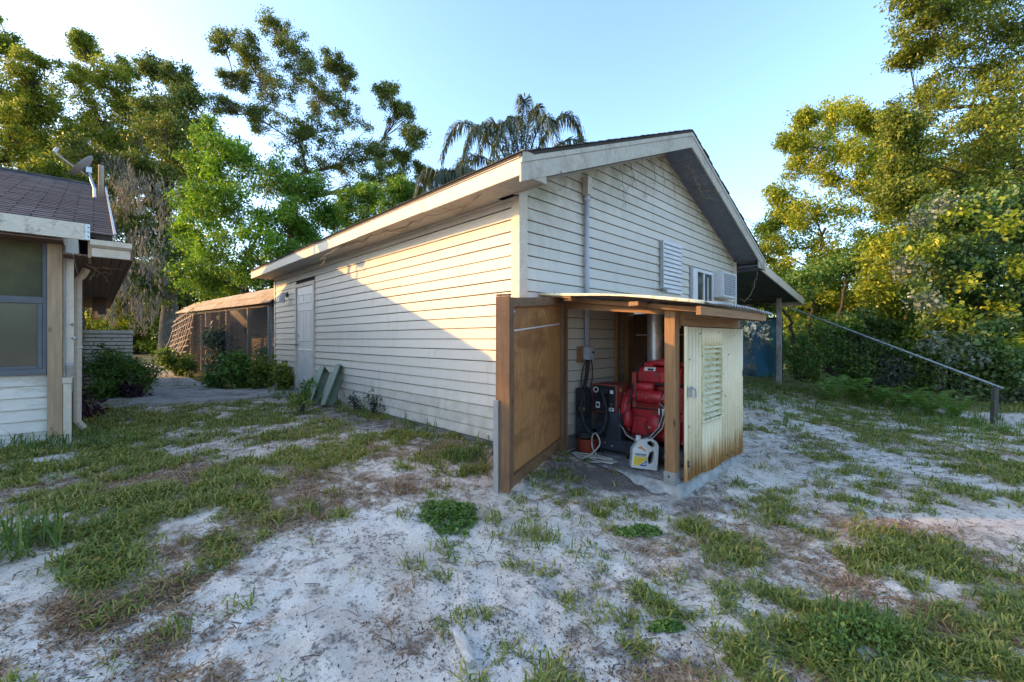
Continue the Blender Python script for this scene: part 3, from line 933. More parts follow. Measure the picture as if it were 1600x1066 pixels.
# corrugated front, with an opening for the vent
def corrugated(x0, x1, z0, z1, y, pitch=0.068, amp=0.0125, seed=1, ragged=False):
    m = MB()
    n = int((x1 - x0) / pitch * 8)
    rr = random.Random(seed)
    vs, fs = [], []
    for k in range(n + 1):
        x = x0 + (x1 - x0) * k / n
        yy = y - amp * math.cos((x - SX0) / pitch * 2 * math.pi)
        zb = z0 + (0.010 * math.sin(x * 9) + rr.uniform(-.006, .006) if ragged else 0)
        vs += [(x, yy, zb), (x, yy, (z0 + z1) / 2), (x, yy, z1)]
    for k in range(n):
        for r in range(2):
            fs.append((k * 3 + r, k * 3 + 3 + r, k * 3 + 4 + r, k * 3 + 1 + r))
    m.add(vs, fs)
    return m
VX0, VX1, VZ0, VZ1 = 0.955, 1.395, 0.625, 1.275
TY = SY - 0.034
tm = MB()
for (a, b, c, d, rg) in ((SX0 + .085, VX0, 0.165, 1.452, True), (VX1, SX1 + .012, 0.165, 1.452, True), (VX0, VX1, 0.165, VZ0, True), (VX0, VX1, VZ1, 1.452, False)):
    q = corrugated(a, b, c, d, TY, seed=int(a * 100), ragged=rg)
    tm.add(q.v, q.f)
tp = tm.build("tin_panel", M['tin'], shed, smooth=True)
sm = tp.modifiers.new("sheet", 'SOLIDIFY')
sm.thickness = 0.0016
# turned-up left hem of the sheet
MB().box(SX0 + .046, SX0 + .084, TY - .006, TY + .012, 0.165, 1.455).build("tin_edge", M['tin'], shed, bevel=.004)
for (hx, hz) in ((SX0 + .10, .29), (SX0 + .10, .62), (SX0 + .11, 1.18), (1.43, 1.25), (1.44, 1.02), (1.43, .82), (1.5, .80), (1.43, .66), (1.58, 1.20), (.90, 1.40), (1.33, 1.41), (1.74, 1.39)):
    MB().lathe((hx, TY - .008, hz), [(0.007, 0), (0.007, .004), (0.003, .006)], 8, (0, -1, 0)).build("screw", M['black'], tp)
# rust holes along the lower edge
for k in range(9):
    hx = 1.52 + .047 * k + .012 * math.sin(k * 3)
    MB().lathe((hx, TY - .0075, .205 + .022 * math.sin(k * 1.9 + 1)), [(0.012 + .004 * math.sin(k * 4), 0), (0.010, .003)], 7, (0, -1, 0)).build("rust_hole", M['black'], tp)

vent = MB()
vent.box(VX0 - .012, VX0 + .006, TY - .020, TY + .03, VZ0 - .01, VZ1 + .012)
vent.box(VX1 - .006, VX1 + .012, TY - .020, TY + .03, VZ0 - .01, VZ1 + .012)
vent.box(VX0 + .006, VX1 - .006, TY - .020, TY + .03, VZ1 - .004, VZ1 + .012)
vent.box(VX0 + .006, VX1 - .006, TY - .020, TY + .03, VZ0 - .01, VZ0 + .006)
ve = vent.build("louvre_vent", M['tin_vent'], shed)
MB().box(VX0 + .006, VX1 - .006, TY + .034, TY + .038, VZ0, VZ1).build("vent_back", M['tin_vent'], ve)
for k in range(12):
    zz = VZ0 + .03 + k * (VZ1 - VZ0 - .04) / 11.5
    MB().bar((VX0 + .007, TY + .004, zz), (VX1 - .007, TY + .004, zz), .040, .004, (0, -.75, 1)).build("slat", M['tin_vent'], ve)
# hasp
hs = MB().box(SX0 + .07, SX0 + .135, TY - .022, TY - .014, .865, .955)
hs.tube([(SX0 + .125, TY - .025, .945), (SX0 + .165, TY - .035, .93), (SX0 + .172, TY - .035, .87), (SX0 + .165, TY - .03, .85)], .009, 8)
hs.build("hasp", M['galv'], shed, bevel=.002)
MB().box(SX1 + .008, SX1 + .03, TY - .02, TY + .03, .965, 1.025).build("hinge", M['black'], shed)
MB().box(SX0 + .075, SX0 + .09, TY - .013, TY + .001, .285, .34).build("hinge", M['black'], shed)

# roof sheets: flat lapped strip over the opening, corrugated beyond; bowed with age
def roof_sheet(x0, x1, wavy, lift, name, mat):
    n = int((x1 - x0) / .066 * 8) if wavy else 10
    vs, fs = [], []
    ny = 10
    for k in range(n + 1):
        x = x0 + (x1 - x0) * k / n
        for j in range(ny + 1):
            y = -0.022 + (SY - .33 + .022) * j / ny
            u = j / ny
            zz = rz(y) + lift + .028 * math.sin(u * 2.6) * (1 if not wavy else .7) + (.0095 * math.cos(x / .066 * 2 * math.pi) if wavy else .006 * math.sin(x * 14 + u * 5)) - .035 * max(0, (x - 1.2)) * u
            vs.append((x, y, zz))
    for k in range(n):
        for j in range(ny):
            a = k * (ny + 1) + j
            fs.append((a, a + 1, a + ny + 2, a + ny + 1))
    m = MB().add(vs, fs)
    o = m.build(name, mat, shed, smooth=True)
    s = o.modifiers.new("sheet", 'SOLIDIFY')
    s.thickness = 0.003
    s.offset = 1
    return o
roof_sheet(.265, .74, False, .006, "roof_sheet", M['tin_roof'])
roof_sheet(.62, 1.97, True, .0165, "roof_sheet", M['tin_roof'])
# pale strip added on the flat sheet's edge to stand for sunlight on it
vs, fs = [], []
for j in range(11):
    u = j / 10
    y = -0.022 + (SY - .33 + .022) * u
    zz = rz(y) + .006 + .028 * math.sin(u * 2.6) + .006 * math.sin(.265 * 14 + u * 5)
    vs += [(.262, y, zz + .006), (.256, y, zz - .016 - .004 * math.sin(u * 9))]
for j in range(10):
    fs.append((2 * j, 2 * j + 2, 2 * j + 3, 2 * j + 1))
o = MB().add(vs, fs).build("roof_edge", M['tin_vent'], shed, smooth=True)
o.modifiers.new("sheet", 'SOLIDIFY').thickness = .003
# broken flashing end at the wall
MB().bar((.29, -.06, rz(-.05) - .012), (.29, -.40, rz(-.40) - .016), .05, .018).build("roof_batten", M['lumber_y'], shed)

# the door, hinged on the wall side and dropped at its free end
DH = Vector((SX0 - .03, -.085, 0.0))
DU = Vector((-1.137, -.343, 0)).normalized()
DN = Vector((-DU.y, DU.x, 0))
if DN.dot(CAM - DH) < 0: DN = -DN            # the inner face looks at the camera
DW, DSAG = 1.19, 0.105
def dz(u): return -DSAG * u / DW
def dpt(u, z, w): return DH + DU * u + DN * w + Vector((0, 0, z + dz(u)))
def dboard(u0, u1, z0, z1, w0, w1):
    """A board in the plane of the door: u along it, z up, w out of its inner face."""
    m = MB()
    vs = [dpt(u, z, w) for w in (w0, w1) for (u, z) in ((u0, z0), (u1, z0), (u1, z1), (u0, z1))]
    m.add(vs, [(3, 2, 1, 0), (4, 5, 6, 7), (0, 1, 5, 4), (1, 2, 6, 5), (2, 3, 7, 6), (3, 0, 4, 7)])
    return m
DZ0, DZ1 = 0.285, 1.775
dor = dboard(0.0, DW, DZ0 + .012, DZ1 - .006, -.012, 0.0).build("door", M['door_ply'], shed)
dboard(0.0, .075, DZ0, DZ1, .001, .040).build("stile", M['door_frame_wood'], dor, bevel=.003)
dboard(DW - .085, DW - .002, DZ0, DZ1 + .002, .001, .040).build("stile", M['door_frame_wood'], dor, bevel=.003)
dboard(.077, DW - .087, DZ1 - .075, DZ1, .001, .038).build("rail", M['door_frame_wood_x'], dor, bevel=.003)
dboard(.077, DW - .087, DZ0 + .004, DZ0 + .085, .001, .038).build("rail", M['door_frame_wood_x'], dor, bevel=.003)
dboard(DW, DW + .022, DZ0 - .004, DZ1 + .012, -.065, .058).build("edge_board", M['door_frame_wood'], dor, bevel=.002)
dboard(DW + .023, DW + .038, DZ0 - .018, DZ0 + .70, -.078, -.036).build("edge_batten", M['grey_wood'], dor, bevel=.002)
dboard(DW - .02, DW + .022, DZ1 + .014, DZ1 + .030, -.06, .05).build("edge_cap", M['door_frame_wood_x'], dor)
# white daubed line across the sheet, rust-brown bolt
dboard(.08, DW - .088, 1.505, 1.515, .0006, .0022).build("paint_line", M['label_white'], dor)
MB().lathe(dpt(DW - .14, 1.66, .0), [(0.018, 0), (0.016, .01), (0.004, .014)], 10, DN).build("bolt", M['galv'], dor)
for hz in (.50, 1.58):
    MB().tube([dpt(-.012, hz - .05, .02), dpt(-.012, hz + .05, .02)], .008, 8).build("hinge", M['galv'], dor)

# ================================================================ generator
gen = thing("generator", (1.2, -.65, SLAB), "dusty red diesel generator with a black control box inside the open enclosure", "generator")
sk = MB()
GX0, GX1, GY0, GY1 = .93, 1.46, -1.16, -.14
for xx in (GX0, GX1 - .07):
    sk.box(xx, xx + .07, GY0, GY1, SLAB + .055, SLAB + .17)
sk.box(GX0 + .071, GX1 - .071, GY0 + .02, GY0 + .10, SLAB + .06, SLAB + .165)
sk.box(GX0 + .071, GX1 - .071, GY1 - .10, GY1 - .02, SLAB + .06, SLAB + .165)
sk.build("skid", M['skid'], gen, bevel=.006)
for yy in (GY0 + .12, GY1 - .12, -.60):
    for xx in (GX0 + .03, GX1 - .03):
        MB().lathe((xx, yy, SLAB + .001), [(0.03, 0), (0.03, .012), (0.012, .018), (0.012, .054)], 10).build("foot", M['rubber'], gen)
for k, yy in enumerate((-.22, -.33, -.42, -.72, -.98)):
    MB().lathe((GX0 - .001, yy, SLAB + .10 + .02 * (k % 2)), [(0.012, 0), (0.012, .007), (0.005, .009)], 6, (-1, 0, 0)).build("bolt", M['galv'], gen)
# alternator: dark ribbed drum with its pedestal
am = MB().lathe((1.19, -.16, SLAB + .36), [(0.10, 0), (0.175, .03), (0.185, .06), (0.185, .33), (0.15, .36)], 22, (0, -1, 0))
am.box(1.00, 1.38, -.44, -.18, SLAB + .17, SLAB + .30)
am.build("alternator", M['skid'], gen, smooth='auto')
MB().box(GX0 - .005, GX0 + .10, -.52, -.34, SLAB + .168, SLAB + .44).build("pedestal", M['skid'], gen, bevel=.006)
# control box with its face to the open side
bx = MB().box(.95, 1.26, -.46, -.155, .575, .875)
box_ = bx.build("control_box", M['red_dusty'], gen, bevel=.008)
MB().box(.9425, .9488, -.447, -.168, .587, .863).build("face_plate", M['black'], box_, bevel=.003)
def plate(y0, y1, z0, z1, mat, nm="sticker", x=.9400):
    return MB().box(x, x + .002, y0, y1, z0, z1).build(nm, M[mat], box_)
plate(-.245, -.185, .800, .835, 'label_white')
plate(-.425, -.385, .785, .822, 'label_white')
plate(-.432, -.372, .605, .640, 'label_white')
plate(-.412, -.395, .612, .634, 'label_dark', x=.9382)
plate(-.262, -.212, .625, .688, 'label_white')
plate(-.251, -.223, .640, .672, 'label_dark', x=.9382)
MB().lathe((.942, -.214, .815), [(0.030, 0), (0.032, .006), (0.024, .006), (0.022, .001)], 18, (-1, 0, 0)).build("gauge_ring", M['label_white'], box_)
MB().lathe((.9385, -.214, .815), [(0.020, 0), (0.020, .002)], 16, (-1, 0, 0)).build("gauge_face", M['black'], box_)
MB().lathe((.942, -.335, .815), [(0.045, 0), (0.045, .035), (0.036, .05), (0.03, .07)], 16, (-1, 0, 0)).build("power_plug", M['rubber'], box_)
for k, yy in enumerate((-.29, -.31, -.40)):
    MB().lathe((.9425, yy, .72 - .02 * k), [(0.008, 0), (0.007, .008)], 8, (-1, 0, 0)).build("button", M['galv'], box_)
# stickers on the side towards the outside
MB().box(1.005, 1.05, -.4625, -.4602, .805, .845).build("sticker", M['label_orange'], box_)
MB().box(1.10, 1.185, -.4625, -.4602, .70, .785).build("sticker", M['label_white'], box_)
MB().box(1.115, 1.17, -.4642, -.4628, .712, .735).build("sticker_print", M['label_blue'], box_)
MB().box(1.115, 1.14, -.4642, -.4628, .745, .775).build("sticker_print", M['label_dark'], box_)

# engine: flywheel shroud, crankcase, cylinder head with rocker cover, air cleaner, pipes
eng = MB()
eng.lathe((1.20, -.475, .60), [(0.10, 0), (0.23, .012), (0.245, .03), (0.245, .075), (0.21, .10)], 26, (0, -1, 0))
eng.box(1.04, 1.40, -1.12, -.57, .36, .66)
eng.prism([(1.00, -.60, .40), (1.00, -1.10, .40), (1.00, -1.10, .58), (1.00, -.60, .58)], (.045, 0, 0))
eng.box(1.06, 1.36, -1.10, -.62, .66, .90)
en = eng.build("engine", M['red'], gen, bevel=.012)
for k in range(5):
    yy = -.66 - k * .095
    MB().box(.992, 1.005, yy - .012, yy + .012, .40, .58).build("rib", M['red'], en, bevel=.004)
vc = MB().prism([(1.01, -.66, .925), (1.36, -.66, .925), (1.33, -.66, 1.06), (1.06, -.66, 1.075), (1.01, -.66, 1.02)], (0, -.44, 0))
vco = vc.build("rocker_cover", M['red'], gen, bevel=.014)
MB().obox((1.033, -.78, 1.05), Vector((.42, 0, .9)).normalized(), Vector((0, 1, 0)), Vector((-.9, 0, .42)).normalized(), .05, .12, .002).build("sticker", M['label_white'], vco)
MB().obox((1.0315, -.79, 1.051), Vector((.42, 0, .9)).normalized(), Vector((0, 1, 0)), Vector((-.9, 0, .42)).normalized(), .022, .06, .0022).build("sticker_print", M['label_dark'], vco)
for yy in (-.70, -.88, -1.05):
    MB().box(.998, 1.012, yy - .014, yy + .014, .935, 1.01).build("clip", M['red'], vco, bevel=.003)
# air cleaner canister and intake pipe on the open side
MB().lathe((.985, -.64, .79), [(0.03, 0), (0.062, .015), (0.066, .03), (0.066, .16), (0.072, .165), (0.072, .19), (0.066, .195), (0.066, .33), (0.05, .36)], 20, (0, -1, 0)).build("air_cleaner", M['red'], gen, smooth='auto')
MB().lathe((.975, -.68, .885), [(0.02, 0), (0.040, .01), (0.045, .03), (0.045, .16), (0.03, .18)], 16, (0, -1, 0)).build("breather", M['red'], gen, smooth='auto')
MB().box(.972, .985, -.60, -.555, .43, .70).build("guard_strip", M['red'], gen, bevel=.004)
MB().lathe((.975, -.575, .475), [(0.04, 0), (0.05, .02), (0.05, .12), (0.03, .15)], 14, (0, 0, 1)).build("oil_filter", M['red'], gen, smooth='auto')
MB().lathe((.985, -.86, .52), [(0.09, 0), (0.095, .02), (0.06, .05), (0.02, .055)], 22, (-1, 0, 0)).build("side_cover", M['red'], en, smooth='auto')
MB().lathe((.93, -.83, .505), [(0.012, 0), (0.012, .006)], 8, (-1, 0, 0)).build("bolt", M['galv'], en)
MB().obox((.975, -.955, .66), Vector((0, 1, 0)), Vector((0, 0, 1)), Vector((1, 0, 0)), .11, .06, .003).build("nameplate", M['label_white'], en)
MB().obox((.973, -.965, .662), Vector((0, 1, 0)), Vector((0, 0, 1)), Vector((1, 0, 0)), .05, .02, .003).build("nameplate_print", M['box_grey'], en)
mf = MB()
mf.tube([(1.10, -.70, 1.09), (1.08, -.85, 1.12), (1.10, -1.05, 1.10)], .03, 10)
mf.tube([(1.18, -.70, 1.08), (1.17, -.86, 1.14), (1.18, -1.06, 1.09)], .026, 10)
mf.box(1.06, 1.3, -.8, -.72, 1.06, 1.10)
mf.box(1.06, 1.3, -1.04, -.96, 1.06, 1.10)
mf.build("manifold", M['red'], gen, smooth='auto')
MB().box(1.02, 1.42, -.64, -.585, .66, 1.02).build("shroud", M['red_dusty'], gen, bevel=.015)
# cooling fins, head bolts, starter, filter bowl and dark joints break up the block
for k in range(7):
    zz = .668 + k * .034
    MB().box(1.035, 1.385, -1.115, -.60, zz, zz + .012).build("fin", M['red_dusty'], en)
for yy in (-.68, -.79, -.90, -1.01, -1.08):
    MB().lathe((1.045, yy, .918), [(0.014, 0), (0.014, .014), (0.006, .016)], 6).build("head_bolt", M['galv'], en)
    MB().lathe((1.036, yy, .385), [(0.010, 0), (0.010, .010)], 6, (-1, 0, 0)).build("pan_bolt", M['black'], en)
MB().box(1.03, 1.41, -1.125, -.575, .655, .664).build("gasket", M['black'], en)
MB().box(1.005, 1.365, -1.105, -.655, .908, .923).build("gasket", M['black'], en)
MB().lathe((1.0, -.93, .72), [(0.03, 0), (0.038, .01), (0.038, .10), (0.02, .12)], 14, (0, -1, 0)).build("starter_motor", M['black'], gen, smooth='auto')
MB().lathe((.965, -1.05, .60), [(0.022, 0), (0.03, .012), (0.03, .07), (0.02, .085)], 14).build("filter_bowl", M['box_grey'], gen, smooth='auto')
MB().tube([(.962, -1.05, .69), (.955, -1.0, .76), (.97, -.90, .80), (1.0, -.82, .83)], .007, 6).build("fuel_line", M['black'], gen, smooth=True)
MB().tube([(.985, -.72, .86), (.945, -.80, .83), (.94, -.90, .76), (.955, -.98, .70)], .0055, 6).build("wire", M['hose_white'], gen, smooth=True)
for k in range(8):
    a = 2 * math.pi * k / 8
    MB().lathe((1.20 + .205 * math.cos(a), -.575, .60 + .205 * math.sin(a)), [(0.010, 0), (0.010, .008)], 6, (0, -1, 0)).build("shroud_bolt", M['galv'], en)
for yy in (-.668, -.805, -.965):
    MB().lathe((.9190, yy, .79), [(0.006, 0), (0.006, .006)], 6, (-1, 0, 0)).build("clamp_screw", M['galv'], gen)
for yy in (-.69, -.80, -.95):
    MB().lathe((.985, yy, .79), [(0.0675, 0), (0.0695, .004), (0.0695, .010), (0.0675, .014)], 20, (0, -1, 0)).build("band_clamp", M['black'], gen)
# belt and hoses
MB().tube([(1.0, -.60, .46), (.985, -.585, .62), (1.02, -.60, .86), (1.06, -.64, 1.06), (1.12, -.70, 1.16)], .012, 8).build("hose", M['rubber'], gen, smooth=True)
MB().tube([(.955, -.47, .66), (.93, -.50, .55), (.92, -.56, .44), (.905, -.66, .385), (.91, -.78, .40), (.93, -.90, .47), (.965, -.93, .60), (.985, -.92, .80)], .011, 8).build("hose", M['rubber'], gen, smooth=True)
for j in range(3):
    o = .018 * j
    MB().tube([(.955, -.47 - o * .4, .64), (.925, -.52, .50 - o * .5), (.90, -.60 - o * .5, .40 - o * .4), (.89, -.72, .365 - o * .3), (.90, -.85 - o, .42), (.92, -.93 - o, .52), (.96, -.96 - o, .66 + o), (.99, -.98, .85)], .0055, 6).build("wire", M['hose_white'] if j != 1 else M['black'], gen, smooth=True)
# exhaust flue through the roof
fl = MB().tube([(1.38, -.66, 1.06), (1.38, -.66, 1.30), (1.38, -.66, 1.735)], .082, 22, caps=False)
fl.lathe((1.38, -.66, 1.05), [(0.088, 0), (0.088, .02)], 22)
fl.build("flue", M['galv'], gen, smooth=True)

# battery on the wall side, black with yellow and dark stickers
bat = thing("battery", (.88, -.16, .5), "black battery with yellow stickers jammed between the control box and the wall", "battery")
MB().prism([(.80, -.17, .52), (.80, -.05, .52), (.80, -.05, .83), (.80, -.12, .84), (.80, -.17, .78)], (.13, 0, 0)).build("case", M['black'], bat, bevel=.01)
MB().lathe((.797, -.125, .70), [(0.016, 0), (0.014, .002)], 12, (-1, 0, 0)).build("sticker", M['label_yellow'], bat)
MB().box(.7965, .799, -.165, -.10, .60, .635).build("sticker", M['label_yellow'], bat)
MB().box(.795, .7963, -.155, -.11, .608, .627).build("sticker_print", M['label_dark'], bat)
MB().box(.80, .94, -.17, -.05, SLAB + .17, .518).build("tray", M['skid'], bat, bevel=.006)

# red bucket on the slab
bk = thing("bucket", (.80, -.20, SLAB), "small red plastic bucket on the slab below the black battery", "bucket")
MB().lathe((.80, -.20, SLAB + .002), [(0.085, 0), (0.10, .09), (0.108, .155), (0.112, .158), (0.112, .166), (0.10, .166), (0.088, .05), (0.0, .045)], 22).build("body", M['bucket'], bk, smooth='auto')
# coiled black hose lying in and over it
hz_ = MB().tube([(.76 + .07 * math.cos(a), -.20 + .07 * math.sin(a), SLAB + .18 + .012 * a / 3) for a in [k * .45 for k in range(26)]], .017, 7)
h_ = hz_.build("hose", M['rubber'], None, smooth=True)
tag(h_, "black hose coiled on top of the red bucket", "hose")

# heavy black cables from the switch box down to the generator
def cable(name, pts, r, mat, label, cat, group=None):
    # smooth the run
    P = [Vector(p) for p in pts]
    out = []
    for i in range(len(P) - 1):
        p0, p1, p2, p3 = P[max(i - 1, 0)], P[i], P[i + 1], P[min(i + 2, len(P) - 1)]
        for k in range(6):
            t = k / 6
            out.append(0.5 * ((2 * p1) + (p2 - p0) * t + (2 * p0 - 5 * p1 + 4 * p2 - p3) * t * t + (3 * p1 - p0 - 3 * p2 + p3) * t ** 3))
    out.append(P[-1])
    o = MB().tube(out, r, 7).build(name, M[mat], None, smooth=True)
    return tag(o, label, cat, group)
cable("power_cable", [(1.0, -.075, 1.13), (.95, -.09, .98), (.86, -.12, .82), (.77, -.15, .68), (.74, -.20, .50), (.78, -.27, .38), (.85, -.36, .42), (.885, -.38, .60), (.885, -.345, .74), (.875, -.335, .815)], .021, 'rubber', "thick black power cable looping from the switch box to the plug on the control box", "cable")
cable("earth_wire", [(.97, -.075, 1.13), (.90, -.07, 1.02), (.875, -.07, .88), (.90, -.08, .76), (.93, -.10, .72)], .006, 'rubber', "thin black wire hanging in a loop beside the thick power cable", "wire")
cable("signal_wire", [(1.045, -.08, 1.13), (1.075, -.075, 1.03), (1.07, -.075, .90), (1.02, -.085, .80), (.97, -.10, .76)], .006, 'rubber', "thin black wire bowed out on the conduit side of the switch box", "wire")

# old white cord heaped on the slab
rr = random.Random(11)
pts = []
for k in range(46):
    a = k * .62
    rx, ry = .17 + .06 * math.sin(k * .9), .11 + .05 * math.cos(k * 1.3)
    pts.append((.62 + .05 * math.sin(k * .37) + rx * .62 * math.cos(a) * .55, -.42 + ry * math.sin(a) * 1.5 + .06 * math.sin(k * .21), SLAB + .010 + .0007 * k + .008 * rr.random()))
pts += [(.70, -.42, .30), (.735, -.36, .40), (.75, -.30, .36), (.72, -.33, .24), (.66, -.46, SLAB + .03)]
cable("cord", pts, .0075, 'hose_white', "dirty white cord heaped in loose coils at the lip of the slab", "cord")

# ================================================================ the jug
def jug():
    root = thing("jug", (0, 0, 0), "white plastic weed-killer jug with a yellow and blue label leaning on the slab", "jug")
    W, H, D = .235, .29, .11
    # outline with the two hand holes left open
    outer = [(-.115, 0), (.115, 0), (.118, .02), (.118, .215), (.100, .255), (.055, .278), (-.005, .270), (-.035, .262), (-.05, .262), (-.085, .225), (-.118, .17), (-.118, .02)]
    def ring(poly, y):
        return [(p[0], y, p[1]) for p in poly]
    hole1 = [(.035, .050), (.070, .062), (.082, .105), (.082, .155), (.065, .172), (.040, .150), (.026, .10)]
    hole2 = [(.010, .243), (.020, .222), (.062, .205), (.086, .213), (.072, .240), (.040, .256)]
    import bmesh
    bm = bmesh.new()
    def loop(poly, y):
        vs = [bm.verts.new((p[0], y, p[1])) for p in poly]
        es = [bm.edges.new((vs[i], vs[(i + 1) % len(vs)])) for i in range(len(vs))]
        return vs, es
    vo, eo = loop(outer, -D / 2)
    v1, e1 = loop(hole1, -D / 2)
    v2, e2 = loop(hole2, -D / 2)
    res = bmesh.ops.triangle_fill(bm, edges=eo + e1 + e2, use_beauty=True)
    # drop any face lying in a hole
    def inside(pt, poly):
        c = False
        j = len(poly) - 1
        for i in range(len(poly)):
            if (poly[i][1] > pt[1]) != (poly[j][1] > pt[1]) and pt[0] < (poly[j][0] - poly[i][0]) * (pt[1] - poly[i][1]) / (poly[j][1] - poly[i][1]) + poly[i][0]:
                c = not c
            j = i
        return c
    bad = [f for f in bm.faces if inside((f.calc_center_median().x, f.calc_center_median().z), hole1) or inside((f.calc_center_median().x, f.calc_center_median().z), hole2)]
    bmesh.ops.delete(bm, geom=bad, context='FACES_ONLY')
    ex = bmesh.ops.extrude_face_region(bm, geom=list(bm.faces))
    bmesh.ops.translate(bm, vec=(0, D, 0), verts=[g for g in ex['geom'] if isinstance(g, bmesh.types.BMVert)])
    bmesh.ops.recalc_face_normals(bm, faces=bm.faces)
    me = bpy.data.meshes.new("body")
    bm.to_mesh(me)
    bm.free()
    me.materials.append(M['jug'])
    b = bpy.data.objects.new("body", me)
    COL.objects.link(b)
    b.parent = root
    md = b.modifiers.new("edge", 'BEVEL')
    md.width, md.segments, md.limit_method = .012, 3, 'ANGLE'
    md.angle_limit = math.radians(50)
    OFF[b.name] = Vector((0, 0, 0))
    y = -D / 2 - .0012
    def lab(poly, mat, nm="label", dy=0.0):
        m = MB().add([(p[0], y - dy, p[1]) for p in poly] + [(p[0], y - dy + .001, p[1]) for p in poly],
                     [tuple(range(len(poly)))] + [(i, (i + 1) % len(poly), len(poly) + (i + 1) % len(poly), len(poly) + i) for i in range(len(poly))])
        return m.build(nm, M[mat], b)
    lab([(-.105, .022), (.020, .022), (.020, .160), (-.030, .215), (-.075, .200), (-.105, .165)], 'label_white')
    lab([(-.100, .028), (-.055, .026), (.016, .085), (.016, .105), (-.100, .105)], 'label_yellow', dy=.0012)
    lab([(-.050, .026), (.016, .026), (.016, .083)], 'label_blue', dy=.0012)
    lab([(-.078, .186), (-.040, .205), (.005, .165), (.005, .150), (-.030, .172), (-.066, .178)], 'label_orange', dy=.0012)
    # a line of dark lettering too worn to read
    for k in range(8):
        x = -.092 + k * .0125
        lab([(x, .118), (x + .0095, .118), (x + .0095, .118 + .016 + .004 * (k % 2)), (x + .003, .118 + .018)], 'label_dark', "print", dy=.0014)
    lab([(-.092, .110), (.008, .110), (.008, .113), (-.092, .113)], 'label_dark', "print", dy=.0014)
    lab([(-.02, .040), (.008, .040), (.008, .046), (-.02, .046)], 'label_white', "print", dy=.0024)
    lab([(-.012, .052), (.008, .052), (.008, .058), (-.012, .058)], 'label_white', "print", dy=.0024)
    for k in range(3):
        lab([(-.088, .052 + .015 * k), (-.04 + .02 * k, .052 + .015 * k), (-.04 + .02 * k, .057 + .015 * k), (-.088, .057 + .015 * k)], 'label_orange', "print", dy=.0024)
    MB().lathe((-.062, 0, .24), [(0.026, 0), (0.026, .012), (0.024, .014), (0.024, .050), (0.020, .054)], 18).build("cap", M['jug'], root, smooth='auto')
    return root
jg = jug()
jg.location = (.735, -.87, SLAB + .006)
vd = Vector((CAM.x - .735, CAM.y + .87, 0)).normalized()
jg.rotation_euler = (math.radians(-9), math.radians(6), math.atan2(vd.y, vd.x) + math.pi / 2 + .20)

# green plastic troughs leaning on the wall
def trough(loc, rot, label):
    root = thing("trough", (0, 0, 0), label, "trough", "green troughs leaning on the long wall")
    L, W, H = .70, .17, .075
    m = MB()
    m.box(-W / 2, W / 2, 0.0, .008, 0, L)
    m.build("floor_panel", M['green_plastic'], root)
    for s in (-1, 1):
        MB().prism([(s * W / 2, 0, 0), (s * (W / 2 + .018), -H, 0), (s * (W / 2 + .010), -H, 0), (s * (W / 2 - .008), 0, 0)], (0, 0, L)).build("side", M['green_plastic'], root)
        MB().box(s * (W / 2 + .004), s * (W / 2 + .028), -H - .008, -H, 0, L).build("rim", M['green_plastic'], root)
    MB().box(-W / 2, W / 2, -H, 0, L - .006, L).build("end", M['green_plastic'], root)
    MB().box(-W / 2, W / 2, -H, 0, 0, .006).build("end", M['green_plastic'], root)
    root.location = loc
    root.rotation_euler = rot
    return root
trough((-.50, 4.12, float(ground_z(-.5, 4.1)) - .01), (math.radians(2), math.radians(36), math.radians(43)), "faded green plastic trough leaning open side out on the white wall near the door")
trough((-.36, 3.86, float(ground_z(-.4, 3.9)) - .01), (math.radians(3), math.radians(31), math.radians(36)), "second green trough half behind the first, its back against the siding")

# ================================================================ the house across the path
hs = thing("house", (-5.0, 3.5, 0.3), "house with a grey shingle roof, screened porch window and brown boarded eave beside the path", "house")
HX, HY = -3.09, 3.45          # its near corner
HL = -9.0
m = MB()
m.box(HL, HX - .02, HY + .03, 13.0, .1, 2.30)
m.build("wall", M['white_dirty'], hs)
# gable end above the side eave
RX, RY0, RS = -2.74, 3.15, 0.35
RYR = RY0 + 5.1
def hroof(y): return 2.41 + RS * (RYR - RY0 - abs(y - RYR))
m = MB().prism([(HX - .02, HY + .05, 2.30), (HX - .02, 13.0, 2.30), (HX - .02, 13.0, hroof(13.0) - .15), (HX - .02, RYR, hroof(RYR) - .15), (HX - .02, HY + .05, hroof(HY) - .12)], (-5.8, 0, 0))
m.build("gable_wall", M['white_dirty'], hs)
# main roof slopes
rf = MB()
rf.prism([(RX, RY0, hroof(RY0) - .07), (RX, RYR, hroof(RYR) - .07), (RX, RYR, hroof(RYR)), (RX, RY0, hroof(RY0))], (HL - .3 - RX, 0, 0))
rf.prism([(RX, RYR, hroof(RYR) - .07), (RX, 13.4, hroof(13.4) - .07), (RX, 13.4, hroof(13.4)), (RX, RYR, hroof(RYR))], (HL - .3 - RX, 0, 0))
hroof_o = rf.build("roof", M['felt'], hs)
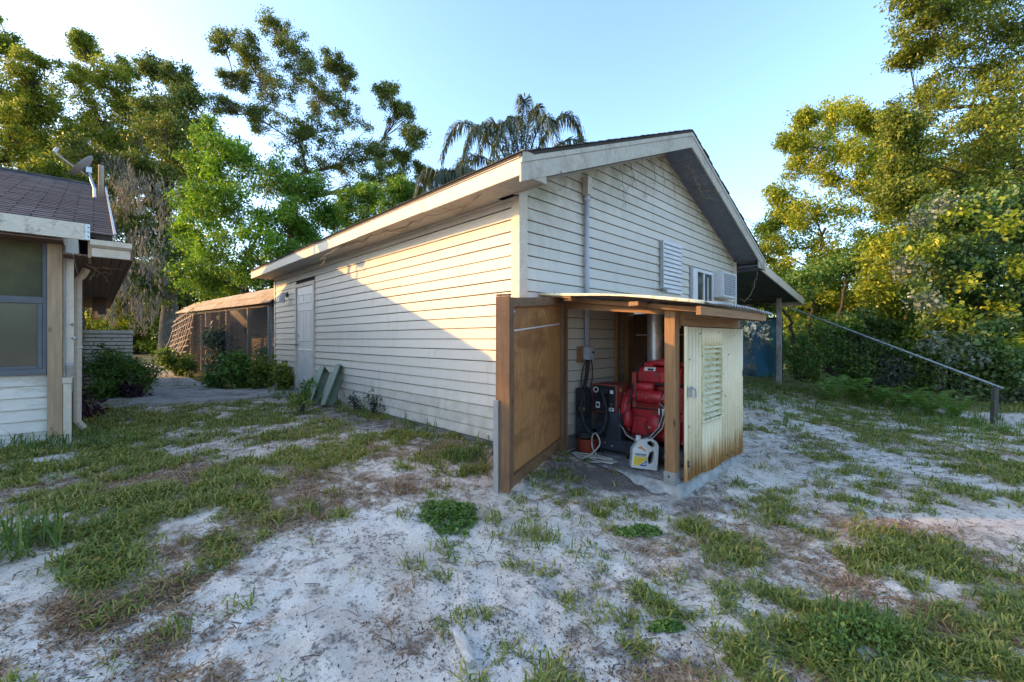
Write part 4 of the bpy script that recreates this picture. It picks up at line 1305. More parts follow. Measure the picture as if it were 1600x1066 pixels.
# shingles, singly where they show, the rest of the field as one
cs, sn = math.cos(math.atan(RS)), math.sin(math.atan(RS))
EXP, TW = .145, .305
far = MB()
shapes = {}
cnt = 0
for k in range(37):
    v0 = k * EXP
    nx = int((RX - HL) / TW) + 1
    for j in range(nx):
        xr = RX + .012 - j * TW - (0.5 * TW if k % 2 else 0) + (0 if j else 0)
        xl = xr - TW + .010
        if j == 0 and k % 2:
            pass
        L = EXP * 1.25
        r0 = random.Random(k * 100 + j)
        lift = .010 + r0.uniform(-.001, .003)
        def P(x, v, h): return (x, RY0 - .03 + v * cs - h * sn, hroof(RY0) - .010 + v * sn + h * cs)
        vs = [P(xl, v0, .001), P(xr, v0, .001), P(xr, v0, lift), P(xl, v0, lift), P(xl, v0 + L, .001), P(xr, v0 + L, .001), P(xr, v0 + L, .004), P(xl, v0 + L, .004)]
        fs = [(0, 1, 2, 3), (3, 2, 6, 7), (1, 5, 6, 2), (0, 3, 7, 4), (4, 7, 6, 5)]
        if k < 22 and j < 8:
            q = MB().add(vs, fs)
            q.build("shingle", M['shingle_dark'], hroof_o)
            cnt += 1
        else:
            far.add(vs, fs)
far.build("shingle", M['shingle_dark'], hroof_o, kind="stuff")
# half shingles close the rake edge
hm = MB()
for k in range(1, 37, 2):
    v0 = k * EXP
    hm.add([(RX - TW * .5 + .02, RY0 - .03 + v0 * cs, hroof(RY0) + v0 * sn + .0), (RX + .012, RY0 - .03 + v0 * cs, hroof(RY0) + v0 * sn), (RX + .012, RY0 - .03 + (v0 + EXP * 1.2) * cs, hroof(RY0) + (v0 + EXP * 1.2) * sn - .005), (RX - TW * .5 + .02, RY0 - .03 + (v0 + EXP * 1.2) * cs, hroof(RY0) + (v0 + EXP * 1.2) * sn - .005)], [(0, 1, 2, 3)])
hm.build("rake_shingle", M['shingle_dark'], hroof_o, kind="stuff")
MB().bar((RX + .02, RY0 - .03, hroof(RY0) - .01), (RX + .02, RYR, hroof(RYR) - .01), .02, .055).build("rake_flashing", M['galv'], hs)
MB().box(HL, RX + .01, RYR - .07, RYR + .07, hroof(RYR) - .01, hroof(RYR) + .022).build("ridge_cap", M['shingle_dark'], hs)
# front fascia, weathered; lower return with gutter at the corner
MB().box(HL, -2.905, RY0 - .045, RY0 - .02, 2.325, 2.485).build("fascia_board", M['fascia_old'], hs, bevel=.003)
MB().box(-2.935, -2.900, RY0 - .050, RY0 - .046, 2.33, 2.48).build("fascia_plate", M['galv'], hs)
for k in range(3):
    MB().lathe((-2.912, RY0 - .0505, 2.36 + .045 * k), [(0.006, 0), (0.006, .003)], 6, (0, -1, 0)).build("nail", M['black'], hs)
EX = -2.60
MB().box(-2.89, EX, RY0 - .02, RY0 + .002, 2.175, 2.262).build("fascia_board", M['trim'], hs, bevel=.003)
g = MB().prism([(-2.90, RY0 - .022, 2.264), (-2.90, RY0 - .075, 2.285), (-2.90, RY0 - .08, 2.335), (-2.90, RY0 - .022, 2.335)], (EX + .01 + 2.90, 0, 0))
g.build("gutter", M['trim'], hs)
MB().box(EX, EX + .022, RY0 - .02, 13.0, 2.165, 2.27).build("fascia_board", M['brown_soffit'], hs)
MB().prism([(EX + .02, RY0, 2.272), (EX + .02, RY0, 2.285), (RX - .25, RY0, 2.40), (RX - .25, RY0, 2.385)], (0, 9.8, 0)).build("side_eave_roof", M['felt'], hs)
for k in range(7):
    xa = HX + .0 + k * (EX - HX) / 7
    MB().box(xa + .002, xa + (EX - HX) / 7 - .003, RY0 + .004, 13.0, 2.172 + .002 * (k % 2), 2.190).build("soffit_board", M['brown_soffit'], hs)
MB().box(HL, HX, RY0 - .018, HY, 2.300, 2.312).build("soffit_board", M['brown_soffit'], hs)
MB().box(-2.915, -2.892, RY0 - .018, HY + .2, 2.16, 2.335).build("eave_end_board", M['post_wood'], hs)

# front: window over white lap siding
FY = HY
z = .31
k = 0
while z < .98:
    z1 = min(z + LAP, 1.0)
    lap_board((HL, FY + .028), (-3.205, FY + .028), (0, -1, 0), z, z1, hs, mat=M['white_dirty'])
    z += LAP
    k += 1
MB().box(HL, -3.21, FY - .03, FY + .03, 1.002, 1.055).build("sill", M['grey_frame'], hs)
w = MB()
w.box(-3.235, -3.205, FY - .02, FY + .035, 1.055, 2.30)
w.box(HL, -3.235, FY - .02, FY + .035, 1.70, 1.765)
w.box(-3.270, -3.237, FY - .012, FY + .030, 1.056, 1.699)
w.box(HL, -3.272, FY - .010, FY + .028, 1.056, 1.085)
w.box(-4.30, -4.24, FY - .022, FY + .036, 1.055, 2.30)
wo = w.build("window", M['grey_frame'], hs, bevel=.002)
MB().box(HL, -3.237, FY + .012, FY + .020, 1.766, 2.30).build("screen", M['screen'], wo)
MB().box(HL, -3.272, FY + .004, FY + .010, 1.086, 1.699).build("pane", M['pane_dusty'], wo)
# post and boxed corner
MB().box(-3.203, -3.098, FY - .055, FY + .02, .385, 2.30).build("post", M['post_wood'], hs, bevel=.004)
MB().box(-3.094, -3.078, FY - .03, FY + .02, .95, 2.30).build("corner_strip", M['grey_wood'], hs)
MB().box(-3.076, -3.02, FY + .0, FY + .03, .95, 2.18).build("corner_board", M['trim'], hs)
MB().box(-3.205, -3.10, FY - .012, FY + .03, .28, .384).build("kick_board", M['trim'], hs)
MB().box(-3.096, -3.035, FY - .05, FY + .05, .24, .90).build("corner_box", M['trim'], hs, bevel=.004)
MB().box(-3.10, -3.03, FY - .056, FY + .056, .902, .96).build("corner_cap", M['trim'], hs, bevel=.003)
MB().obox((-3.045, FY - .02, 1.04), Vector((1, 0, 0)), Vector((0, 1, .5)).normalized(), Vector((0, -.5, 1)).normalized(), .05, .05, .12).build("corner_block", M['grey_wood'], hs)
# side wall boards running back
z = .30
while z < 2.1:
    lap_board((HX - .02, FY + .06), (HX - .02, 13.0), (1, 0, 0), z, z + LAP, hs, mat=M['white_dirty'])
    z += LAP
# downspout with an offset top
MB().tube([(-2.93, 3.85, 2.13), (-2.965, 3.86, 2.05), (-3.00, 3.87, 2.0), (-3.005, 3.87, .45), (-2.95, 3.85, .36)], .035, 8).build("downspout", M['trim'], hs, smooth='auto')
MB().box(-3.02, -2.96, 3.835, 3.905, 1.25, 1.27).build("strap", M['galv'], hs)
MB().lathe((-3.035, FY - .004, 1.50), [(0.012, 0), (0.012, .02), (0.003, .05)], 8, (.4, -1, 0)).build("hook", M['galv'], hs)
MB().lathe((-3.035, FY - .004, 1.36), [(0.006, 0), (0.006, .03), (0.018, .04), (0.003, .05)], 8, (.9, -1, 0)).build("hook", M['galv'], hs)
# bulb holder under the eave
MB().lathe((-2.86, 5.3, 1.62), [(0.03, 0), (0.04, .03), (0.025, .08), (0.02, .11)], 10).build("porch_lamp", M['label_orange'], hs, smooth=True)
MB().box(-2.90, -2.70, 9.0, 9.2, 1.85, 2.17).build("hanging_panel", M['brown_soffit'], hs)

# satellite dish and vent pipe at the roof ridge
dp = at(148, 285, 6.55)
dish = thing("satellite_dish", (dp.x, dp.y, hroof(dp.y) - .02), "grey satellite dish tilted to the sky on the house roof ridge", "satellite dish")
da = (at(133, 262, 6.55))
dn = (FWD * -.55 + RIGHT * -.62 + Vector((0, 0, .62))).normalized()
prof = [(0.004, 0.0)] + [(.20 * t, .045 * t * t) for t in (.25, .5, .75, .92, 1.0)] + [(.205, .050), (.20, .042)] + [(.20 * t, .045 * t * t - .010) for t in (.9, .6, .3, .02)]
dm = MB().lathe(da, prof, 26, dn)
base = Vector((dp.x, dp.y, hroof(dp.y) - .03))
dm.build("reflector", M['dish'], dish, smooth='auto')
MB().tube([base, base + Vector((0, 0, .16)), da - dn * .03], .018, 8).build("mast", M['galv'], dish)
MB().obox(da - dn * .05, Vector((1, 0, 0)), Vector((0, 1, 0)), Vector((0, 0, 1)), .07, .07, .09).build("bracket", M['galv'], dish, bevel=.005)
tip = at(85, 238, 6.3)
MB().tube([da - dn * .03 + Vector((0, 0, -.10)), (da + tip) / 2 + Vector((0, 0, -.06)), tip], .012, 7).build("feed_arm", M['galv'], dish)
MB().tube([tip, tip + Vector((.03, .03, .08))], .022, 8).build("feed_horn", M['galv'], dish)
vp = at(158, 300, 6.75)
vpp = MB().tube([(vp.x, vp.y, hroof(vp.y) - .05), (vp.x, vp.y, vp.z + .42)], .035, 12).build("vent_pipe", M['pen_roof'], None, smooth=True)
tag(vpp, "rust-brown vent pipe standing behind the satellite dish", "vent pipe")

# ================================================================ wire pen behind the building
pen = thing("animal_pen", (-.4, 10.6, .3), "old wire-fronted pen with a sunlit sloping roof sheet past the end of the long building", "pen")
A, B = Vector((-.02, 7.75, 0)), Vector((-.93, 14.2, 0))
pd = (B - A).normalized()
pn = Vector((-pd.y, pd.x, 0))
if pn.x > 0: pn = -pn                       # out of the front
def pp(s, z, w=0.0): return A + pd * s + pn * w + Vector((0, 0, z))
PL = (B - A).length
MB().add([pp(-.1, 2.18, .10), pp(PL + .1, 2.18, .10), pp(PL - .35, 2.50, -.30), pp(-.1, 2.58, -.30),
          pp(-.1, 2.16, .10), pp(PL + .1, 2.16, .10), pp(PL - .35, 2.48, -.30), pp(-.1, 2.56, -.30)],
         [(0, 1, 2, 3), (7, 6, 5, 4), (0, 4, 5, 1), (1, 5, 6, 2), (2, 6, 7, 3), (3, 7, 4, 0)]).build("roof_sheet", M['pen_roof'], pen)
MB().bar(pp(-.1, 2.36, -.085), pp(PL + .0, 2.34, -.085), .03, .025).build("roof_batten", M['pen_roof'], pen)
MB().add([pp(-.1, 2.56, -.31), pp(PL - .35, 2.48, -.31), pp(PL - .35, 2.50, -1.5), pp(-.1, 2.56, -1.5)], [(0, 1, 2, 3)]).build("roof_top", M['pen_roof'], pen)
MB().bar(pp(0, 2.13, 0), pp(PL, 2.13, 0), .05, .09).build("top_rail", M['pen_wood'], pen)
for s_ in (.12, 1.25, 2.6, 4.1, 5.4, 6.45):
    MB().bar(pp(s_, .1, 0), pp(s_, 2.1, 0), .085, .085, (1, 0, 0)).build("post", M['post_wood'] if s_ > 1 else M['grey_wood'], pen)
for k in range(26):
    s0 = k * PL / 26
    MB().bar(pp(s0 + .12, .1, -1.3), pp(s0 + .12, 2.5 - .02 * (k % 3), -1.3), .255, .02, tuple(pn)).build("back_board", M['pen_wood'], pen)
for k in range(5):
    MB().bar(pp(PL - .02, .1, -.15 - k * .26), pp(PL - .02, 2.35, -.15 - k * .26), .02, .24, tuple(pn)).build("end_board", M['pen_wood'], pen)
wm = MB()
step = .085
hgt = 1.80
for sgn in (1, -1):
    s = -hgt
    while s < PL + hgt:
        a0, a1 = s, s + sgn * hgt
        z0, z1 = .32, .32 + hgt
        def clipu(t): return s + sgn * hgt * t
        t0, t1 = 0.0, 1.0
        lo, hi = (0 - s) / (sgn * hgt), (PL - s) / (sgn * hgt)
        if lo > hi: lo, hi = hi, lo
        t0, t1 = max(t0, lo), min(t1, hi)
        if t1 - t0 > .02:
            wm.tube([pp(clipu(t0), z0 + hgt * t0, .05 + .004 * sgn), pp(clipu(t1), z0 + hgt * t1, .05 + .004 * sgn)], .0035, 3, caps=False)
        s += step
wm.build("wire_mesh", M['wire'], pen, kind="stuff")

# broken trellis slumped against the pen
tr = thing("trellis", tuple(pp(5.7, .3, .5)), "broken grey-brown lattice trellis slumped against the wire pen", "trellis")
rr = random.Random(4)
for k in range(9):
    u = k / 8
    a = pp(4.75 + u * 1.5, 2.08 - .05 * rr.random(), .14)
    mid = pp(4.9 + u * 1.55 + .2, 1.25, .22 + .04 * rr.random())
    b = pp(5.0 + u * 1.35 + .5 + .1 * rr.random(), .42 + .1 * rr.random(), .42 + .18 * u)
    MB().bar(a, mid, .035, .012, tuple(pn)).bar(mid, b, .035, .012, tuple(pn)).build("slat", M['lattice'], tr)
for k in range(11):
    u = k / 10
    z = 2.0 - 1.5 * u
    s0, s1 = 4.70 + .35 * u + rr.uniform(-.05, .05), 6.2 + .55 * u + rr.uniform(-.1, .3)
    w_ = .16 + .34 * max(0, u - .3)
    MB().bar(pp(s0, z + .30 * (1 - u) - .05, w_ - .03), pp(s1, z - .12, w_ + .06), .035, .012, tuple(pn)).build("slat", M['lattice'], tr)

# condenser unit by the house
cu = thing("condenser_unit", (-2.52, 8.6, .3), "beige ribbed air-conditioning condenser beside the house under the brown eave", "condenser unit")
CC = at(168, 540, 8.6)
cx, cy = CC.x, CC.y
hw = .37
def rrect(h, r, n=5):
    out = []
    for (sx, sy, a0) in ((1, 1, 0), (-1, 1, 90), (-1, -1, 180), (1, -1, 270)):
        for k in range(n + 1):
            a = math.radians(a0 + 90 * k / n)
            out.append((cx + sx * (h - r) + r * math.cos(a), cy + sy * (h - r) + r * math.sin(a)))
    return out
def slab_ring(z0, z1, h, r, name, mat):
    return MB().prism([(p[0], p[1], z0) for p in rrect(h, r)], (0, 0, z1 - z0)).build(name, mat, cu)
slab_ring(.30, 1.45, hw - .035, .09, "core", M['black'])
for k in range(14):
    slab_ring(.42 + k * .074, .42 + k * .074 + .058, hw, .11, "louvre_band", M['condenser'])
slab_ring(1.46, 1.525, hw + .012, .12, "lid", M['condenser'])
slab_ring(.22, .36, hw + .02, .10, "base", M['condenser'])

# ================================================================ fences on the slope side
RA, RB = at(1228, 478, 11.6), at(1567, 607, 6.7)
fr_ = thing("rail_fence", (RB.x, RB.y, float(ground_z(RB.x, RB.y))), "slack wire fence under a slanting galvanized top rail in the undergrowth", "fence")
MB().tube([RA, RB], .016, 10).build("top_rail", M['rail'], fr_, smooth=True)
pb = RB + RIGHT * -.055 + FWD * .06
MB().bar((pb.x - .04 , pb.y + .02, float(base_z(pb.x, pb.y)) - .15), (pb.x, pb.y, RB.z + .0), .065, .065, tuple(FWD)).build("post", M['old_post'], fr_, bevel=.008)
fm = MB()
for k in range(34):
    u = k / 33
    p = RA.lerp(RB, u)
    fm.tube([p, Vector((p.x, p.y, float(base_z(p.x, p.y)) + .03))], .0013, 3, caps=False)
for k in range(7):
    u = k / 6
    a, b = RA.copy(), RB.copy()
    a.z = .35 + (RA.z - .4) * u
    b.z = .05 + (RB.z - .08) * u
    fm.tube([a, b], .0013, 3, caps=False)
fm.build("wire_mesh", M['wire'], fr_, kind="stuff")

# blue-green windbreak mesh hung on a dark frame by the carport post
ga, gb = at(1140, 499, 12.4), at(1221, 497, 11.3)
gt = thing("mesh_gate", (gb.x, gb.y, .25), "chain-link gate hung with torn blue-green windbreak mesh under the carport", "gate")
gdir = Vector((gb.x - ga.x, gb.y - ga.y, 0)).normalized()
ztop = gb.z
MB().tube([(gb.x, gb.y, .2), (gb.x, gb.y, ztop + .02)], .035, 10).build("gate_post", M['dark_steel'], gt, smooth=True)
MB().tube([(ga.x, ga.y, ztop), (gb.x, gb.y, ztop)], .022, 8).build("gate_rail", M['dark_steel'], gt, smooth=True)
GL = (Vector((gb.x, gb.y)) - Vector((ga.x, ga.y))).length
def netting_material():
    m, nt, nd, lk, b = _new("windbreak_mesh")
    f = _noise(nt, _pos(nt), 1.3, 5, 0.65)
    lk.new(_ramp(nt, f, [(0.40, (0.018, 0.13, 0.15)), (0.60, (0.025, 0.14, 0.30))]), b.inputs["Base Color"])
    b.inputs["Roughness"].default_value = 0.8
    ck = _noise(nt, _pos(nt), 2.1, 5, 0.7)
    fine = _noise(nt, _pos(nt), 70.0, 2, 0.5)
    a = _math(nt, 'ADD', _ramp(nt, ck, [(0.42, 1.0), (0.70, 0.60)]), _math(nt, 'MULTIPLY', _math(nt, 'SUBTRACT', fine, 0.5), 0.8), True)
    lk.new(a, b.inputs["Alpha"])
    return m
vs, fs = [], []
nx, nz = 22, 16
for i in range(nx + 1):
    for j in range(nz + 1):
        u, v = i / nx, j / nz
        p = Vector((ga.x, ga.y, 0)) + gdir * (GL - .04) * u
        d = .03 * math.sin(u * 17 + v * 3) + .025 * math.sin(v * 9 + u * 5)
        q = Vector((-gdir.y, gdir.x, 0)) * (d * (1 - .6 * v))
        vs.append((p.x + q.x, p.y + q.y, .28 + (ztop - .30) * v))
for i in range(nx):
    for j in range(nz):
        a = i * (nz + 1) + j
        fs.append((a, a + nz + 1, a + nz + 2, a + 1))
MB().add(vs, fs).build("netting", netting_material(), gt, smooth=True)
cm = MB()
k = -2.0
while k < GL:
    for sg in (1, -1):
        t0, t1 = 0.0, 1.0
        pts = []
        for t in (0, 1):
            pts.append(k + (2.0 * t if sg > 0 else 2.0 * (1 - t)))
        lo, hi = 0.0, GL
        def cl(s0, s1):
            if s1 == s0: return None
            ta, tb = sorted(((lo - s0) / (s1 - s0), (hi - s0) / (s1 - s0)))
            ta, tb = max(0, ta), min(1, tb)
            return (ta, tb) if tb > ta else None
        c = cl(pts[0], pts[1])
        if c:
            P_ = [Vector((ga.x, ga.y, .28)) + gdir * (pts[0] + (pts[1] - pts[0]) * t) + Vector((0, 0, (ztop - .28) * t)) for t in c]
            cm.tube(P_, .003, 3, caps=False)
    k += .11
cm.build("wire_mesh", M['dark_steel'], gt, kind="stuff")

# dry vines along the eaves and gable
rv = random.Random(21)
def vine(name, pts, label, group="dry vines on the building", r=.006, twigs=4):
    m = MB()
    P = [Vector(p) for p in pts]
    def rough(P, j):
        out = []
        for i in range(len(P) - 1):
            for k in range(5):
                t = k / 5
                out.append(P[i].lerp(P[i + 1], t) + Vector((rv.uniform(-j, j), rv.uniform(-j, j), rv.uniform(-j, j))))
        out.append(P[-1])
        return out
    R = rough(P, .018)
    m.tube(R, [r * (1 - .6 * i / len(R)) for i in range(len(R))], 5)
    for k in range(twigs):
        i = rv.randrange(2, len(R) - 1)
        d = Vector((rv.uniform(-.06, .06), rv.uniform(-.25, .25), rv.uniform(-.18, .05)))
        m.tube(rough([R[i], R[i] + d * .5, R[i] + d], .01), r * .45, 4)
    o = m.build(name, M['vine'], None)
    return tag(o, label, "vine", group)
vine("dry_vine", [(-.36, 3.25, 2.68), (-.25, 2.75, 2.69), (-.32, 2.3, 2.675), (-.2, 1.7, 2.69), (-.3, 1.1, 2.67), (-.22, .55, 2.68), (-.34, .15, 2.67)], "long dry vine threaded along the soffit of the long wall", twigs=9)
vine("dry_vine", [(-.30, 3.2, 2.69), (-.42, 3.55, 2.60), (-.40, 3.75, 2.50), (-.36, 4.05, 2.47)], "loose dry vine end curling down below the eave near the middle of the long wall", r=.009, twigs=2)
vine("dry_vine", [(.10, -.42, 2.86), (.14, -.43, 2.78), (.11, -.44, 2.70), (.06, -.43, 2.66)], "short curled vine hanging off the rake board at the near corner", twigs=0)
for k in range(6):
    x = 1.7 + k * .27
    zt = min(rake_x and roof_under(x), 3.95) - .02
    vine("dry_vine", [(x, -.035, zt), (x + .05, -.05, zt - .22), (x + rv.uniform(-.2, .2), -.04, zt - .45 - .1 * rv.random())], ["thin dead vine stem on the gable siding nearest the conduit", "thin dead vine stem, second from the conduit side under the gable peak", "thin dead vine stem just short of the gable peak on its conduit side", "thin dead vine stem straight below the gable peak", "thin dead vine stem just past the gable peak towards the carport", "thin dead vine stem farthest from the conduit under the gable peak"][k], group="thin vine stems under the gable peak", r=.004, twigs=3)
for k in range(5):
    x = 3.1 + k * .16
    vine("dry_vine", [(x, -.30 + .03 * k, roof_top(x) - .235), (x + .1, -.22, roof_top(x + .1) - .29), (x + .16, -.33, roof_top(x + .2) - .27)], ["pale vine tangle at the very top of the dark rake soffit", "pale vine tangle second from the top of the dark rake soffit", "pale vine tangle in the middle of those on the dark rake soffit", "pale vine tangle second from the bottom on the dark rake soffit", "lowest pale vine tangle on the dark rake soffit"][k], group="vine tangles on the dark rake soffit", r=.005, twigs=4)
vine("dry_vine", [(6.15, -.30, 2.62), (6.4, -.2, 2.50), (6.35, -.1, 2.2), (6.0, -.1, 2.05), (5.9, -.06, 2.12)], "pale vine loop hanging under the carport roof by the gable corner", r=.007, twigs=3)
vine("dry_vine", [(5.0, -.42, roof_top(5.0) + .02), (5.15, -.44, roof_top(5.0) + .02), (5.35, -.5, roof_top(5.0) - .02)], "small twig poking up past the edge of the gable roof", r=.006, twigs=4)
vine("dry_vine", [(-2.95, 3.7, 2.16), (-2.80, 3.9, 2.1), (-2.72, 4.2, 2.16), (-2.66, 3.6, 2.14), (-2.9, 3.4, 2.1)], "thin dry vine tangled under the brown eave of the house", r=.004, twigs=6)

# ================================================================ ground cover: where grass, thatch and bare sand lie
def patch(px, py, rx, ry, rot, d):
    """A patch of growth: measured on the photograph, kept as an ellipse lying on the ground."""
    c = on_ground(px, py)
    ca, sa = math.cos(math.radians(rot)), math.sin(math.radians(rot))
    def off(dx, dy):
        dy = max(dy, 546 - py)
        return on_ground(px + dx, py + dy)
    a = (off(rx * ca, rx * sa) - off(-rx * ca, -rx * sa)) / 2
    b = (off(-ry * sa, ry * ca) - off(ry * sa, -ry * ca)) / 2
    mtx = np.array([[a.x, b.x], [a.y, b.y]])
    return (c.x, c.y, np.linalg.inv(mtx), d)

GREEN = [patch(*q) for q in [
    (330, 655, 420, 40, 0, 1.0), (130, 715, 250, 55, 0, .85), (560, 690, 170, 36, 0, .8), (90, 790, 130, 40, 0, .55), (250, 790, 170, 32, 0, .45),
    (650, 655, 110, 18, 8, .8), (725, 712, 45, 16, 0, .5), (30, 860, 80, 45, 0, .8), (70, 975, 130, 32, -15, .5), (230, 1005, 80, 22, -20, .45),
    (530, 735, 120, 22, -8, .6), (400, 770, 140, 22, 0, .5), (330, 800, 90, 20, 0, .4), (350, 890, 60, 18, 0, .25), (480, 770, 60, 14, 0, .4), (420, 890, 50, 12, -15, .3), (270, 985, 40, 16, -30, .5), (200, 1020, 50, 14, -20, .4),
    (1240, 618, 190, 22, 9, 1.0), (1400, 655, 230, 32, 14, .95), (1560, 705, 110, 45, 12, .8), (1200, 668, 45, 42, 0, .7), (1330, 720, 90, 24, 20, .6),
    (1230, 790, 75, 28, 35, .6), (1330, 850, 90, 36, 30, .7), (1480, 890, 130, 30, 22, .65), (1570, 970, 110, 45, 18, .75), (1180, 870, 60, 22, 20, .5),
    (1120, 850, 90, 14, 6, .45), (1280, 955, 120, 30, 20, .7), (60, 920, 90, 26, -10, .6), (1370, 850, 330, 150, 15, .36), (1280, 640, 200, 36, 10, .9), (1450, 690, 200, 40, 15, .75), (1230, 700, 90, 40, 15, .5), (180, 760, 200, 60, 0, .65), (480, 690, 200, 40, 0, .75), (80, 850, 140, 60, 0, .5), (160, 880, 260, 110, 0, .30), (1300, 670, 260, 60, 10, .45), (1500, 800, 130, 70, 15, .35), (1200, 780, 110, 60, 20, .32), (320, 690, 330, 70, 0, .6), (560, 800, 220, 60, 0, .14), (1150, 850, 160, 70, 10, .16), (170, 870, 120, 24, -5, .5), (440, 730, 140, 24, 0, .6), (330, 730, 160, 24, 0, .7), (1440, 840, 90, 20, 20, .45), (1210, 930, 70, 18, 25, .5), (1370, 1010, 110, 48, 15, 1.0), (1000, 828, 45, 12, 8, .7), (1080, 830, 50, 10, 5, .5), (1020, 920, 40, 30, 40, .30),
    (1045, 975, 34, 9, 35, .5), (1085, 1000, 30, 9, 30, .6), (1450, 790, 50, 14, 20, .4), (1590, 765, 50, 18, 15, .6), (1150, 1040, 60, 14, 35, .3), (1540, 1040, 110, 28, 10, .6), (1250, 740, 60, 14, 25, .35), (1190, 740, 30, 14, 0, .45),
    (910, 690, 0.5, 0.5, 0, 0), (1410, 740, 70, 14, 18, .4), (1500, 800, 60, 12, 18, .4)]]
DRY = [patch(*q) for q in [
    (330, 760, 330, 45, 0, .8), (200, 840, 230, 35, 0, .6), (560, 750, 200, 30, -5, .6), (620, 700, 110, 24, 5, .6), (700, 690, 60, 20, 0, .8), (120, 960, 190, 45, -12, .7), (300, 930, 150, 26, -10, .5), (460, 830, 160, 26, 0, .45),
    (600, 770, 60, 10, 0, .6), (680, 780, 50, 10, 0, .5), (900, 800, 80, 18, 10, .6), (1000, 860, 60, 22, 20, .6), (1050, 880, 80, 24, 25, .5), (1150, 900, 110, 36, 22, .6), (1250, 880, 150, 50, 22, .55), (1380, 830, 170, 45, 22, .5), (1480, 960, 180, 60, 18, .55), (1200, 980, 120, 24, 28, .5),
    (1270, 690, 90, 20, 14, .5), (1440, 700, 160, 30, 15, .5), (960, 900, 40, 14, 20, .4), (1130, 1000, 110, 16, 38, .4), (640, 960, 160, 30, -8, .18), (500, 900, 120, 18, -12, .3)]]
DARK = [patch(*q) for q in [
    (960, 745, 130, 34, 12, 1.0), (860, 745, 60, 24, 0, .7), (1110, 790, 90, 26, -10, .7), (560, 650, 160, 20, 10, .8), (690, 690, 110, 16, 12, .7), (140, 660, 60, 30, 0, .8), (200, 650, 110, 14, 0, .6), (640, 1010, 200, 40, -5, .40), (1000, 1020, 130, 40, 0, .5), (820, 950, 110, 24, 0, .35),
    (1260, 700, 90, 22, 25, .4), (1400, 760, 120, 16, 20, .35), (300, 745, 260, 40, 0, .55), (1130, 760, 60, 14, 0, .5), (930, 790, 120, 22, 10, .5), (1060, 850, 130, 26, 15, .35)]]

def cover(x, y, patches, soft=2.2):
    x, y = np.asarray(x, float), np.asarray(y, float)
    wx, wy = fbm(x * 1.9, y * 1.9, 81, 4) - .5, fbm(x * 1.9, y * 1.9, 83, 4) - .5
    x, y = x + wx * .75, y + wy * .75
    out = np.zeros(x.shape)
    for (cx_, cy_, mi, d) in patches:
        if d == 0: continue
        u = mi[0, 0] * (x - cx_) + mi[0, 1] * (y - cy_)
        v = mi[1, 0] * (x - cx_) + mi[1, 1] * (y - cy_)
        q = u * u + v * v
        out = np.maximum(out, d * np.exp(-np.power(q, soft / 2) * .9))
    return out

def far_lawn(x, y):
    """Rougher growth round the yard: behind the buildings and beyond the fence."""
    x, y = np.asarray(x, float), np.asarray(y, float)
    a = sstep((y - 7.0) / 1.2)
    b = sstep((x + y * .35 - 7.2) / 1.2)
    c = sstep((-y - 4.6) / 1.6) * .55 * np.clip((fbm(x * .9, y * .9, 47, 4) - .36) * 4, 0, 1)
    return np.maximum(np.maximum(a, b), c)

def clumpy(x, y, s=31):
    return np.clip((fbm(x * 2.3, y * 2.3, s, 3) - 0.34) * 3.0, 0, 1.15) * np.clip((vnoise(x * 8.5, y * 8.5, s + 5) - 0.18) * 1.9, 0.05, 1.2)

# ---------------------------------------------------------------- the ground sheet
def spaced(lo, hi, core0, core1, step, grow=1.16):
    a = list(np.arange(core0, core1, step))
    p, s = core0, step
    left = []
    while p > lo:
        s *= grow
        p -= s
        left.append(p)
    p, s = a[-1], step
    right = []
    while p < hi:
        s *= grow
        p += s
        right.append(p)
    return np.array(left[::-1] + a + right)
gx = spaced(-160, 170, -4.6, 8.0, 0.04)
gy = spaced(-160, 170, -4.2, 5.4, 0.04)
GX, GY = np.meshgrid(gx, gy, indexing='ij')
GZ = ground_z(GX, GY)
g_far = far_lawn(GX, GY)
g_c = np.maximum(cover(GX, GY, GREEN), g_far)
g_d = np.maximum(cover(GX, GY, DRY), np.clip((fbm(GX * 1.4, GY * 1.4, 63, 4) - .52) * 3, 0, .26))
g_k = cover(GX, GY, DARK)
w = g_c * np.clip(clumpy(GX, GY) + .25, 0, 1)
GZ = GZ + 0.02 * w * (np.hypot(GX, GY) < 25)
# footprints and scuffs in the open sand
fine = (fbm(GX * 9, GY * 9, 71, 3) - .5) * .022 * (1 - np.clip(g_c, 0, 1)) * (np.hypot(GX - 1, GY) < 12)
GZ = GZ + fine
rf_ = np.random.default_rng(19)
for k in range(70):
    px_, py_ = rf_.uniform(250, 1500), rf_.uniform(760, 1060)
    c_ = on_ground(px_, py_)
    a_ = rf_.uniform(0, 6.28)
    u_ = (GX - c_.x) * math.cos(a_) + (GY - c_.y) * math.sin(a_)
    v_ = -(GX - c_.x) * math.sin(a_) + (GY - c_.y) * math.cos(a_)
    q_ = (u_ / .13) ** 2 + (v_ / .055) ** 2
    GZ = GZ - .017 * np.exp(-q_) + .010 * np.exp(-((np.sqrt(q_) - 1.45) / .4) ** 2)
# keep the soil below the slab and floors
inside = (GX > .55) & (GX < LX + .1) & (GY > -1.2) & (GY < .1)
GZ = np.where(inside & (GX < 1.95), np.minimum(GZ, .10), GZ)
nxg, nyg = len(gx), len(gy)
V = np.stack([GX, GY, GZ], -1).reshape(-1, 3)
I = np.arange(nxg * nyg).reshape(nxg, nyg)
Q = np.stack([I[:-1, :-1], I[1:, :-1], I[1:, 1:], I[:-1, 1:]], -1).reshape(-1, 4)

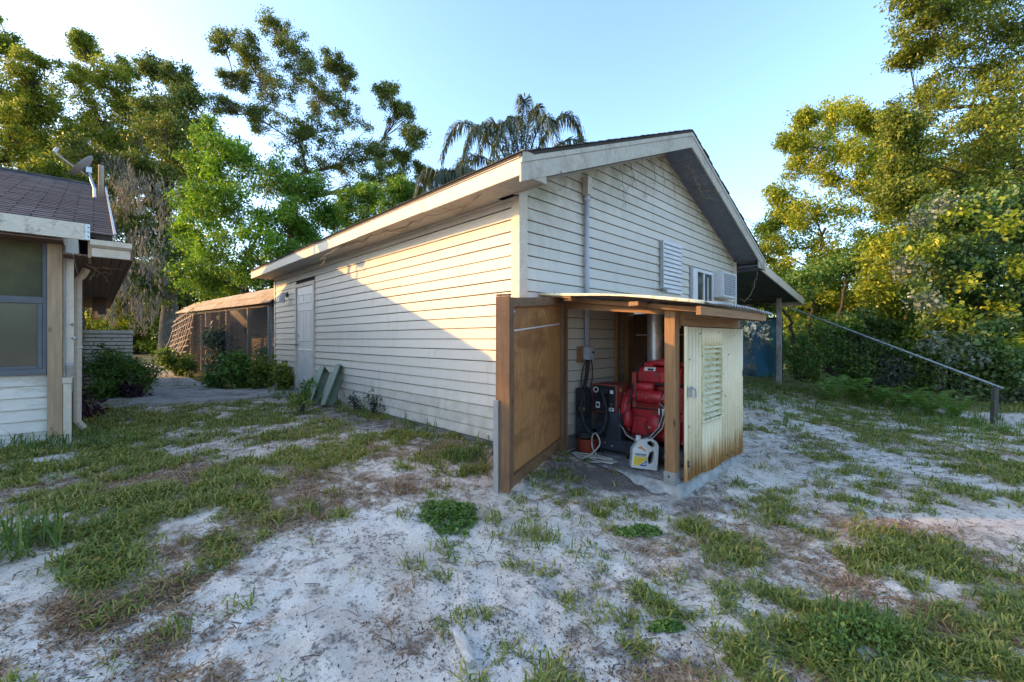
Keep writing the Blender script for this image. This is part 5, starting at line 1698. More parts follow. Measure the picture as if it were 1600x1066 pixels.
def ground_material():
    m, nt, nd, lk, b = _new("sandy_ground")
    at_ = nd.new("ShaderNodeAttribute")
    at_.attribute_name = "growth"
    sp = nd.new("ShaderNodeSeparateColor")
    lk.new(at_.outputs["Color"], sp.inputs[0])
    green, dry, dark = sp.outputs[0], sp.outputs[1], sp.outputs[2]
    p = _pos(nt)
    n1 = _noise(nt, p, 1.6, 8, .68)
    n2 = _noise(nt, p, 9.0, 8, .72)
    n3 = _noise(nt, p, 55.0, 4, .65)
    n4 = _noise(nt, p, 150.0, 2, .6)
    sand = _ramp(nt, n1, [(.32, (.47, .37, .285)), (.5, (.66, .565, .465)), (.68, (.76, .68, .59))])
    # damp brown scuffs
    sand = _mix(nt, _ramp(nt, n2, [(.49, 0.0), (.66, .60)]), sand, (.27, .20, .15))
    # grains of char, bark and leaf
    fleck = _math(nt, 'ADD', _math(nt, 'MULTIPLY', n3, .70), _math(nt, 'MULTIPLY', n2, .45))
    sand = _mix(nt, _ramp(nt, fleck, [(.615, 0.0), (.675, .80)]), sand, (.095, .085, .080))
    sand = _mix(nt, _ramp(nt, n4, [(.59, 0.0), (.68, .5)]), sand, (.16, .14, .13))
    dirt = _ramp(nt, n3, [(.30, (.045, .034, .026)), (.52, (.105, .082, .066)), (.72, (.26, .225, .20))])
    k = _math(nt, 'ADD', dark, _math(nt, 'MULTIPLY', _math(nt, 'SUBTRACT', n2, .5), 1.6))
    col = _mix(nt, _ramp(nt, k, [(.25, 0.0), (.75, .9)]), sand, dirt)
    thatch = _ramp(nt, n3, [(.30, (.085, .058, .032)), (.55, (.20, .135, .075)), (.75, (.33, .245, .15))])
    k = _math(nt, 'ADD', dry, _math(nt, 'MULTIPLY', _math(nt, 'SUBTRACT', n2, .5), 1.8))
    col = _mix(nt, _ramp(nt, k, [(.28, 0.0), (.72, .85)]), col, thatch)
    turf = _ramp(nt, n3, [(.30, (.050, .052, .016)), (.55, (.14, .135, .042)), (.75, (.24, .20, .09))])
    k = _math(nt, 'ADD', green, _math(nt, 'MULTIPLY', _math(nt, 'SUBTRACT', n2, .5), 1.5))
    col = _mix(nt, _ramp(nt, k, [(.34, 0.0), (.72, .92)]), col, turf)
    lk.new(col, b.inputs["Base Color"])
    b.inputs["Roughness"].default_value = .95
    b.inputs["Specular IOR Level"].default_value = .15
    h = _math(nt, 'ADD', _math(nt, 'MULTIPLY', n2, .6), _math(nt, 'MULTIPLY', n3, .5))
    _bump(nt, b, h, .022, .9)
    return m
gr = np_mesh("ground", V, Q, ground_material(), kind="structure")
ca = gr.data.color_attributes.new("growth", 'FLOAT_COLOR', 'POINT')
colr = np.stack([np.clip(np.maximum(g_c * np.clip(.35 + clumpy(GX, GY) * .9, 0, 1), g_far * 1.2), 0, 1), np.clip(g_d, 0, 1), np.clip(g_k, 0, 1), np.ones_like(g_c)], -1).astype(np.float32)
ca.data.foreach_set("color", colr.reshape(-1))
gr.data.polygons.foreach_set("use_smooth", [True] * len(gr.data.polygons))

def gz_at(x, y):
    """Height of the finished sheet, read from its own grid."""
    i = np.clip(np.searchsorted(gx, x) - 1, 0, nxg - 2)
    j = np.clip(np.searchsorted(gy, y) - 1, 0, nyg - 2)
    u = (x - gx[i]) / (gx[i + 1] - gx[i])
    v = (y - gy[j]) / (gy[j + 1] - gy[j])
    return (GZ[i, j] * (1 - u) + GZ[i + 1, j] * u) * (1 - v) + (GZ[i, j + 1] * (1 - u) + GZ[i + 1, j + 1] * u) * v

# ---------------------------------------------------------------- paths
def slab_path(name, pix, z=.345):
    import bmesh
    pts = [on_ground(*q) for q in pix]
    rr = random.Random(9)
    out = []
    for i in range(len(pts)):
        a, b = pts[i], pts[(i + 1) % len(pts)]
        for k in range(7):
            t = k / 7
            p = a.lerp(b, t)
            out.append((p.x + rr.uniform(-.025, .025), p.y + rr.uniform(-.025, .025), z + rr.uniform(-.004, .004)))
    m = MB().prism(out, (0, 0, -.14))
    o = m.build(name, M['path'], None, kind="structure")
    return o
slab_path("path", [(478, 611), (430, 612.5), (330, 616), (262, 607), (228, 590), (205, 577), (196, 570), (245, 571), (262, 581), (300, 594), (318, 606), (330, 614.5), (474, 610)][:1] +
          [(430, 611.5), (345, 612), (318, 604), (295, 592), (262, 580), (246, 570), (194, 570), (205, 580), (225, 594), (240, 612), (212, 620), (155, 630), (140, 644), (230, 638), (300, 631), (400, 625), (474, 621)])

# ---------------------------------------------------------------- grass
def sample_ground(n, zmin, zmax, rng, side=1.28, p=1.0):
    """Random places on the ground in view, closer together near the camera."""
    u = rng.uniform(0, 1, n)
    if p == 1.0:
        d = zmin * (zmax / zmin) ** u
    else:
        d = (zmin ** (1 - p) + u * (zmax ** (1 - p) - zmin ** (1 - p))) ** (1 / (1 - p))
    s = rng.uniform(-side, side, n) * d
    x = CAM.x + FWD.x * d + RIGHT.x * s
    y = CAM.y + FWD.y * d + RIGHT.y * s
    free = ~((x > -.02) & (x < LX) & (y > -.01) & (y < LY)) & ~((x > .50) & (x < 2.03) & (y > -1.33) & (y < 0)) & ~((x < -3.08) & (y > 3.42))
    return x[free], y[free], d[free]

def blades(x, y, d, rng, per, lmin, lmax, e0, e1, wid, spread):
    """Bunches of bent blades fanning out from each place; e0..e1 is how steeply they rise (degrees)."""
    n = len(x)
    X = np.repeat(x, per) + rng.normal(0, spread, n * per)
    Y = np.repeat(y, per) + rng.normal(0, spread, n * per)
    D = np.repeat(d, per)
    ok = ~((X > .50) & (X < 2.03) & (Y > -1.33) & (Y < 0)) & ~((X > -.015) & (Y > -.01) & (Y < LY) & (X < LX)) & ~((X < -3.06) & (Y > 3.44))
    X, Y, D = X[ok], Y[ok], D[ok]
    n = len(X)
    Z = gz_at(X, Y)
    L = rng.uniform(lmin, lmax, n)
    e = np.radians(rng.uniform(e0, e1, n))
    az = rng.uniform(0, 2 * math.pi, n)
    dx, dy = np.cos(az), np.sin(az)
    tw_ = rng.normal(0, .35, n)
    sx, sy = -np.sin(az + tw_), np.cos(az + tw_)
    w = wid * (1 + .10 * D) * rng.uniform(.7, 1.3, n)
    H, K = L * np.cos(e), L * np.sin(e)
    droop = rng.uniform(.25, .8, n)
    def P(rh, rz_, k, ww):
        return np.stack([X + dx * H * rh + sx * ww * k, Y + dy * H * rh + sy * ww * k, Z - .004 + rz_], -1)
    z1 = K * .62
    z2 = np.maximum(K * (1 - droop * .75), .006)
    v = np.stack([P(0, 0, -1, w * .5), P(0, 0, 1, w * .5), P(.48, z1, 1, w * .5), P(.48, z1, -1, w * .5), P(1, z2, 1, w * .1), P(1, z2, -1, w * .1)], 1).reshape(-1, 3)
    b = (np.arange(n) * 6)[:, None]
    q = np.concatenate([b + np.array([[0, 1, 2, 3]]), b + np.array([[3, 2, 4, 5]])], 0)
    return v, q

M['grass'] = leaf_mat("green_grass", [(.12, (0.076, 0.120, 0.025)), (.38, (0.160, 0.212, 0.039)), (.62, (0.277, 0.290, 0.057)), (.80, (0.420, 0.333, 0.103)), (.95, (0.605, 0.382, 0.179))], .30, .6, (1.2, 1.2, .6))
M['grass_tall'] = leaf_mat("tall_grass", [(.12, (0.052, 0.104, 0.023)), (.45, (0.098, 0.176, 0.036)), (.70, (0.169, 0.234, 0.052)), (.92, (0.286, 0.273, 0.104))], .35, .6, (1.2, 1.2, .6))
M['dry'] = leaf_mat("dead_grass", [(.12, (0.114, 0.066, 0.036)), (.40, (0.244, 0.144, 0.072)), (.65, (0.390, 0.242, 0.127)), (.92, (0.585, 0.423, 0.256))], .15, .8, (1.1, 1.0, .8))
rg = np.random.default_rng(12)
x, y, d = sample_ground(120000, 1.45, 15.0, rg, p=1.35)
dens = np.maximum(cover(x, y, GREEN), far_lawn(x, y))
keep = rg.random(len(x)) < np.clip((dens * (clumpy(x, y) + .12 * dens) - .06) * 2.1, 0, 1)
x, y, d = x[keep], y[keep], d[keep]
v, q = blades(x, y, d, rg, 6, .035, .105, 8, 68, .0055, .022)
np_mesh("grass", v, q, M['grass'], kind="stuff")
x, y, d = sample_ground(100000, 1.45, 11.0, rg, p=1.35)
dens = np.maximum(cover(x, y, DRY), cover(x, y, GREEN) * .55)
dens = np.maximum(dens, np.clip((fbm(x * 1.4, y * 1.4, 63, 4) - .52) * 3, 0, .26))
keep = rg.random(len(x)) < np.clip((dens * (clumpy(x, y, 57) + .15) - .07) * 1.3, 0, 1)
x, y, d = x[keep], y[keep], d[keep]
v, q = blades(x, y, d, rg, 6, .02, .075, 2, 35, .0040, .028)
np_mesh("dry_grass", v, q, M['dry'], kind="stuff")
# longer growth along the walls, the fence line and the bank
TALL = [patch(*a) for a in [(1200, 610, 70, 18, 0, 1.0), (1280, 622, 110, 18, 10, .9), (1400, 645, 120, 14, 14, .8), (1580, 665, 40, 20, 0, 1.0), (1520, 668, 60, 12, 10, .6), (60, 695, 90, 14, -5, .7), (640, 668, 120, 9, 16, .5), (470, 622, 30, 8, 0, .9), (740, 705, 40, 12, 8, .5), (15, 860, 40, 26, 0, .6), (1370, 1012, 70, 22, 10, .25), (150, 690, 60, 10, 0, .6)]]
x, y, d = sample_ground(60000, 1.6, 13.0, rg, p=1.2)
keep = rg.random(len(x)) < cover(x, y, TALL) * (clumpy(x, y, 91) + .1) * .6
x, y, d = x[keep], y[keep], d[keep]
v, q = blades(x, y, d, rg, 6, .10, .27, 35, 85, .0045, .02)
np_mesh("tall_grass", v, q, M['grass_tall'], kind="stuff")

# ---------------------------------------------------------------- litter on the sand
M['litter'] = leaf_mat("leaf_litter", [(.1, (.028, .022, .018)), (.45, (.070, .050, .038)), (.72, (.16, .11, .075)), (.95, (.32, .25, .18))], .05, .9, (1, 1, 1))
x, y, d = sample_ground(70000, 1.4, 9.0, rg, p=1.6)
ln = np.clip((fbm(x * 1.7, y * 1.7, 44, 4) - .42) * 5, .05, 1)
keep = rg.random(len(x)) < ln * (.35 + cover(x, y, DARK) * .9) * (1 - .6 * cover(x, y, GREEN))
x, y = x[keep], y[keep]
c = np.stack([x, y, gz_at(x, y) + .004], -1)
sx_, sy_ = rg.uniform(SX0 - .04, SX0 + .45, 900), rg.uniform(SY + .03, -.06, 900)
kp = rg.random(900) < np.exp(-np.abs(sx_ - SX0 - .06) / .16)
c = np.concatenate([c, np.stack([sx_[kp], sy_[kp], np.full(kp.sum(), SLAB + .004)], -1)])
v, q = leaf_quads(c, .0095, rg, aspect=.5, up=2.0, fold=.15, vary=.9)
np_mesh("leaf_litter", v, q, M['litter'], kind="stuff")
tw = MB()
x, y, d = sample_ground(420, 1.6, 7.0, rg, p=1.2)
for i in range(len(x)):
    a = rg.uniform(0, math.pi * 2)
    l = rg.uniform(.02, .11)
    z = float(gz_at(x[i], y[i])) + .006
    bx_, by_ = x[i] + math.cos(a) * l, y[i] + math.sin(a) * l
    if .45 < bx_ < 2.05 and -1.4 < by_ < 0: continue
    tw.tube([(x[i], y[i], z), ((x[i] + bx_) / 2 + rg.normal(0, .006), (y[i] + by_) / 2 + rg.normal(0, .006), z + .008), (bx_, by_, float(gz_at(bx_, by_)) + .005)], rg.uniform(.001, .0024), 4)
tw.build("twig_litter", mk("grey_twigs", (.15, .12, .10), (.06, .048, .04), .9, 30.0), None, kind="stuff")

# a bleached chunk of wood and a few sticks
a, b = on_ground(714, 993), on_ground(737, 1047)
def log_piece(name, a, b, r, label, flat=.8, mat='dead_wood'):
    a, b = Vector(a), Vector(b)
    root = (a + b) / 2
    m = MB()
    n, seg = 12, 9
    rr = random.Random(3)
    vs, fs = [], []
    d = (b - a).normalized()
    s = d.cross(Vector((0, 0, 1))).normalized()
    u = s.cross(d)
    prof = [.80 + rr.uniform(-.22, .2) for _ in range(n)]
    for i in range(seg + 1):
        t = i / seg
        c = a.lerp(b, t)
        for k in range(n):
            an = 2 * math.pi * k / n
            rad = r * (prof[k] + .07 * math.sin(t * 7 + k)) * (1 if .06 < t < .94 else .86)
            vs.append(c + s * math.cos(an) * rad + u * math.sin(an) * rad * flat - Vector(root) + d * (rr.uniform(-.012, .012) if i in (0, seg) else 0))
    for i in range(seg):
        for k in range(n):
            k2 = (k + 1) % n
            fs.append((i * n + k, i * n + k2, (i + 1) * n + k2, (i + 1) * n + k))
    fs.append(tuple(range(n - 1, -1, -1)))
    fs.append(tuple(seg * n + k for k in range(n)))
    m.add(vs, fs)
    o = m.build(name, M[mat], None, smooth='auto')
    o.location = root
    return tag(o, label, "wood")
log_piece("driftwood_chunk", a + Vector((0, 0, .022)), b + Vector((0, 0, .022)), .032, "short bleached chunk of split wood lying alone on the grey-flecked sand")
def stick(p0, p1, r, label):
    a, b = on_ground(*p0), on_ground(*p1)
    m = MB().tube([a + Vector((0, 0, .012)), (a + b) / 2 + Vector((.01, -.01, .022)), b + Vector((0, 0, .010))], [r, r * .9, r * .5], 6)
    o = m.build("stick", M['vine'], None, smooth=True)
    return tag(o, label, "stick", "sticks on the sand")
stick((838, 780), (905, 763), .006, "long pale stick in front of the enclosure slab")
stick((737, 884), (770, 877), .005, "thin dark stick on bare sand below the clover patch")
stick((876, 712), (905, 699), .007, "short pale stick at the foot of the open plywood door")

# ================================================================ plants
def foliage(name, parent, centers, n, size, mat, rng, spread=.12, per=12, aspect=.5, up=.3, droop=.25, flat=.8, fold=.10):
    """Leaves in twig-sized bunches round the given points."""
    k = max(1, n // per)
    idx = rng.integers(0, len(centers), k)
    c = centers[idx]
    c = np.repeat(c, per, 0) + rng.normal(0, 1, (k * per, 3)) * np.array([spread, spread, spread * flat])
    v, q = leaf_quads(c, size, rng, aspect=aspect, up=up, droop=droop, fold=fold)
    return np_mesh(name, v, q, mat, parent)

def clump_points(blobs, rng, per_blob=16, shell=.55, sub=12, subr=.26, flat=1.0):
    """Twig positions: every blob breaks into lumps, every lump into twigs, so that gaps stay between."""
    pts, lumps = [], []
    for (c, r) in blobs:
        m = max(4, int(per_blob))
        dv = unit(rng.normal(size=(m, 3)))
        rad = r * rng.uniform(0, 1, (m, 1)) ** shell
        lc = np.array(c) + dv * rad * np.array([1, 1, flat])
        lumps.append(lc)
        for p in lc:
            dd = unit(rng.normal(size=(sub, 3))) * (r * subr * rng.uniform(.5, 1.35)) * rng.uniform(0, 1, (sub, 1)) ** .5
            pts.append(p + dd * np.array([1, 1, .62]))
    return np.concatenate(pts), lumps

def px_blobs(lst, depth, rng, spread=1.0):
    out = []
    for (px, py, r) in lst:
        z = depth + rng.uniform(-spread, spread)
        p = at(px, py, z)
        out.append(((p.x, p.y, p.z), r / FPX * z))
    return out

def grow_wood(root, name, path, r0, blobs, lumps, mat, rng, limb=.45, twig=True, twig_every=1, min_r=.012):
    """A tapered trunk along path; limbs fork from the nearest wood below each blob; branchlets run to its lumps."""
    m = MB()
    nodes = []
    P = [Vector(p) for p in path]
    n = len(P)
    pts, rad = [], []
    for i in range(n - 1):
        for k in range(5):
            t = k / 5
            g = (i + t) / (n - 1)
            pts.append(P[i].lerp(P[i + 1], t) + Vector((rng.normal(0, .03), rng.normal(0, .03), 0)) * (1 if g > .05 else 0))
            rad.append(r0 * (1 - .48 * g) * (1.35 - .35 * min(1, g * 8)))
    pts.append(P[-1])
    rad.append(r0 * .5)
    m.tube(pts, rad, 9)
    nodes = [(p, r) for p, r in zip(pts, rad)][len(pts) // 4:]
    top = P[-1]
    order = sorted(range(len(blobs)), key=lambda i: (Vector(blobs[i][0]) - top).length)
    for i in order:
        c = Vector(blobs[i][0])
        def cost(nd):
            d = c - nd[0]
            return d.length + (2.2 * max(0, -d.z + .1)) + .6 * abs(math.atan2(math.hypot(d.x, d.y), max(d.z, .01)) - .7)
        nd_ = min(nodes, key=cost)
        a, ra = nd_
        d = c - a
        r1 = max(min_r, min(ra * .86, limb * r0 * (.35 + .65 * min(1, d.length / 5))))
        mid = a + d * .5 + Vector((rng.normal(0, .10), rng.normal(0, .10), rng.normal(0, .06) + .05)) * d.length * .6
        lp, lr = [], []
        for k in range(7):
            t = k / 6
            lp.append(a * (1 - t) ** 2 + mid * 2 * t * (1 - t) + c * t * t)
            lr.append(max(min_r * .6, r1 * (1 - .58 * t)))
        m.tube(lp, lr, 6)
        nodes += [(p, r) for p, r in zip(lp[2:], lr[2:])]
        if twig and lumps is not None:
            for p in lumps[i][::twig_every]:
                p = Vector(p)
                j = rng.integers(2, 6)
                s, e = lp[j], p
                md_ = (s + e) / 2 + Vector((rng.normal(0, .06), rng.normal(0, .06), rng.normal(0, .06))) * (e - s).length
                m.tube([s, md_, e], [max(min_r * .5, lr[j] * .5), min_r * .55, min_r * .3], 4, caps=False)
    return m.build("trunk", mat, root, smooth=True)

def tree(name, label, cat, path, r0, blobs, leaf, mat, bark, seed, group=None, dens=2.4, per_blob=16, sub=14, subr=.38, aspect=.5, up=.35, droop=.25, limb=.45, spread=None, per=12, twig_every=1, shell=.55, min_r=.012, wood=True):
    rng = np.random.default_rng(seed)
    t = thing(name, tuple(path[0]), label, cat, group)
    pts, lumps = clump_points(blobs, rng, per_blob, shell, sub, subr)
    if wood:
        grow_wood(t, "trunk", path, r0, blobs, lumps, bark, rng, limb, True, twig_every, min_r)
    area = sum(math.pi * r * r for _, r in blobs)
    n = int(dens * area / (leaf * leaf * aspect * .5))
    foliage("crown", t, pts, n, leaf, mat, rng, spread or leaf * 1.25, per, aspect, up, droop)
    return t

LM = {}
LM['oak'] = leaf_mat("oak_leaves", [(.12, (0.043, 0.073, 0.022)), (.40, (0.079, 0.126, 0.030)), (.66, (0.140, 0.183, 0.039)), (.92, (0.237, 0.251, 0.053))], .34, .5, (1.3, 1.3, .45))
LM['oak_gold'] = leaf_mat("sunlit_oak_leaves", [(.12, (0.067, 0.105, 0.020)), (.40, (0.135, 0.190, 0.029)), (.66, (0.238, 0.285, 0.037)), (.92, (0.381, 0.365, 0.051))], .42, .5, (1.3, 1.3, .45))  # oak leaves with golden sunlight put into their colour
LM['bright'] = leaf_mat("bright_green_leaves", [(.12, (0.036, 0.086, 0.018)), (.40, (0.071, 0.164, 0.025)), (.66, (0.135, 0.261, 0.037)), (.92, (0.269, 0.374, 0.051))], .36, .45, (1.4, 1.35, .4))
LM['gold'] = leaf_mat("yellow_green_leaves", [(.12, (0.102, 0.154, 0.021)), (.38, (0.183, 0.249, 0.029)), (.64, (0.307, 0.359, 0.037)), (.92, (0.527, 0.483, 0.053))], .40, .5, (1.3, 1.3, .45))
LM['big'] = leaf_mat("olive_leaves", [(.12, (0.051, 0.088, 0.020)), (.40, (0.105, 0.155, 0.028)), (.66, (0.199, 0.246, 0.037)), (.92, (0.349, 0.333, 0.051))], .36, .5, (1.3, 1.3, .45))
LM['vine'] = leaf_mat("vine_leaves", [(.12, (0.039, 0.087, 0.033)), (.42, (0.072, 0.146, 0.048)), (.68, (0.132, 0.218, 0.066)), (.92, (0.265, 0.310, 0.095))], .26, .42, (1.3, 1.25, .5), .45)
LM['shrub'] = leaf_mat("shrub_leaves", [(.12, (0.039, 0.091, 0.021)), (.42, (0.081, 0.168, 0.034)), (.68, (0.145, 0.255, 0.047)), (.92, (0.262, 0.345, 0.066))], .28, .5, (1.3, 1.25, .5))
LM['lime'] = leaf_mat("yellowish_shrub_leaves", [(.12, (0.060, 0.098, 0.018)), (.42, (0.120, 0.172, 0.025)), (.68, (0.209, 0.247, 0.037)), (.92, (0.359, 0.314, 0.072))], .32, .5, (1.3, 1.25, .5))
LM['purple'] = leaf_mat("purple_leaves", [(.12, (.014, .008, .014)), (.42, (.032, .014, .028)), (.68, (.060, .026, .045)), (.92, (.11, .06, .08))], .2, .45, (1.2, 1.0, 1.0))
LM['silver'] = leaf_mat("pale_shrub_leaves", [(.12, (0.054, 0.079, 0.058)), (.42, (0.102, 0.138, 0.098)), (.68, (0.168, 0.204, 0.150)), (.92, (0.264, 0.288, 0.216))], .25, .5, (1.2, 1.2, .8))
LM['palm'] = leaf_mat("palm_leaflets", [(.12, (0.022, 0.041, 0.031)), (.42, (0.038, 0.070, 0.050)), (.68, (0.072, 0.102, 0.060)), (.92, (0.192, 0.180, 0.048))], .28, .4, (1.4, 1.25, .5), .5)
LM['moss'] = leaf_mat("spanish_moss", [(.12, (.085, .088, .076)), (.42, (.13, .13, .112)), (.68, (.185, .18, .155)), (.92, (.26, .245, .20))], .30, .9, (1.2, 1.1, .9))
LM['fern'] = leaf_mat("fern_leaves", [(.12, (0.041, 0.098, 0.018)), (.42, (0.083, 0.172, 0.031)), (.68, (0.144, 0.236, 0.042)), (.92, (0.230, 0.299, 0.066))], .32, .5, (1.3, 1.25, .5))
LM['clover'] = leaf_mat("clover_leaves", [(.12, (0.057, 0.109, 0.024)), (.42, (0.109, 0.190, 0.037)), (.68, (0.184, 0.270, 0.055)), (.92, (0.276, 0.345, 0.099))], .28, .5, (1.2, 1.25, .6))
LM['spray'] = leaf_mat("lit_spray_leaves", [(.12, (.10, .20, .022)), (.42, (.16, .29, .030)), (.68, (.23, .37, .040)), (.92, (.32, .44, .06))], .42, .45, (1.2, 1.3, .5))  # sunlight on the camphor's spray tips, painted as a brighter leaf colour

# ---------------------------------------------------------------- trees behind the yard
def gp(px, depth, dz=0.0):
    p = at(px, 530, depth)
    return (p.x, p.y, float(base_z(p.x, p.y)) - .1 + dz)
def up_path(px0, px1, depth, ztop, n=5, wob=.25, seed=1):
    r = random.Random(seed)
    out = []
    for k in range(n):
        t = k / (n - 1)
        p = at(px0 + (px1 - px0) * t, 530, depth)
        out.append((p.x + r.uniform(-wob, wob) * t, p.y + r.uniform(-wob, wob) * t, float(base_z(p.x, p.y)) - .1 + (ztop - float(base_z(p.x, p.y))) * t))
    return out

R1 = np.random.default_rng(101)
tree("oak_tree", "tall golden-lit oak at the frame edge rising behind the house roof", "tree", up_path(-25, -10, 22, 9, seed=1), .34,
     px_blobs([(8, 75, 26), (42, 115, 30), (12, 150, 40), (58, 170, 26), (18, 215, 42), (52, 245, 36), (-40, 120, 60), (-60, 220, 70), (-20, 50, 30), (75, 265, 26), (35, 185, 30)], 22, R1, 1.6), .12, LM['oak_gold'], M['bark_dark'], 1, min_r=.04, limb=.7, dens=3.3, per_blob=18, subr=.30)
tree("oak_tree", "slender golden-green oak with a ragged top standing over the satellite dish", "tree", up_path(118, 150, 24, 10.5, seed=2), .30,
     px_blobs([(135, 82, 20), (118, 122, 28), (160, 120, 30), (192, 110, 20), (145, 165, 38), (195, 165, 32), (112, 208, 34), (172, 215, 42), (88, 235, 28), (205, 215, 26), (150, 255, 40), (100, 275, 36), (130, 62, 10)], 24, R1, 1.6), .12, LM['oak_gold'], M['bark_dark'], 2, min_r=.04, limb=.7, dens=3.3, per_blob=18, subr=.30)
t3 = tree("moss_oak_tree", "dark oak hung with grey moss behind the condenser and wire pen", "tree", up_path(262, 268, 22, 9.5, seed=3), .40,
     px_blobs([(240, 110, 20), (276, 125, 24), (292, 150, 22), (252, 170, 34), (290, 195, 30), (232, 225, 38), (275, 250, 38), (222, 285, 38), (180, 300, 40), (255, 320, 45), (200, 350, 42), (160, 350, 36), (245, 385, 45), (190, 410, 42), (110, 300, 40), (120, 360, 40), (205, 260, 36), (255, 215, 34), (300, 250, 34), (310, 310, 36), (130, 250, 34), (150, 410, 34), (225, 445, 36), (280, 430, 36)], 20.5, R1, 1.8), .12, LM['oak'], M['bark'], 3, min_r=.04, limb=.7, subr=.32, dens=.75*1.25*3.23, per_blob=18)
tree("broad_oak_tree", "broad dark oak filling the gaps behind the moss-hung one", "tree", up_path(200, 205, 29, 9.0, seed=13), .5,
     px_blobs([(30, 190, 40), (80, 165, 36), (20, 270, 46), (90, 250, 46), (150, 215, 44), (215, 180, 36), (270, 185, 34), (310, 210, 36), (200, 250, 46), (260, 270, 46), (130, 300, 46), (190, 340, 46), (250, 350, 46), (320, 300, 40), (120, 380, 46), (180, 420, 46), (250, 430, 46), (310, 380, 40), (60, 320, 40)], 29, R1, 1.2), .17, LM['oak'], M['bark_dark'], 13, min_r=.04, limb=.7, dens=1.9, per_blob=16, subr=.36)
# moss beards
rm = np.random.default_rng(33)
mp = []
for (px, py, r) in [(180, 320, 40), (215, 300, 36), (150, 375, 34), (200, 395, 40), (245, 360, 36), (170, 430, 34), (235, 420, 36), (205, 460, 30), (185, 270, 24), (260, 300, 30), (225, 490, 22), (160, 480, 22)]:
    for k in range(20):
        mp.append(tuple(at(px + rm.normal(0, r * .55), py + rm.normal(0, r * .5), 18.6 + rm.uniform(-1.2, 1.2))))
mp = np.array(mp)
n = len(mp)
per = 16
c = np.repeat(mp, per, 0) + rm.normal(0, 1, (n * per, 3)) * np.array([.07, .07, .22])
al = np.zeros((n * per, 3))
al[:, 2] = -1.8
v, q = leaf_quads(c, .26, rm, aspect=.16, up=.0, droop=.6, fold=.02, along=al)
np_mesh("moss", v, q, LM['moss'], t3)

tree("live_oak_tree", "tallest spreading oak with open crown and bare limbs showing against the sky", "tree", up_path(470, 452, 25, 8.0, seed=4), .62,
     px_blobs([(345, 62, 22), (382, 78, 26), (425, 42, 24), (458, 75, 26), (405, 118, 34), (472, 108, 28), (438, 148, 36), (498, 150, 32), (365, 125, 22), (520, 98, 22), (545, 122, 24), (500, 200, 36), (540, 170, 32), (562, 222, 36), (602, 148, 22), (622, 178, 24), (645, 215, 20), (592, 240, 30), (520, 262, 36), (612, 282, 30), (642, 300, 16), (465, 215, 36), (455, 275, 36), (660, 268, 15), (400, 185, 26), (575, 290, 30), (350, 165, 20), (628, 245, 20)], 25, R1, 2.2), .105, LM['oak'], M['bark'], 4, dens=3.2, per_blob=18, limb=.8, min_r=.035, subr=.29, droop=.1, up=.5)

tree("camphor_tree", "bright green dense tree in front of the tall oak and behind the wire pen", "tree", up_path(390, 385, 13.6, 4.5, seed=5), .16,
     px_blobs([(330, 212, 22), (352, 240, 36), (312, 262, 26), (385, 268, 40), (432, 282, 36), (482, 302, 30), (505, 335, 24), (302, 315, 30), (350, 330, 46), (412, 342, 46), (462, 352, 36), (335, 392, 42), (400, 402, 46), (312, 430, 36), (455, 402, 30), (370, 440, 40), (430, 440, 36), (290, 370, 22), (480, 372, 26)], 13.6, R1, 1.1), .10, LM['bright'], M['bark_dark'], 5, dens=3.9, per_blob=20, up=.6, droop=.1, aspect=.42, twig_every=2)
ct = bpy.data.objects["camphor_tree"]
rct = np.random.default_rng(71)
pv, _l = clump_points(px_blobs([(300, 320, 16), (290, 340, 12), (335, 350, 18), (400, 345, 20), (420, 370, 18), (385, 372, 16), (345, 300, 16), (310, 395, 16), (365, 230, 14), (330, 262, 14), (440, 330, 14), (375, 300, 16), (425, 395, 12)], 12.4, rct, .3), rct, 7, .6, 8, .42)
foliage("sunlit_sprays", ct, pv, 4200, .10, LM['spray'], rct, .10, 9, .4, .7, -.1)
tree("laurel_tree", "low mid-green tree peeping over the eave of the long building", "tree", up_path(590, 580, 17.5, 4.5, seed=6), .14,
     px_blobs([(545, 325, 28), (580, 308, 24), (622, 300, 22), (572, 345, 34), (612, 335, 34), (655, 318, 22), (530, 350, 28), (650, 345, 30)], 17.5, R1, .9), .11, LM['bright'], M['bark_dark'], 6, dens=4.18, per_blob=16, up=.5, aspect=.42, twig_every=2)

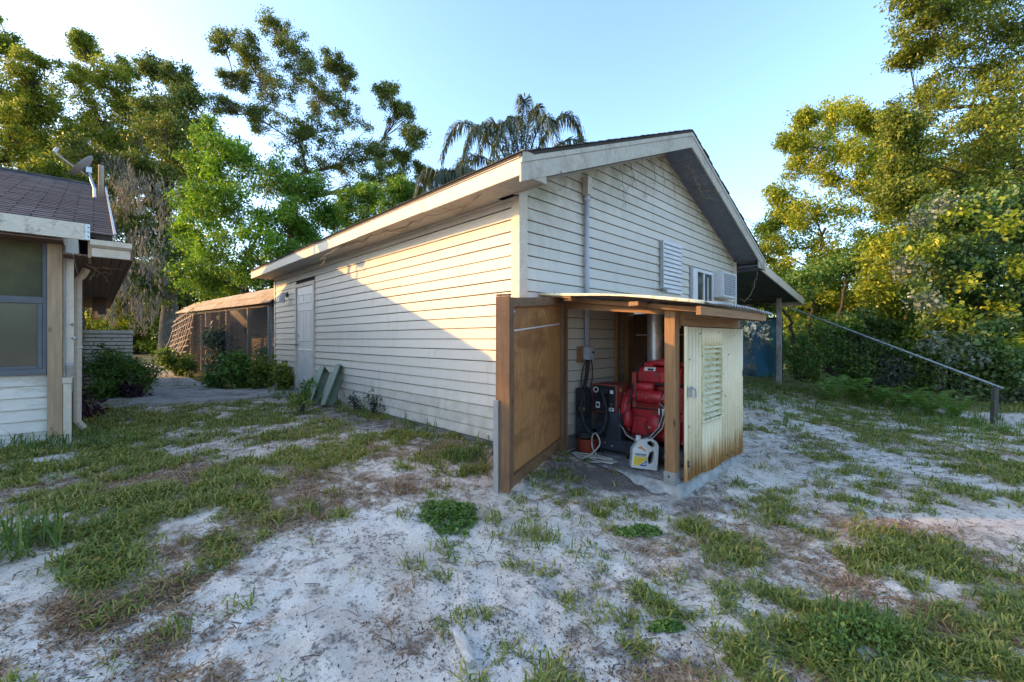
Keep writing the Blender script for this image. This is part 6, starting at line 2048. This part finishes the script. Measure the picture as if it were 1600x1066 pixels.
# queen palms behind the roof
def frond(parent, pts, rng, n=62, ll=.62, mat=None):
    P = [Vector(p) for p in pts]
    m = MB()
    line = []
    for k in range(n + 1):
        t = k / n
        line.append(P[0] * (1 - t) ** 2 + P[1] * 2 * t * (1 - t) + P[2] * t * t)
    m.tube(line[::4] + [line[-1]], [.028 * (1 - .85 * i / (len(line[::4]))) for i in range(len(line[::4]) + 1)], 5)
    for k in range(3, n + 1):
        t = k / n
        p = line[k]
        d = (line[min(k + 1, n)] - line[max(k - 1, 0)]).normalized()
        s = d.cross(Vector((0, 0, 1)))
        s = s.normalized() if s.length > 1e-3 else Vector((1, 0, 0))
        for sg in (-1, 1):
            for rep in range(2):
                L = ll * (.55 + .75 * math.sin(math.pi * min(1, t * .9 + .08))) * rng.uniform(.75, 1.15)
                a = (s * sg * rng.uniform(.25, .75) + d * rng.uniform(.25, .6) + Vector((rng.normal(0, .12), rng.normal(0, .12), rng.uniform(-.35, .15)))).normalized()
                q1 = p + a * L * .45
                q2 = q1 + (a * .45 + Vector((rng.normal(0, .1), rng.normal(0, .1), -1.15))).normalized() * L * .62
                w = a.cross(Vector((0, 0, 1)))
                w = (w.normalized() if w.length > 1e-3 else s) * .020
                m.add([p - w * .5, p + w * .5, q1 + w, q1 - w, q2 + w * .15, q2 - w * .15], [(0, 1, 2, 3), (3, 2, 4, 5)])
    return m.build("frond", mat or LM['palm'], parent)
rp = random.Random(8)
class RR:
    def uniform(self, a, b): return rp.uniform(a, b)
    def normal(self, a, b): return rp.gauss(a, b)
def palm(name, label, crown_px, depth, fronds, zc, ll=.52):
    c = at(crown_px[0], crown_px[1], depth)
    t = thing(name, (c.x, c.y, float(base_z(c.x, c.y))), label, "palm tree")
    MB().tube([(c.x + .1, c.y, -.1), (c.x + .05, c.y, 2.5), (c.x, c.y, c.z - .5), (c.x, c.y, c.z + .1)], [.20, .16, .14, .10], 12).build("trunk", M['bark'], t, smooth=True)
    for (b, a, e, dzb, dze) in fronds:
        P0 = at(b[0], b[1], depth)
        P1 = at(a[0], a[1], depth + dzb)
        P2 = at(e[0], e[1], depth + dze)
        frond(t, [P0, P1, P2], RR(), ll=ll)
    return t
palm("queen_palm", "feathery palm with drooping dark fronds rising behind the roof ridge", (812, 285), 16.0, [
    ((800, 282), (716, 120), (690, 250), .4, .6), ((803, 282), (742, 120), (722, 268), -.6, -1.0),
    ((805, 282), (772, 120), (745, 250), .5, 1.0), ((808, 282), (790, 110), (768, 262), -.8, -1.2), ((810, 282), (806, 108), (800, 240), .9, 1.4),
    ((812, 282), (822, 55), (818, 235), -.4, -.6), ((814, 282), (838, 80), (852, 232), .6, 1.0), ((816, 282), (862, 100), (872, 250), -.9, -1.4),
    ((818, 282), (888, 108), (914, 232), .3, .5), ((820, 283), (905, 165), (932, 262), 1.0, 1.5), ((820, 284), (890, 215), (925, 262), -1.0, -1.4), ((802, 284), (735, 205), (700, 282), 1.0, 1.4)], 7.2)
palm("queen_palm", "second lower palm with frond tips just showing above the eave", (700, 305), 15.0, [
    ((700, 305), (672, 225), (650, 312), .4, .7), ((700, 305), (690, 235), (672, 300), -.5, -.8), ((700, 305), (705, 235), (712, 290), .6, .9), ((700, 305), (728, 235), (748, 285), -.4, -.6)], 6, ll=.5)

# ---------------------------------------------------------------- trees on the slope side
tree("golden_tree", "slender multi-stemmed tree with sunlit yellow-green leaves beyond the slanting rail", "tree", up_path(1262, 1290, 14.5, 5.2, seed=7, wob=.15), .085,
     px_blobs([(1262, 185, 18), (1302, 178, 22), (1342, 182, 22), (1366, 198, 18), (1236, 222, 18), (1285, 222, 32), (1335, 232, 32), (1378, 238, 20), (1250, 265, 26), (1300, 275, 38), (1350, 285, 34), (1216, 310, 24), (1262, 328, 38), (1322, 336, 40), (1202, 358, 20), (1240, 388, 38), (1300, 398, 40), (1355, 372, 34), (1280, 438, 36), (1335, 436, 36), (1225, 425, 28), (1385, 425, 30), (1250, 470, 30), (1310, 480, 30), (1200, 390, 22), (1230, 340, 24), (1350, 490, 36), (1390, 330, 28), (1400, 380, 30), (1385, 290, 24), (1260, 520, 30), (1330, 530, 34), (1215, 470, 24), (1310, 430, 30)], 14.5, R1, 1.2), .095, LM['gold'], M['bark_dark'], 7, dens=3.80, per_blob=16, droop=.35, aspect=.42, limb=.6, min_r=.010)
tree("golden_tree", "yellow-leaved tree low behind the vines with its crown over the middle of the rail", "tree", up_path(1420, 1405, 12.5, 3.4, seed=8, wob=.15), .07,
     px_blobs([(1395, 380, 26), (1432, 372, 26), (1470, 368, 26), (1500, 385, 22), (1410, 410, 28), (1450, 405, 26), (1375, 445, 28), (1405, 450, 26), (1370, 395, 24), (1385, 480, 24)], 11.2, R1, .6), .09, LM['gold'], M['bark_dark'], 8, dens=4.18, per_blob=14, droop=.35, aspect=.45, min_r=.009)
tree("hackberry_tree", "big overhanging tree with drooping olive leaves against the sky", "tree", up_path(1640, 1560, 11.0, 7.5, seed=9), .22,
     px_blobs([(1442, 38, 36), (1495, 28, 50), (1560, 30, 55), (1622, 60, 60), (1422, 85, 24), (1475, 105, 48), (1540, 110, 55), (1605, 140, 60), (1440, 170, 44), (1502, 192, 52), (1570, 210, 55), (1412, 215, 26), (1432, 255, 34), (1488, 270, 44), (1552, 290, 55), (1612, 260, 55), (1400, 190, 18), (1455, 300, 30), (1500, -20, 60), (1580, -30, 60), (1450, -15, 40), (1390, 300, 26), (1425, 310, 34), (1470, 335, 40), (1530, 240, 50), (1585, 290, 50), (1400, 260, 24), (1600, 200, 50), (1560, 340, 50)], 11.0, R1, 1.3), .085, LM['big'], M['bark_dark'], 9, dens=2.8, per_blob=18, droop=.55, aspect=.42, limb=.5, twig_every=2, subr=.36)
tree("vine_covered_tree", "dark mass of broad-leaved vines smothering a tree at the fence line", "tree", up_path(1560, 1540, 9.2, 3.6, seed=10, wob=.1), .11,
     px_blobs([(1470, 335, 32), (1520, 345, 42), (1580, 360, 50), (1635, 380, 50), (1452, 392, 34), (1500, 405, 42), (1555, 425, 50), (1612, 450, 55), (1462, 450, 38), (1512, 470, 44), (1575, 500, 52), (1630, 530, 55), (1530, 530, 44), (1590, 570, 48), (1480, 505, 36), (1640, 600, 45), (1555, 580, 38), (1600, 320, 44)], 9.0, R1, .7), .085, LM['vine'], M['bark_dark'], 10, dens=3.6, per_blob=20, up=.8, droop=.35, aspect=.75, twig_every=2, subr=.42)

R4 = np.random.default_rng(404)
tree("laurel_oak_tree", "full green tree standing behind the golden trees and the vine-covered one", "tree", up_path(1450, 1455, 16.0, 5.0, seed=15, wob=.2), .16,
     px_blobs([(1400, 290, 34), (1440, 270, 36), (1490, 300, 44), (1550, 280, 46), (1600, 320, 46), (1410, 350, 40), (1460, 370, 44), (1520, 370, 44), (1380, 410, 40), (1430, 430, 44), (1500, 440, 44), (1350, 470, 40), (1400, 500, 44), (1460, 510, 44), (1310, 520, 36), (1240, 500, 34), (1210, 450, 30), (1280, 470, 36), (1570, 420, 46)], 16.0, R4, 1.0), .11, LM['bright'], M['bark_dark'], 15, dens=2.6, per_blob=16, twig_every=2, subr=.38, aspect=.42)
tree("edge_tree", "leafy green tree at the yard edge past the low fence post", "tree", up_path(1800, 1790, 9.6, 3.6, seed=14, wob=.1), .10,
     px_blobs([(1720, 400, 50), (1780, 360, 60), (1840, 400, 60), (1740, 480, 50), (1800, 500, 60), (1720, 560, 46), (1860, 500, 50), (1780, 590, 50), (1760, 280, 50), (1820, 300, 40)], 9.6, R4, .8), .09, LM['big'], M['bark_dark'], 14, dens=3.0, per_blob=16, twig_every=2, subr=.40)
rvn = np.random.default_rng(66)
vt = bpy.data.objects["vine_covered_tree"]
pv, _l = clump_points(px_blobs([(1490, 335, 26), (1530, 360, 30), (1580, 345, 40), (1455, 385, 22), (1520, 440, 24), (1560, 470, 26), (1600, 420, 30), (1500, 490, 18), (1580, 540, 20)], 8.35, rvn, .3), rvn, 10, .6, 8, .4)
foliage("sunlit_leaves", vt, pv, 1900, .085, LM['gold'], rvn, .10, 9, .7, .8, .4)  # gold leaves added to imitate sun catching the vine mass
pv, _l = clump_points(px_blobs([(1440, 345, 16), (1478, 320, 14), (1420, 420, 16), (1445, 470, 16), (1500, 560, 24), (1460, 540, 20), (1600, 610, 26)], 8.6, rvn, .4), rvn, 8, .8, 6, .5)
foliage("trailing_leaves", vt, pv, 1500, .075, LM['silver'], rvn, .11, 7, .7, .8, .5)
# spindly stems under the golden tree
for k, (px, px2, d, h, lab) in enumerate([(1258, 1228, 11.4, 2.3, "thin leaning grey trunk beside the carport post"), (1268, 1265, 11.9, 2.9, "straight thin dark trunk right of the leaning one"), (1292, 1322, 12.6, 3.6, "dark forked trunk leaning over the rail end")]):
    P = up_path(px, px2, d, h, n=6, wob=.12, seed=20 + k)
    bl = [((P[-1][0] + a * .5, P[-1][1] - a * .4, P[-1][2] + .1 + .2 * j), .42) for j, a in enumerate((-.6, .3, .9))]
    tree("sapling", lab, "sapling", P, .055, bl, .10, LM['shrub'], M['bark_dark'], 40 + k, "saplings behind the carport post", dens=2.47, per_blob=8, min_r=.007)

# ---------------------------------------------------------------- shrubs
def shrub(name, label, cat, px, py, w, h, mat, leaf, seed, dens=4.18, aspect=.5, up=.4, droop=.2, depth=None, group=None, lumps=14, per=10):
    """A bush that stands at (px,py) on the ground, w and h its size in the picture."""
    rng = np.random.default_rng(seed)
    g = on_ground(px, py) if depth is None else at(px, py, depth)
    if depth is not None:
        g = Vector((g.x, g.y, float(gz_at(g.x, g.y))))
    d = (g - CAM).dot(FWD)
    W, H = w / FPX * d, h / FPX * d
    nb = 7
    bl = []
    for k in range(nb):
        a = rng.uniform(0, 2 * math.pi)
        rr_ = W * .5 * rng.uniform(.1, .62)
        zz = g.z + H * rng.uniform(.12, .72)
        bl.append(((g.x + math.cos(a) * rr_, g.y + math.sin(a) * rr_, zz), min(W, H) * rng.uniform(.24, .36)))
    t = thing(name, tuple(g), label, cat, group)
    pts, lm = clump_points(bl, rng, lumps, .6, 8, .30)
    st = MB()
    for L in lm:
        for p in L[::3]:
            p = Vector(p)
            s = Vector((g.x + rng.normal(0, .05 * W), g.y + rng.normal(0, .05 * W), g.z - .03))
            st.tube([s, s.lerp(p, .55) + Vector((0, 0, .08 * H)), p], [.006 + .006 * H, .005, .003], 4, caps=False)
    st.build("stem", M['bark_dark'], t)
    area = W * H * .8
    n = int(dens * area / (leaf * leaf * aspect * .5))
    pts = pts[pts[:, 2] > g.z + .02]
    foliage("foliage", t, pts, n, leaf, mat, rng, leaf * .9, per, aspect, up, droop)
    return t
shrub("feathery_shrub", "wide feathery green bush spilling onto the path in front of the condenser", "shrub", 178, 622, 126, 78, LM['shrub'], .085, 201, dens=5.70, aspect=.22, droop=.4)
shrub("feathery_shrub", "second feathery green bush against the house wall below the downspout", "shrub", 150, 606, 60, 62, LM['shrub'], .085, 202, dens=4.94, aspect=.22, droop=.4)
shrub("low_shrub", "low dark bush with purple tips at the path edge beside the feathery bush", "shrub", 212, 624, 52, 36, LM['purple'], .06, 203, dens=2.85)
shrub("purple_plant", "dark purple-leaved plant at the house corner below the downspout", "plant", 121, 658, 34, 66, LM['purple'], .10, 204, dens=4.56, aspect=.36, droop=.5)
shrub("low_shrub", "round dark green bush at the foot of the broken trellis", "shrub", 282, 590, 72, 46, LM['shrub'], .085, 205, dens=4.56)
shrub("low_shrub", "pale grey-leaved bush standing tall against the wire mesh", "shrub", 345, 592, 44, 100, LM['silver'], .13, 206, dens=3.04, aspect=.5, droop=.5)
shrub("low_shrub", "bushy green plant in the bed in front of the middle pen post", "shrub", 378, 606, 74, 60, LM['shrub'], .09, 207, dens=4.56)
shrub("low_shrub", "pale-topped light green bush between the pen and the building corner", "shrub", 402, 608, 46, 54, LM['lime'], .08, 208, dens=3.80)
shrub("low_shrub", "dark leafy plant low in the bed along the path", "shrub", 335, 608, 56, 34, LM['shrub'], .085, 209, dens=4.18)
shrub("low_shrub", "yellow-green bush against the siding left of the white door", "shrub", 440, 612, 44, 46, LM['lime'], .075, 210, dens=4.94, up=.9)
shrub("low_shrub", "tall green bush at the building corner behind the yellow-green one", "shrub", 418, 600, 38, 72, LM['shrub'], .09, 211, dens=3.42)
shrub("weed_plant", "leafy weed at the foot of the door frame beside the troughs", "weed", 482, 634, 32, 42, LM['shrub'], .06, 212, dens=3.04)
shrub("weed_plant", "bright lance-leaved weed in front of the green troughs", "weed", 473, 648, 20, 34, LM['lime'], .10, 213, dens=3.42, aspect=.25)
shrub("weed_plant", "small grey-green weed with whorled leaves close to the long wall", "weed", 556, 644, 20, 34, LM['silver'], .05, 214, dens=1.90)
shrub("weed_plant", "stalky weed with pale leaf rosette in front of the siding, right of the first", "weed", 584, 650, 20, 44, LM['silver'], .05, 215, dens=1.71)

# undergrowth beyond the rail
for k, (px, py, w, h, m_, lab) in enumerate([
    (1200, 612, 60, 70, 'shrub', "dark bush behind the netting of the gate"),
    (1248, 606, 60, 100, 'shrub', "leafy bush between the carport post and the thin trunks"),
    (1300, 606, 80, 130, 'shrub', "dense dark bush under the upper end of the slanting rail"),
    (1352, 606, 90, 150, 'vine', "tall broad-leaved bush behind the upper third of the rail"),
    (1385, 612, 80, 90, 'silver', "grey-green bush in the shade under the middle of the rail"),
    (1415, 606, 100, 190, 'bright', "fresh green bush reaching above the middle of the rail"),
    (1450, 622, 90, 120, 'shrub', "dark bush low behind the middle of the rail"),
    (1490, 620, 100, 190, 'shrub', "dark green thicket above the lower third of the rail"),
    (1520, 640, 90, 110, 'vine', "vine-laced bush just behind the low fence post"),
    (1590, 640, 90, 150, 'shrub', "dark bush right beside the low fence post"),
    (1330, 600, 70, 70, 'shrub', "shadowed bush between the upper rail and the ferns"),
    (1270, 596, 60, 40, 'lime', "yellowish low growth behind the thin trunks")]):
    dep = (on_ground(px, py) - CAM).dot(FWD) + 1.2
    shrub("undergrowth_bush", lab, "bush", px, py, w, h, LM[m_], .085 if m_ != 'vine' else .10, 300 + k, dens=4.56, depth=(13.6 if k == 0 else min(dep, 11.5)), group="bushes beyond the rail fence", lumps=18)

# sword ferns at the edge of the grass
def fern(px, py, size, label, seed, tilt=0):
    rng = random.Random(seed)
    g = on_ground(px, py)
    m = MB()
    nfr = 13
    for k in range(nfr):
        a = 2 * math.pi * k / nfr + rng.uniform(-.3, .3)
        L = size * rng.uniform(.75, 1.15)
        d = Vector((math.cos(a), math.sin(a), 0))
        e = rng.uniform(.85, 1.4)
        line = [g + d * L * (t * .78) + Vector((0, 0, L * e * (1.25 * t - .80 * t * t))) for t in [i / 18 for i in range(19)]]
        m.tube(line[::3], [.004, .0035, .003, .0025, .002, .0015, .001], 4, caps=False)
        for i in range(2, 19):
            t = i / 18
            dd = (line[min(i + 1, 18)] - line[i - 1]).normalized()
            s = dd.cross(Vector((0, 0, 1))).normalized()
            pl = size * .13 * math.sin(math.pi * (t * .86 + .12)) + .006
            for sg in (-1, 1):
                p = line[i]
                q = p + (s * sg + dd * .35 + Vector((0, 0, rng.uniform(-.25, .1)))).normalized() * pl
                w = dd * size * .020
                m.add([p - w, p + w, q + w * .4, q - w * .4], [(0, 1, 2, 3)])
    o = m.build("fern", LM['fern'], None)
    me = o.data
    for vv in me.vertices:
        vv.co -= g
    o.location = g
    return tag(o, label, "fern", "sword ferns along the grass edge")
for k, (px, py, s, lab) in enumerate([(1300, 630, .62, "fern nearest the thin trunks at the grass edge"), (1338, 628, .66, "fern below the upper part of the rail beside the leaning one"), (1372, 636, .60, "fern in the middle of the row along the grass edge"),
                                     (1410, 642, .58, "fern arching over the grass under the middle of the rail"), (1448, 650, .55, "fern toward the low fence post, among long grass"), (1345, 606, .7, "fern set back in the shade behind the row"), (1490, 655, .5, "last small fern before the low fence post")]):
    fern(px, py, s * 1.2, lab, 500 + k)

# tufts and weed patches that stand alone on the sand
def tuft(name, label, px, py, rad, n, h0, h1, mat, seed, lean=1.3, wid=.004, cat="grass tuft"):
    rng = np.random.default_rng(seed)
    g = on_ground(px, py)
    k = n
    x = g.x + np.clip(rng.normal(0, rad, k), -1.6 * rad, 1.6 * rad)
    y = g.y + np.clip(rng.normal(0, rad, k), -1.6 * rad, 1.6 * rad)
    v, q = blades(x, y, np.full(k, (g - CAM).dot(FWD)), rng, 1, h0 * 1.3, h1 * 1.3, 22, 85, wid, .006)
    v = v - np.array([g.x, g.y, g.z])
    o = np_mesh(name, v, q, mat)
    o.location = g
    return tag(o, label, cat, "lone tufts in the sand")
tuft("grass_tuft", "dark green grass tuft on white sand right of the clover patch", 826, 838, .085, 190, .03, .10, M['grass'], 601)
tuft("grass_tuft", "thin upright grass tuft between the clover patch and the door foot", 772, 812, .04, 60, .05, .12, M['grass'], 602)
tuft("grass_tuft", "yellowish grass tuft on pink sand left of the open door", 625, 770, .045, 90, .04, .11, M['dry'], 603, .7)
tuft("grass_tuft", "small straw tuft beside the yellowish one on pink sand", 690, 762, .03, 50, .03, .08, M['dry'], 604, .7)
tuft("grass_tuft", "large long-bladed grass tuft at the sand edge furthest from the shed", 22, 862, .10, 190, .10, .26, M['grass_tall'], 605, 1.4, .006)
tuft("grass_tuft", "grass tuft with curled blades on the bare sand below the dry patch", 270, 992, .05, 80, .03, .10, M['grass'], 606, 1.6)
tuft("grass_tuft", "small sprig of grass on clean sand in front of the slab", 940, 885, .022, 34, .02, .06, M['grass'], 607)
tuft("grass_tuft", "grass tuft against the long wall just left of the open door", 725, 716, .10, 220, .05, .15, M['grass_tall'], 608, .9)
tuft("grass_tuft", "grass growing over the lip of the slab by the white cord", 922, 722, .03, 50, .03, .09, M['grass_tall'], 609, 1.2)
tuft("grass_tuft", "small weed tuft on the dark soil below the door hinge", 880, 738, .03, 60, .02, .06, M['grass'], 610)

def clover(label, px, py, rx, ry, n, seed, hump=.06, leaf=.024):
    rng = np.random.default_rng(seed)
    g = on_ground(px, py)
    a = on_ground(px + rx, py) - on_ground(px - rx, py)
    b = on_ground(px, py + ry) - on_ground(px, py - ry)
    u, t = rng.uniform(0, 1, n) ** .5, rng.uniform(0, 2 * math.pi, n)
    wob = 1 + .10 * np.sin(t * 3 + seed) + .08 * np.sin(t * 7) + rng.normal(0, .08, n)
    x = g.x + (a.x * .5 * np.cos(t) + b.x * .5 * np.sin(t)) * u * wob
    y = g.y + (a.y * .5 * np.cos(t) + b.y * .5 * np.sin(t)) * u * wob
    z = gz_at(x, y) + hump * np.clip(1 - u * u, 0, 1) * rng.uniform(.35, 1.1, n) + .008
    c = np.stack([x, y, z], -1) - np.array(g)
    v, q = leaf_quads(c, leaf, rng, aspect=.85, up=1.2, droop=.0, fold=.12)
    o = np_mesh("clover_patch", v, q, LM['clover'])
    o.location = g
    return tag(o, label, "weed patch", "weed patches in the sand")
clover("low mounded patch of small-leaved clover on bare sand before the open door", 702, 808, 44, 26, 1500, 701)
clover("bushy patch of light green weeds low in the grass nearest the camera", 1335, 1012, 110, 36, 900, 702, .10, .017)
clover("flat straggling strip of weeds in white sand below the slab", 1000, 832, 34, 9, 420, 703, .03)
clover("small flat weed sprawl along the sand track", 1040, 978, 26, 7, 260, 704, .025)

# ---------------------------------------------------------------- far trees beyond the lawn and the yard's edge
R2 = np.random.default_rng(77)
for k, (px, d, h, m_, lab) in enumerate([(225, 33, 6.5, 'oak_gold', "sunlit yellow thicket behind the lawn beyond the path"), (205, 30, 4.2, 'gold', "low glowing yellow bush beside the mossy trunk past the lawn"), (290, 31, 7.0, 'oak', "dark tree beyond the lawn behind the pen roof"), (150, 34, 7.5, 'oak', "dark tree beyond the lawn behind the condenser"), (100, 36, 9.0, 'oak_gold', "tall far tree beyond the house eave")]):
    bl = []
    for j in range(14):
        p = at(px + R2.uniform(-70, 70), 530, d + R2.uniform(-1.5, 1.5))
        bl.append(((p.x, p.y, .5 + h * R2.uniform(.05, .85)), R2.uniform(.9, 1.5)))
    tree("background_tree", lab, "tree", up_path(px, px + 4, d, h * .7, seed=60 + k), .2, bl, .2, LM[m_], M['bark'], 800 + k, "trees past the far lawn", dens=3.04, per_blob=12, twig_every=3)
MB().tube([gp(256, 27), (gp(258, 27)[0] + .1, gp(258, 27)[1], 2.2), (gp(262, 27)[0], gp(262, 27)[1], 4.2)], [.42, .30, .24], 12).build("leaning_trunk", M['bark'], None, smooth=True)
tag(bpy.data.objects["leaning_trunk"], "grey leaning tree trunk at the far side of the lawn between path and trellis", "tree trunk")

# the far wood: one mass along the horizon
R3 = np.random.default_rng(5)
pts = []
for k in range(2400):
    d = R3.uniform(36, 52)
    an = R3.uniform(0, 2 * math.pi)
    s = an * 40
    p = CAM + FWD * (d * math.cos(an)) + RIGHT * (d * math.sin(an))
    top = 4.5 + 3.2 * float(fbm(s * .11, 1.5, 4, 3))
    pts.append((p.x, p.y, R3.uniform(-.2, 1) * top))
pts = np.array(pts)
c = np.repeat(pts, 22, 0) + R3.normal(0, 1, (len(pts) * 22, 3)) * np.array([.7, .7, .6])
v, q = leaf_quads(c, .50, R3, aspect=.6)
np_mesh("far_woods", v, q, LM['oak'], kind="stuff")

# an unseen tall tree added beyond the house end to shade the front yard
bl = []
rr_ = np.random.default_rng(905)
for j in range(46):
    a, q_ = rr_.uniform(0, 6.28), 2.0 * rr_.uniform(0, 1) ** .5
    bl.append(((-37.3 + math.cos(a) * q_, 32.7 + math.sin(a) * q_, rr_.uniform(12.5, 19.5)), rr_.uniform(.8, 1.0)))
tree("unseen_shade_tree", "tall dense oak out of view, added to shade the front yard", "tree", [(-37.3, 32.7, .1), (-37.2, 32.8, 6), (-37.3, 32.7, 15)], .35, bl, .26, LM['oak'], M['bark_dark'], 905, dens=4.0, per_blob=14, twig_every=3)
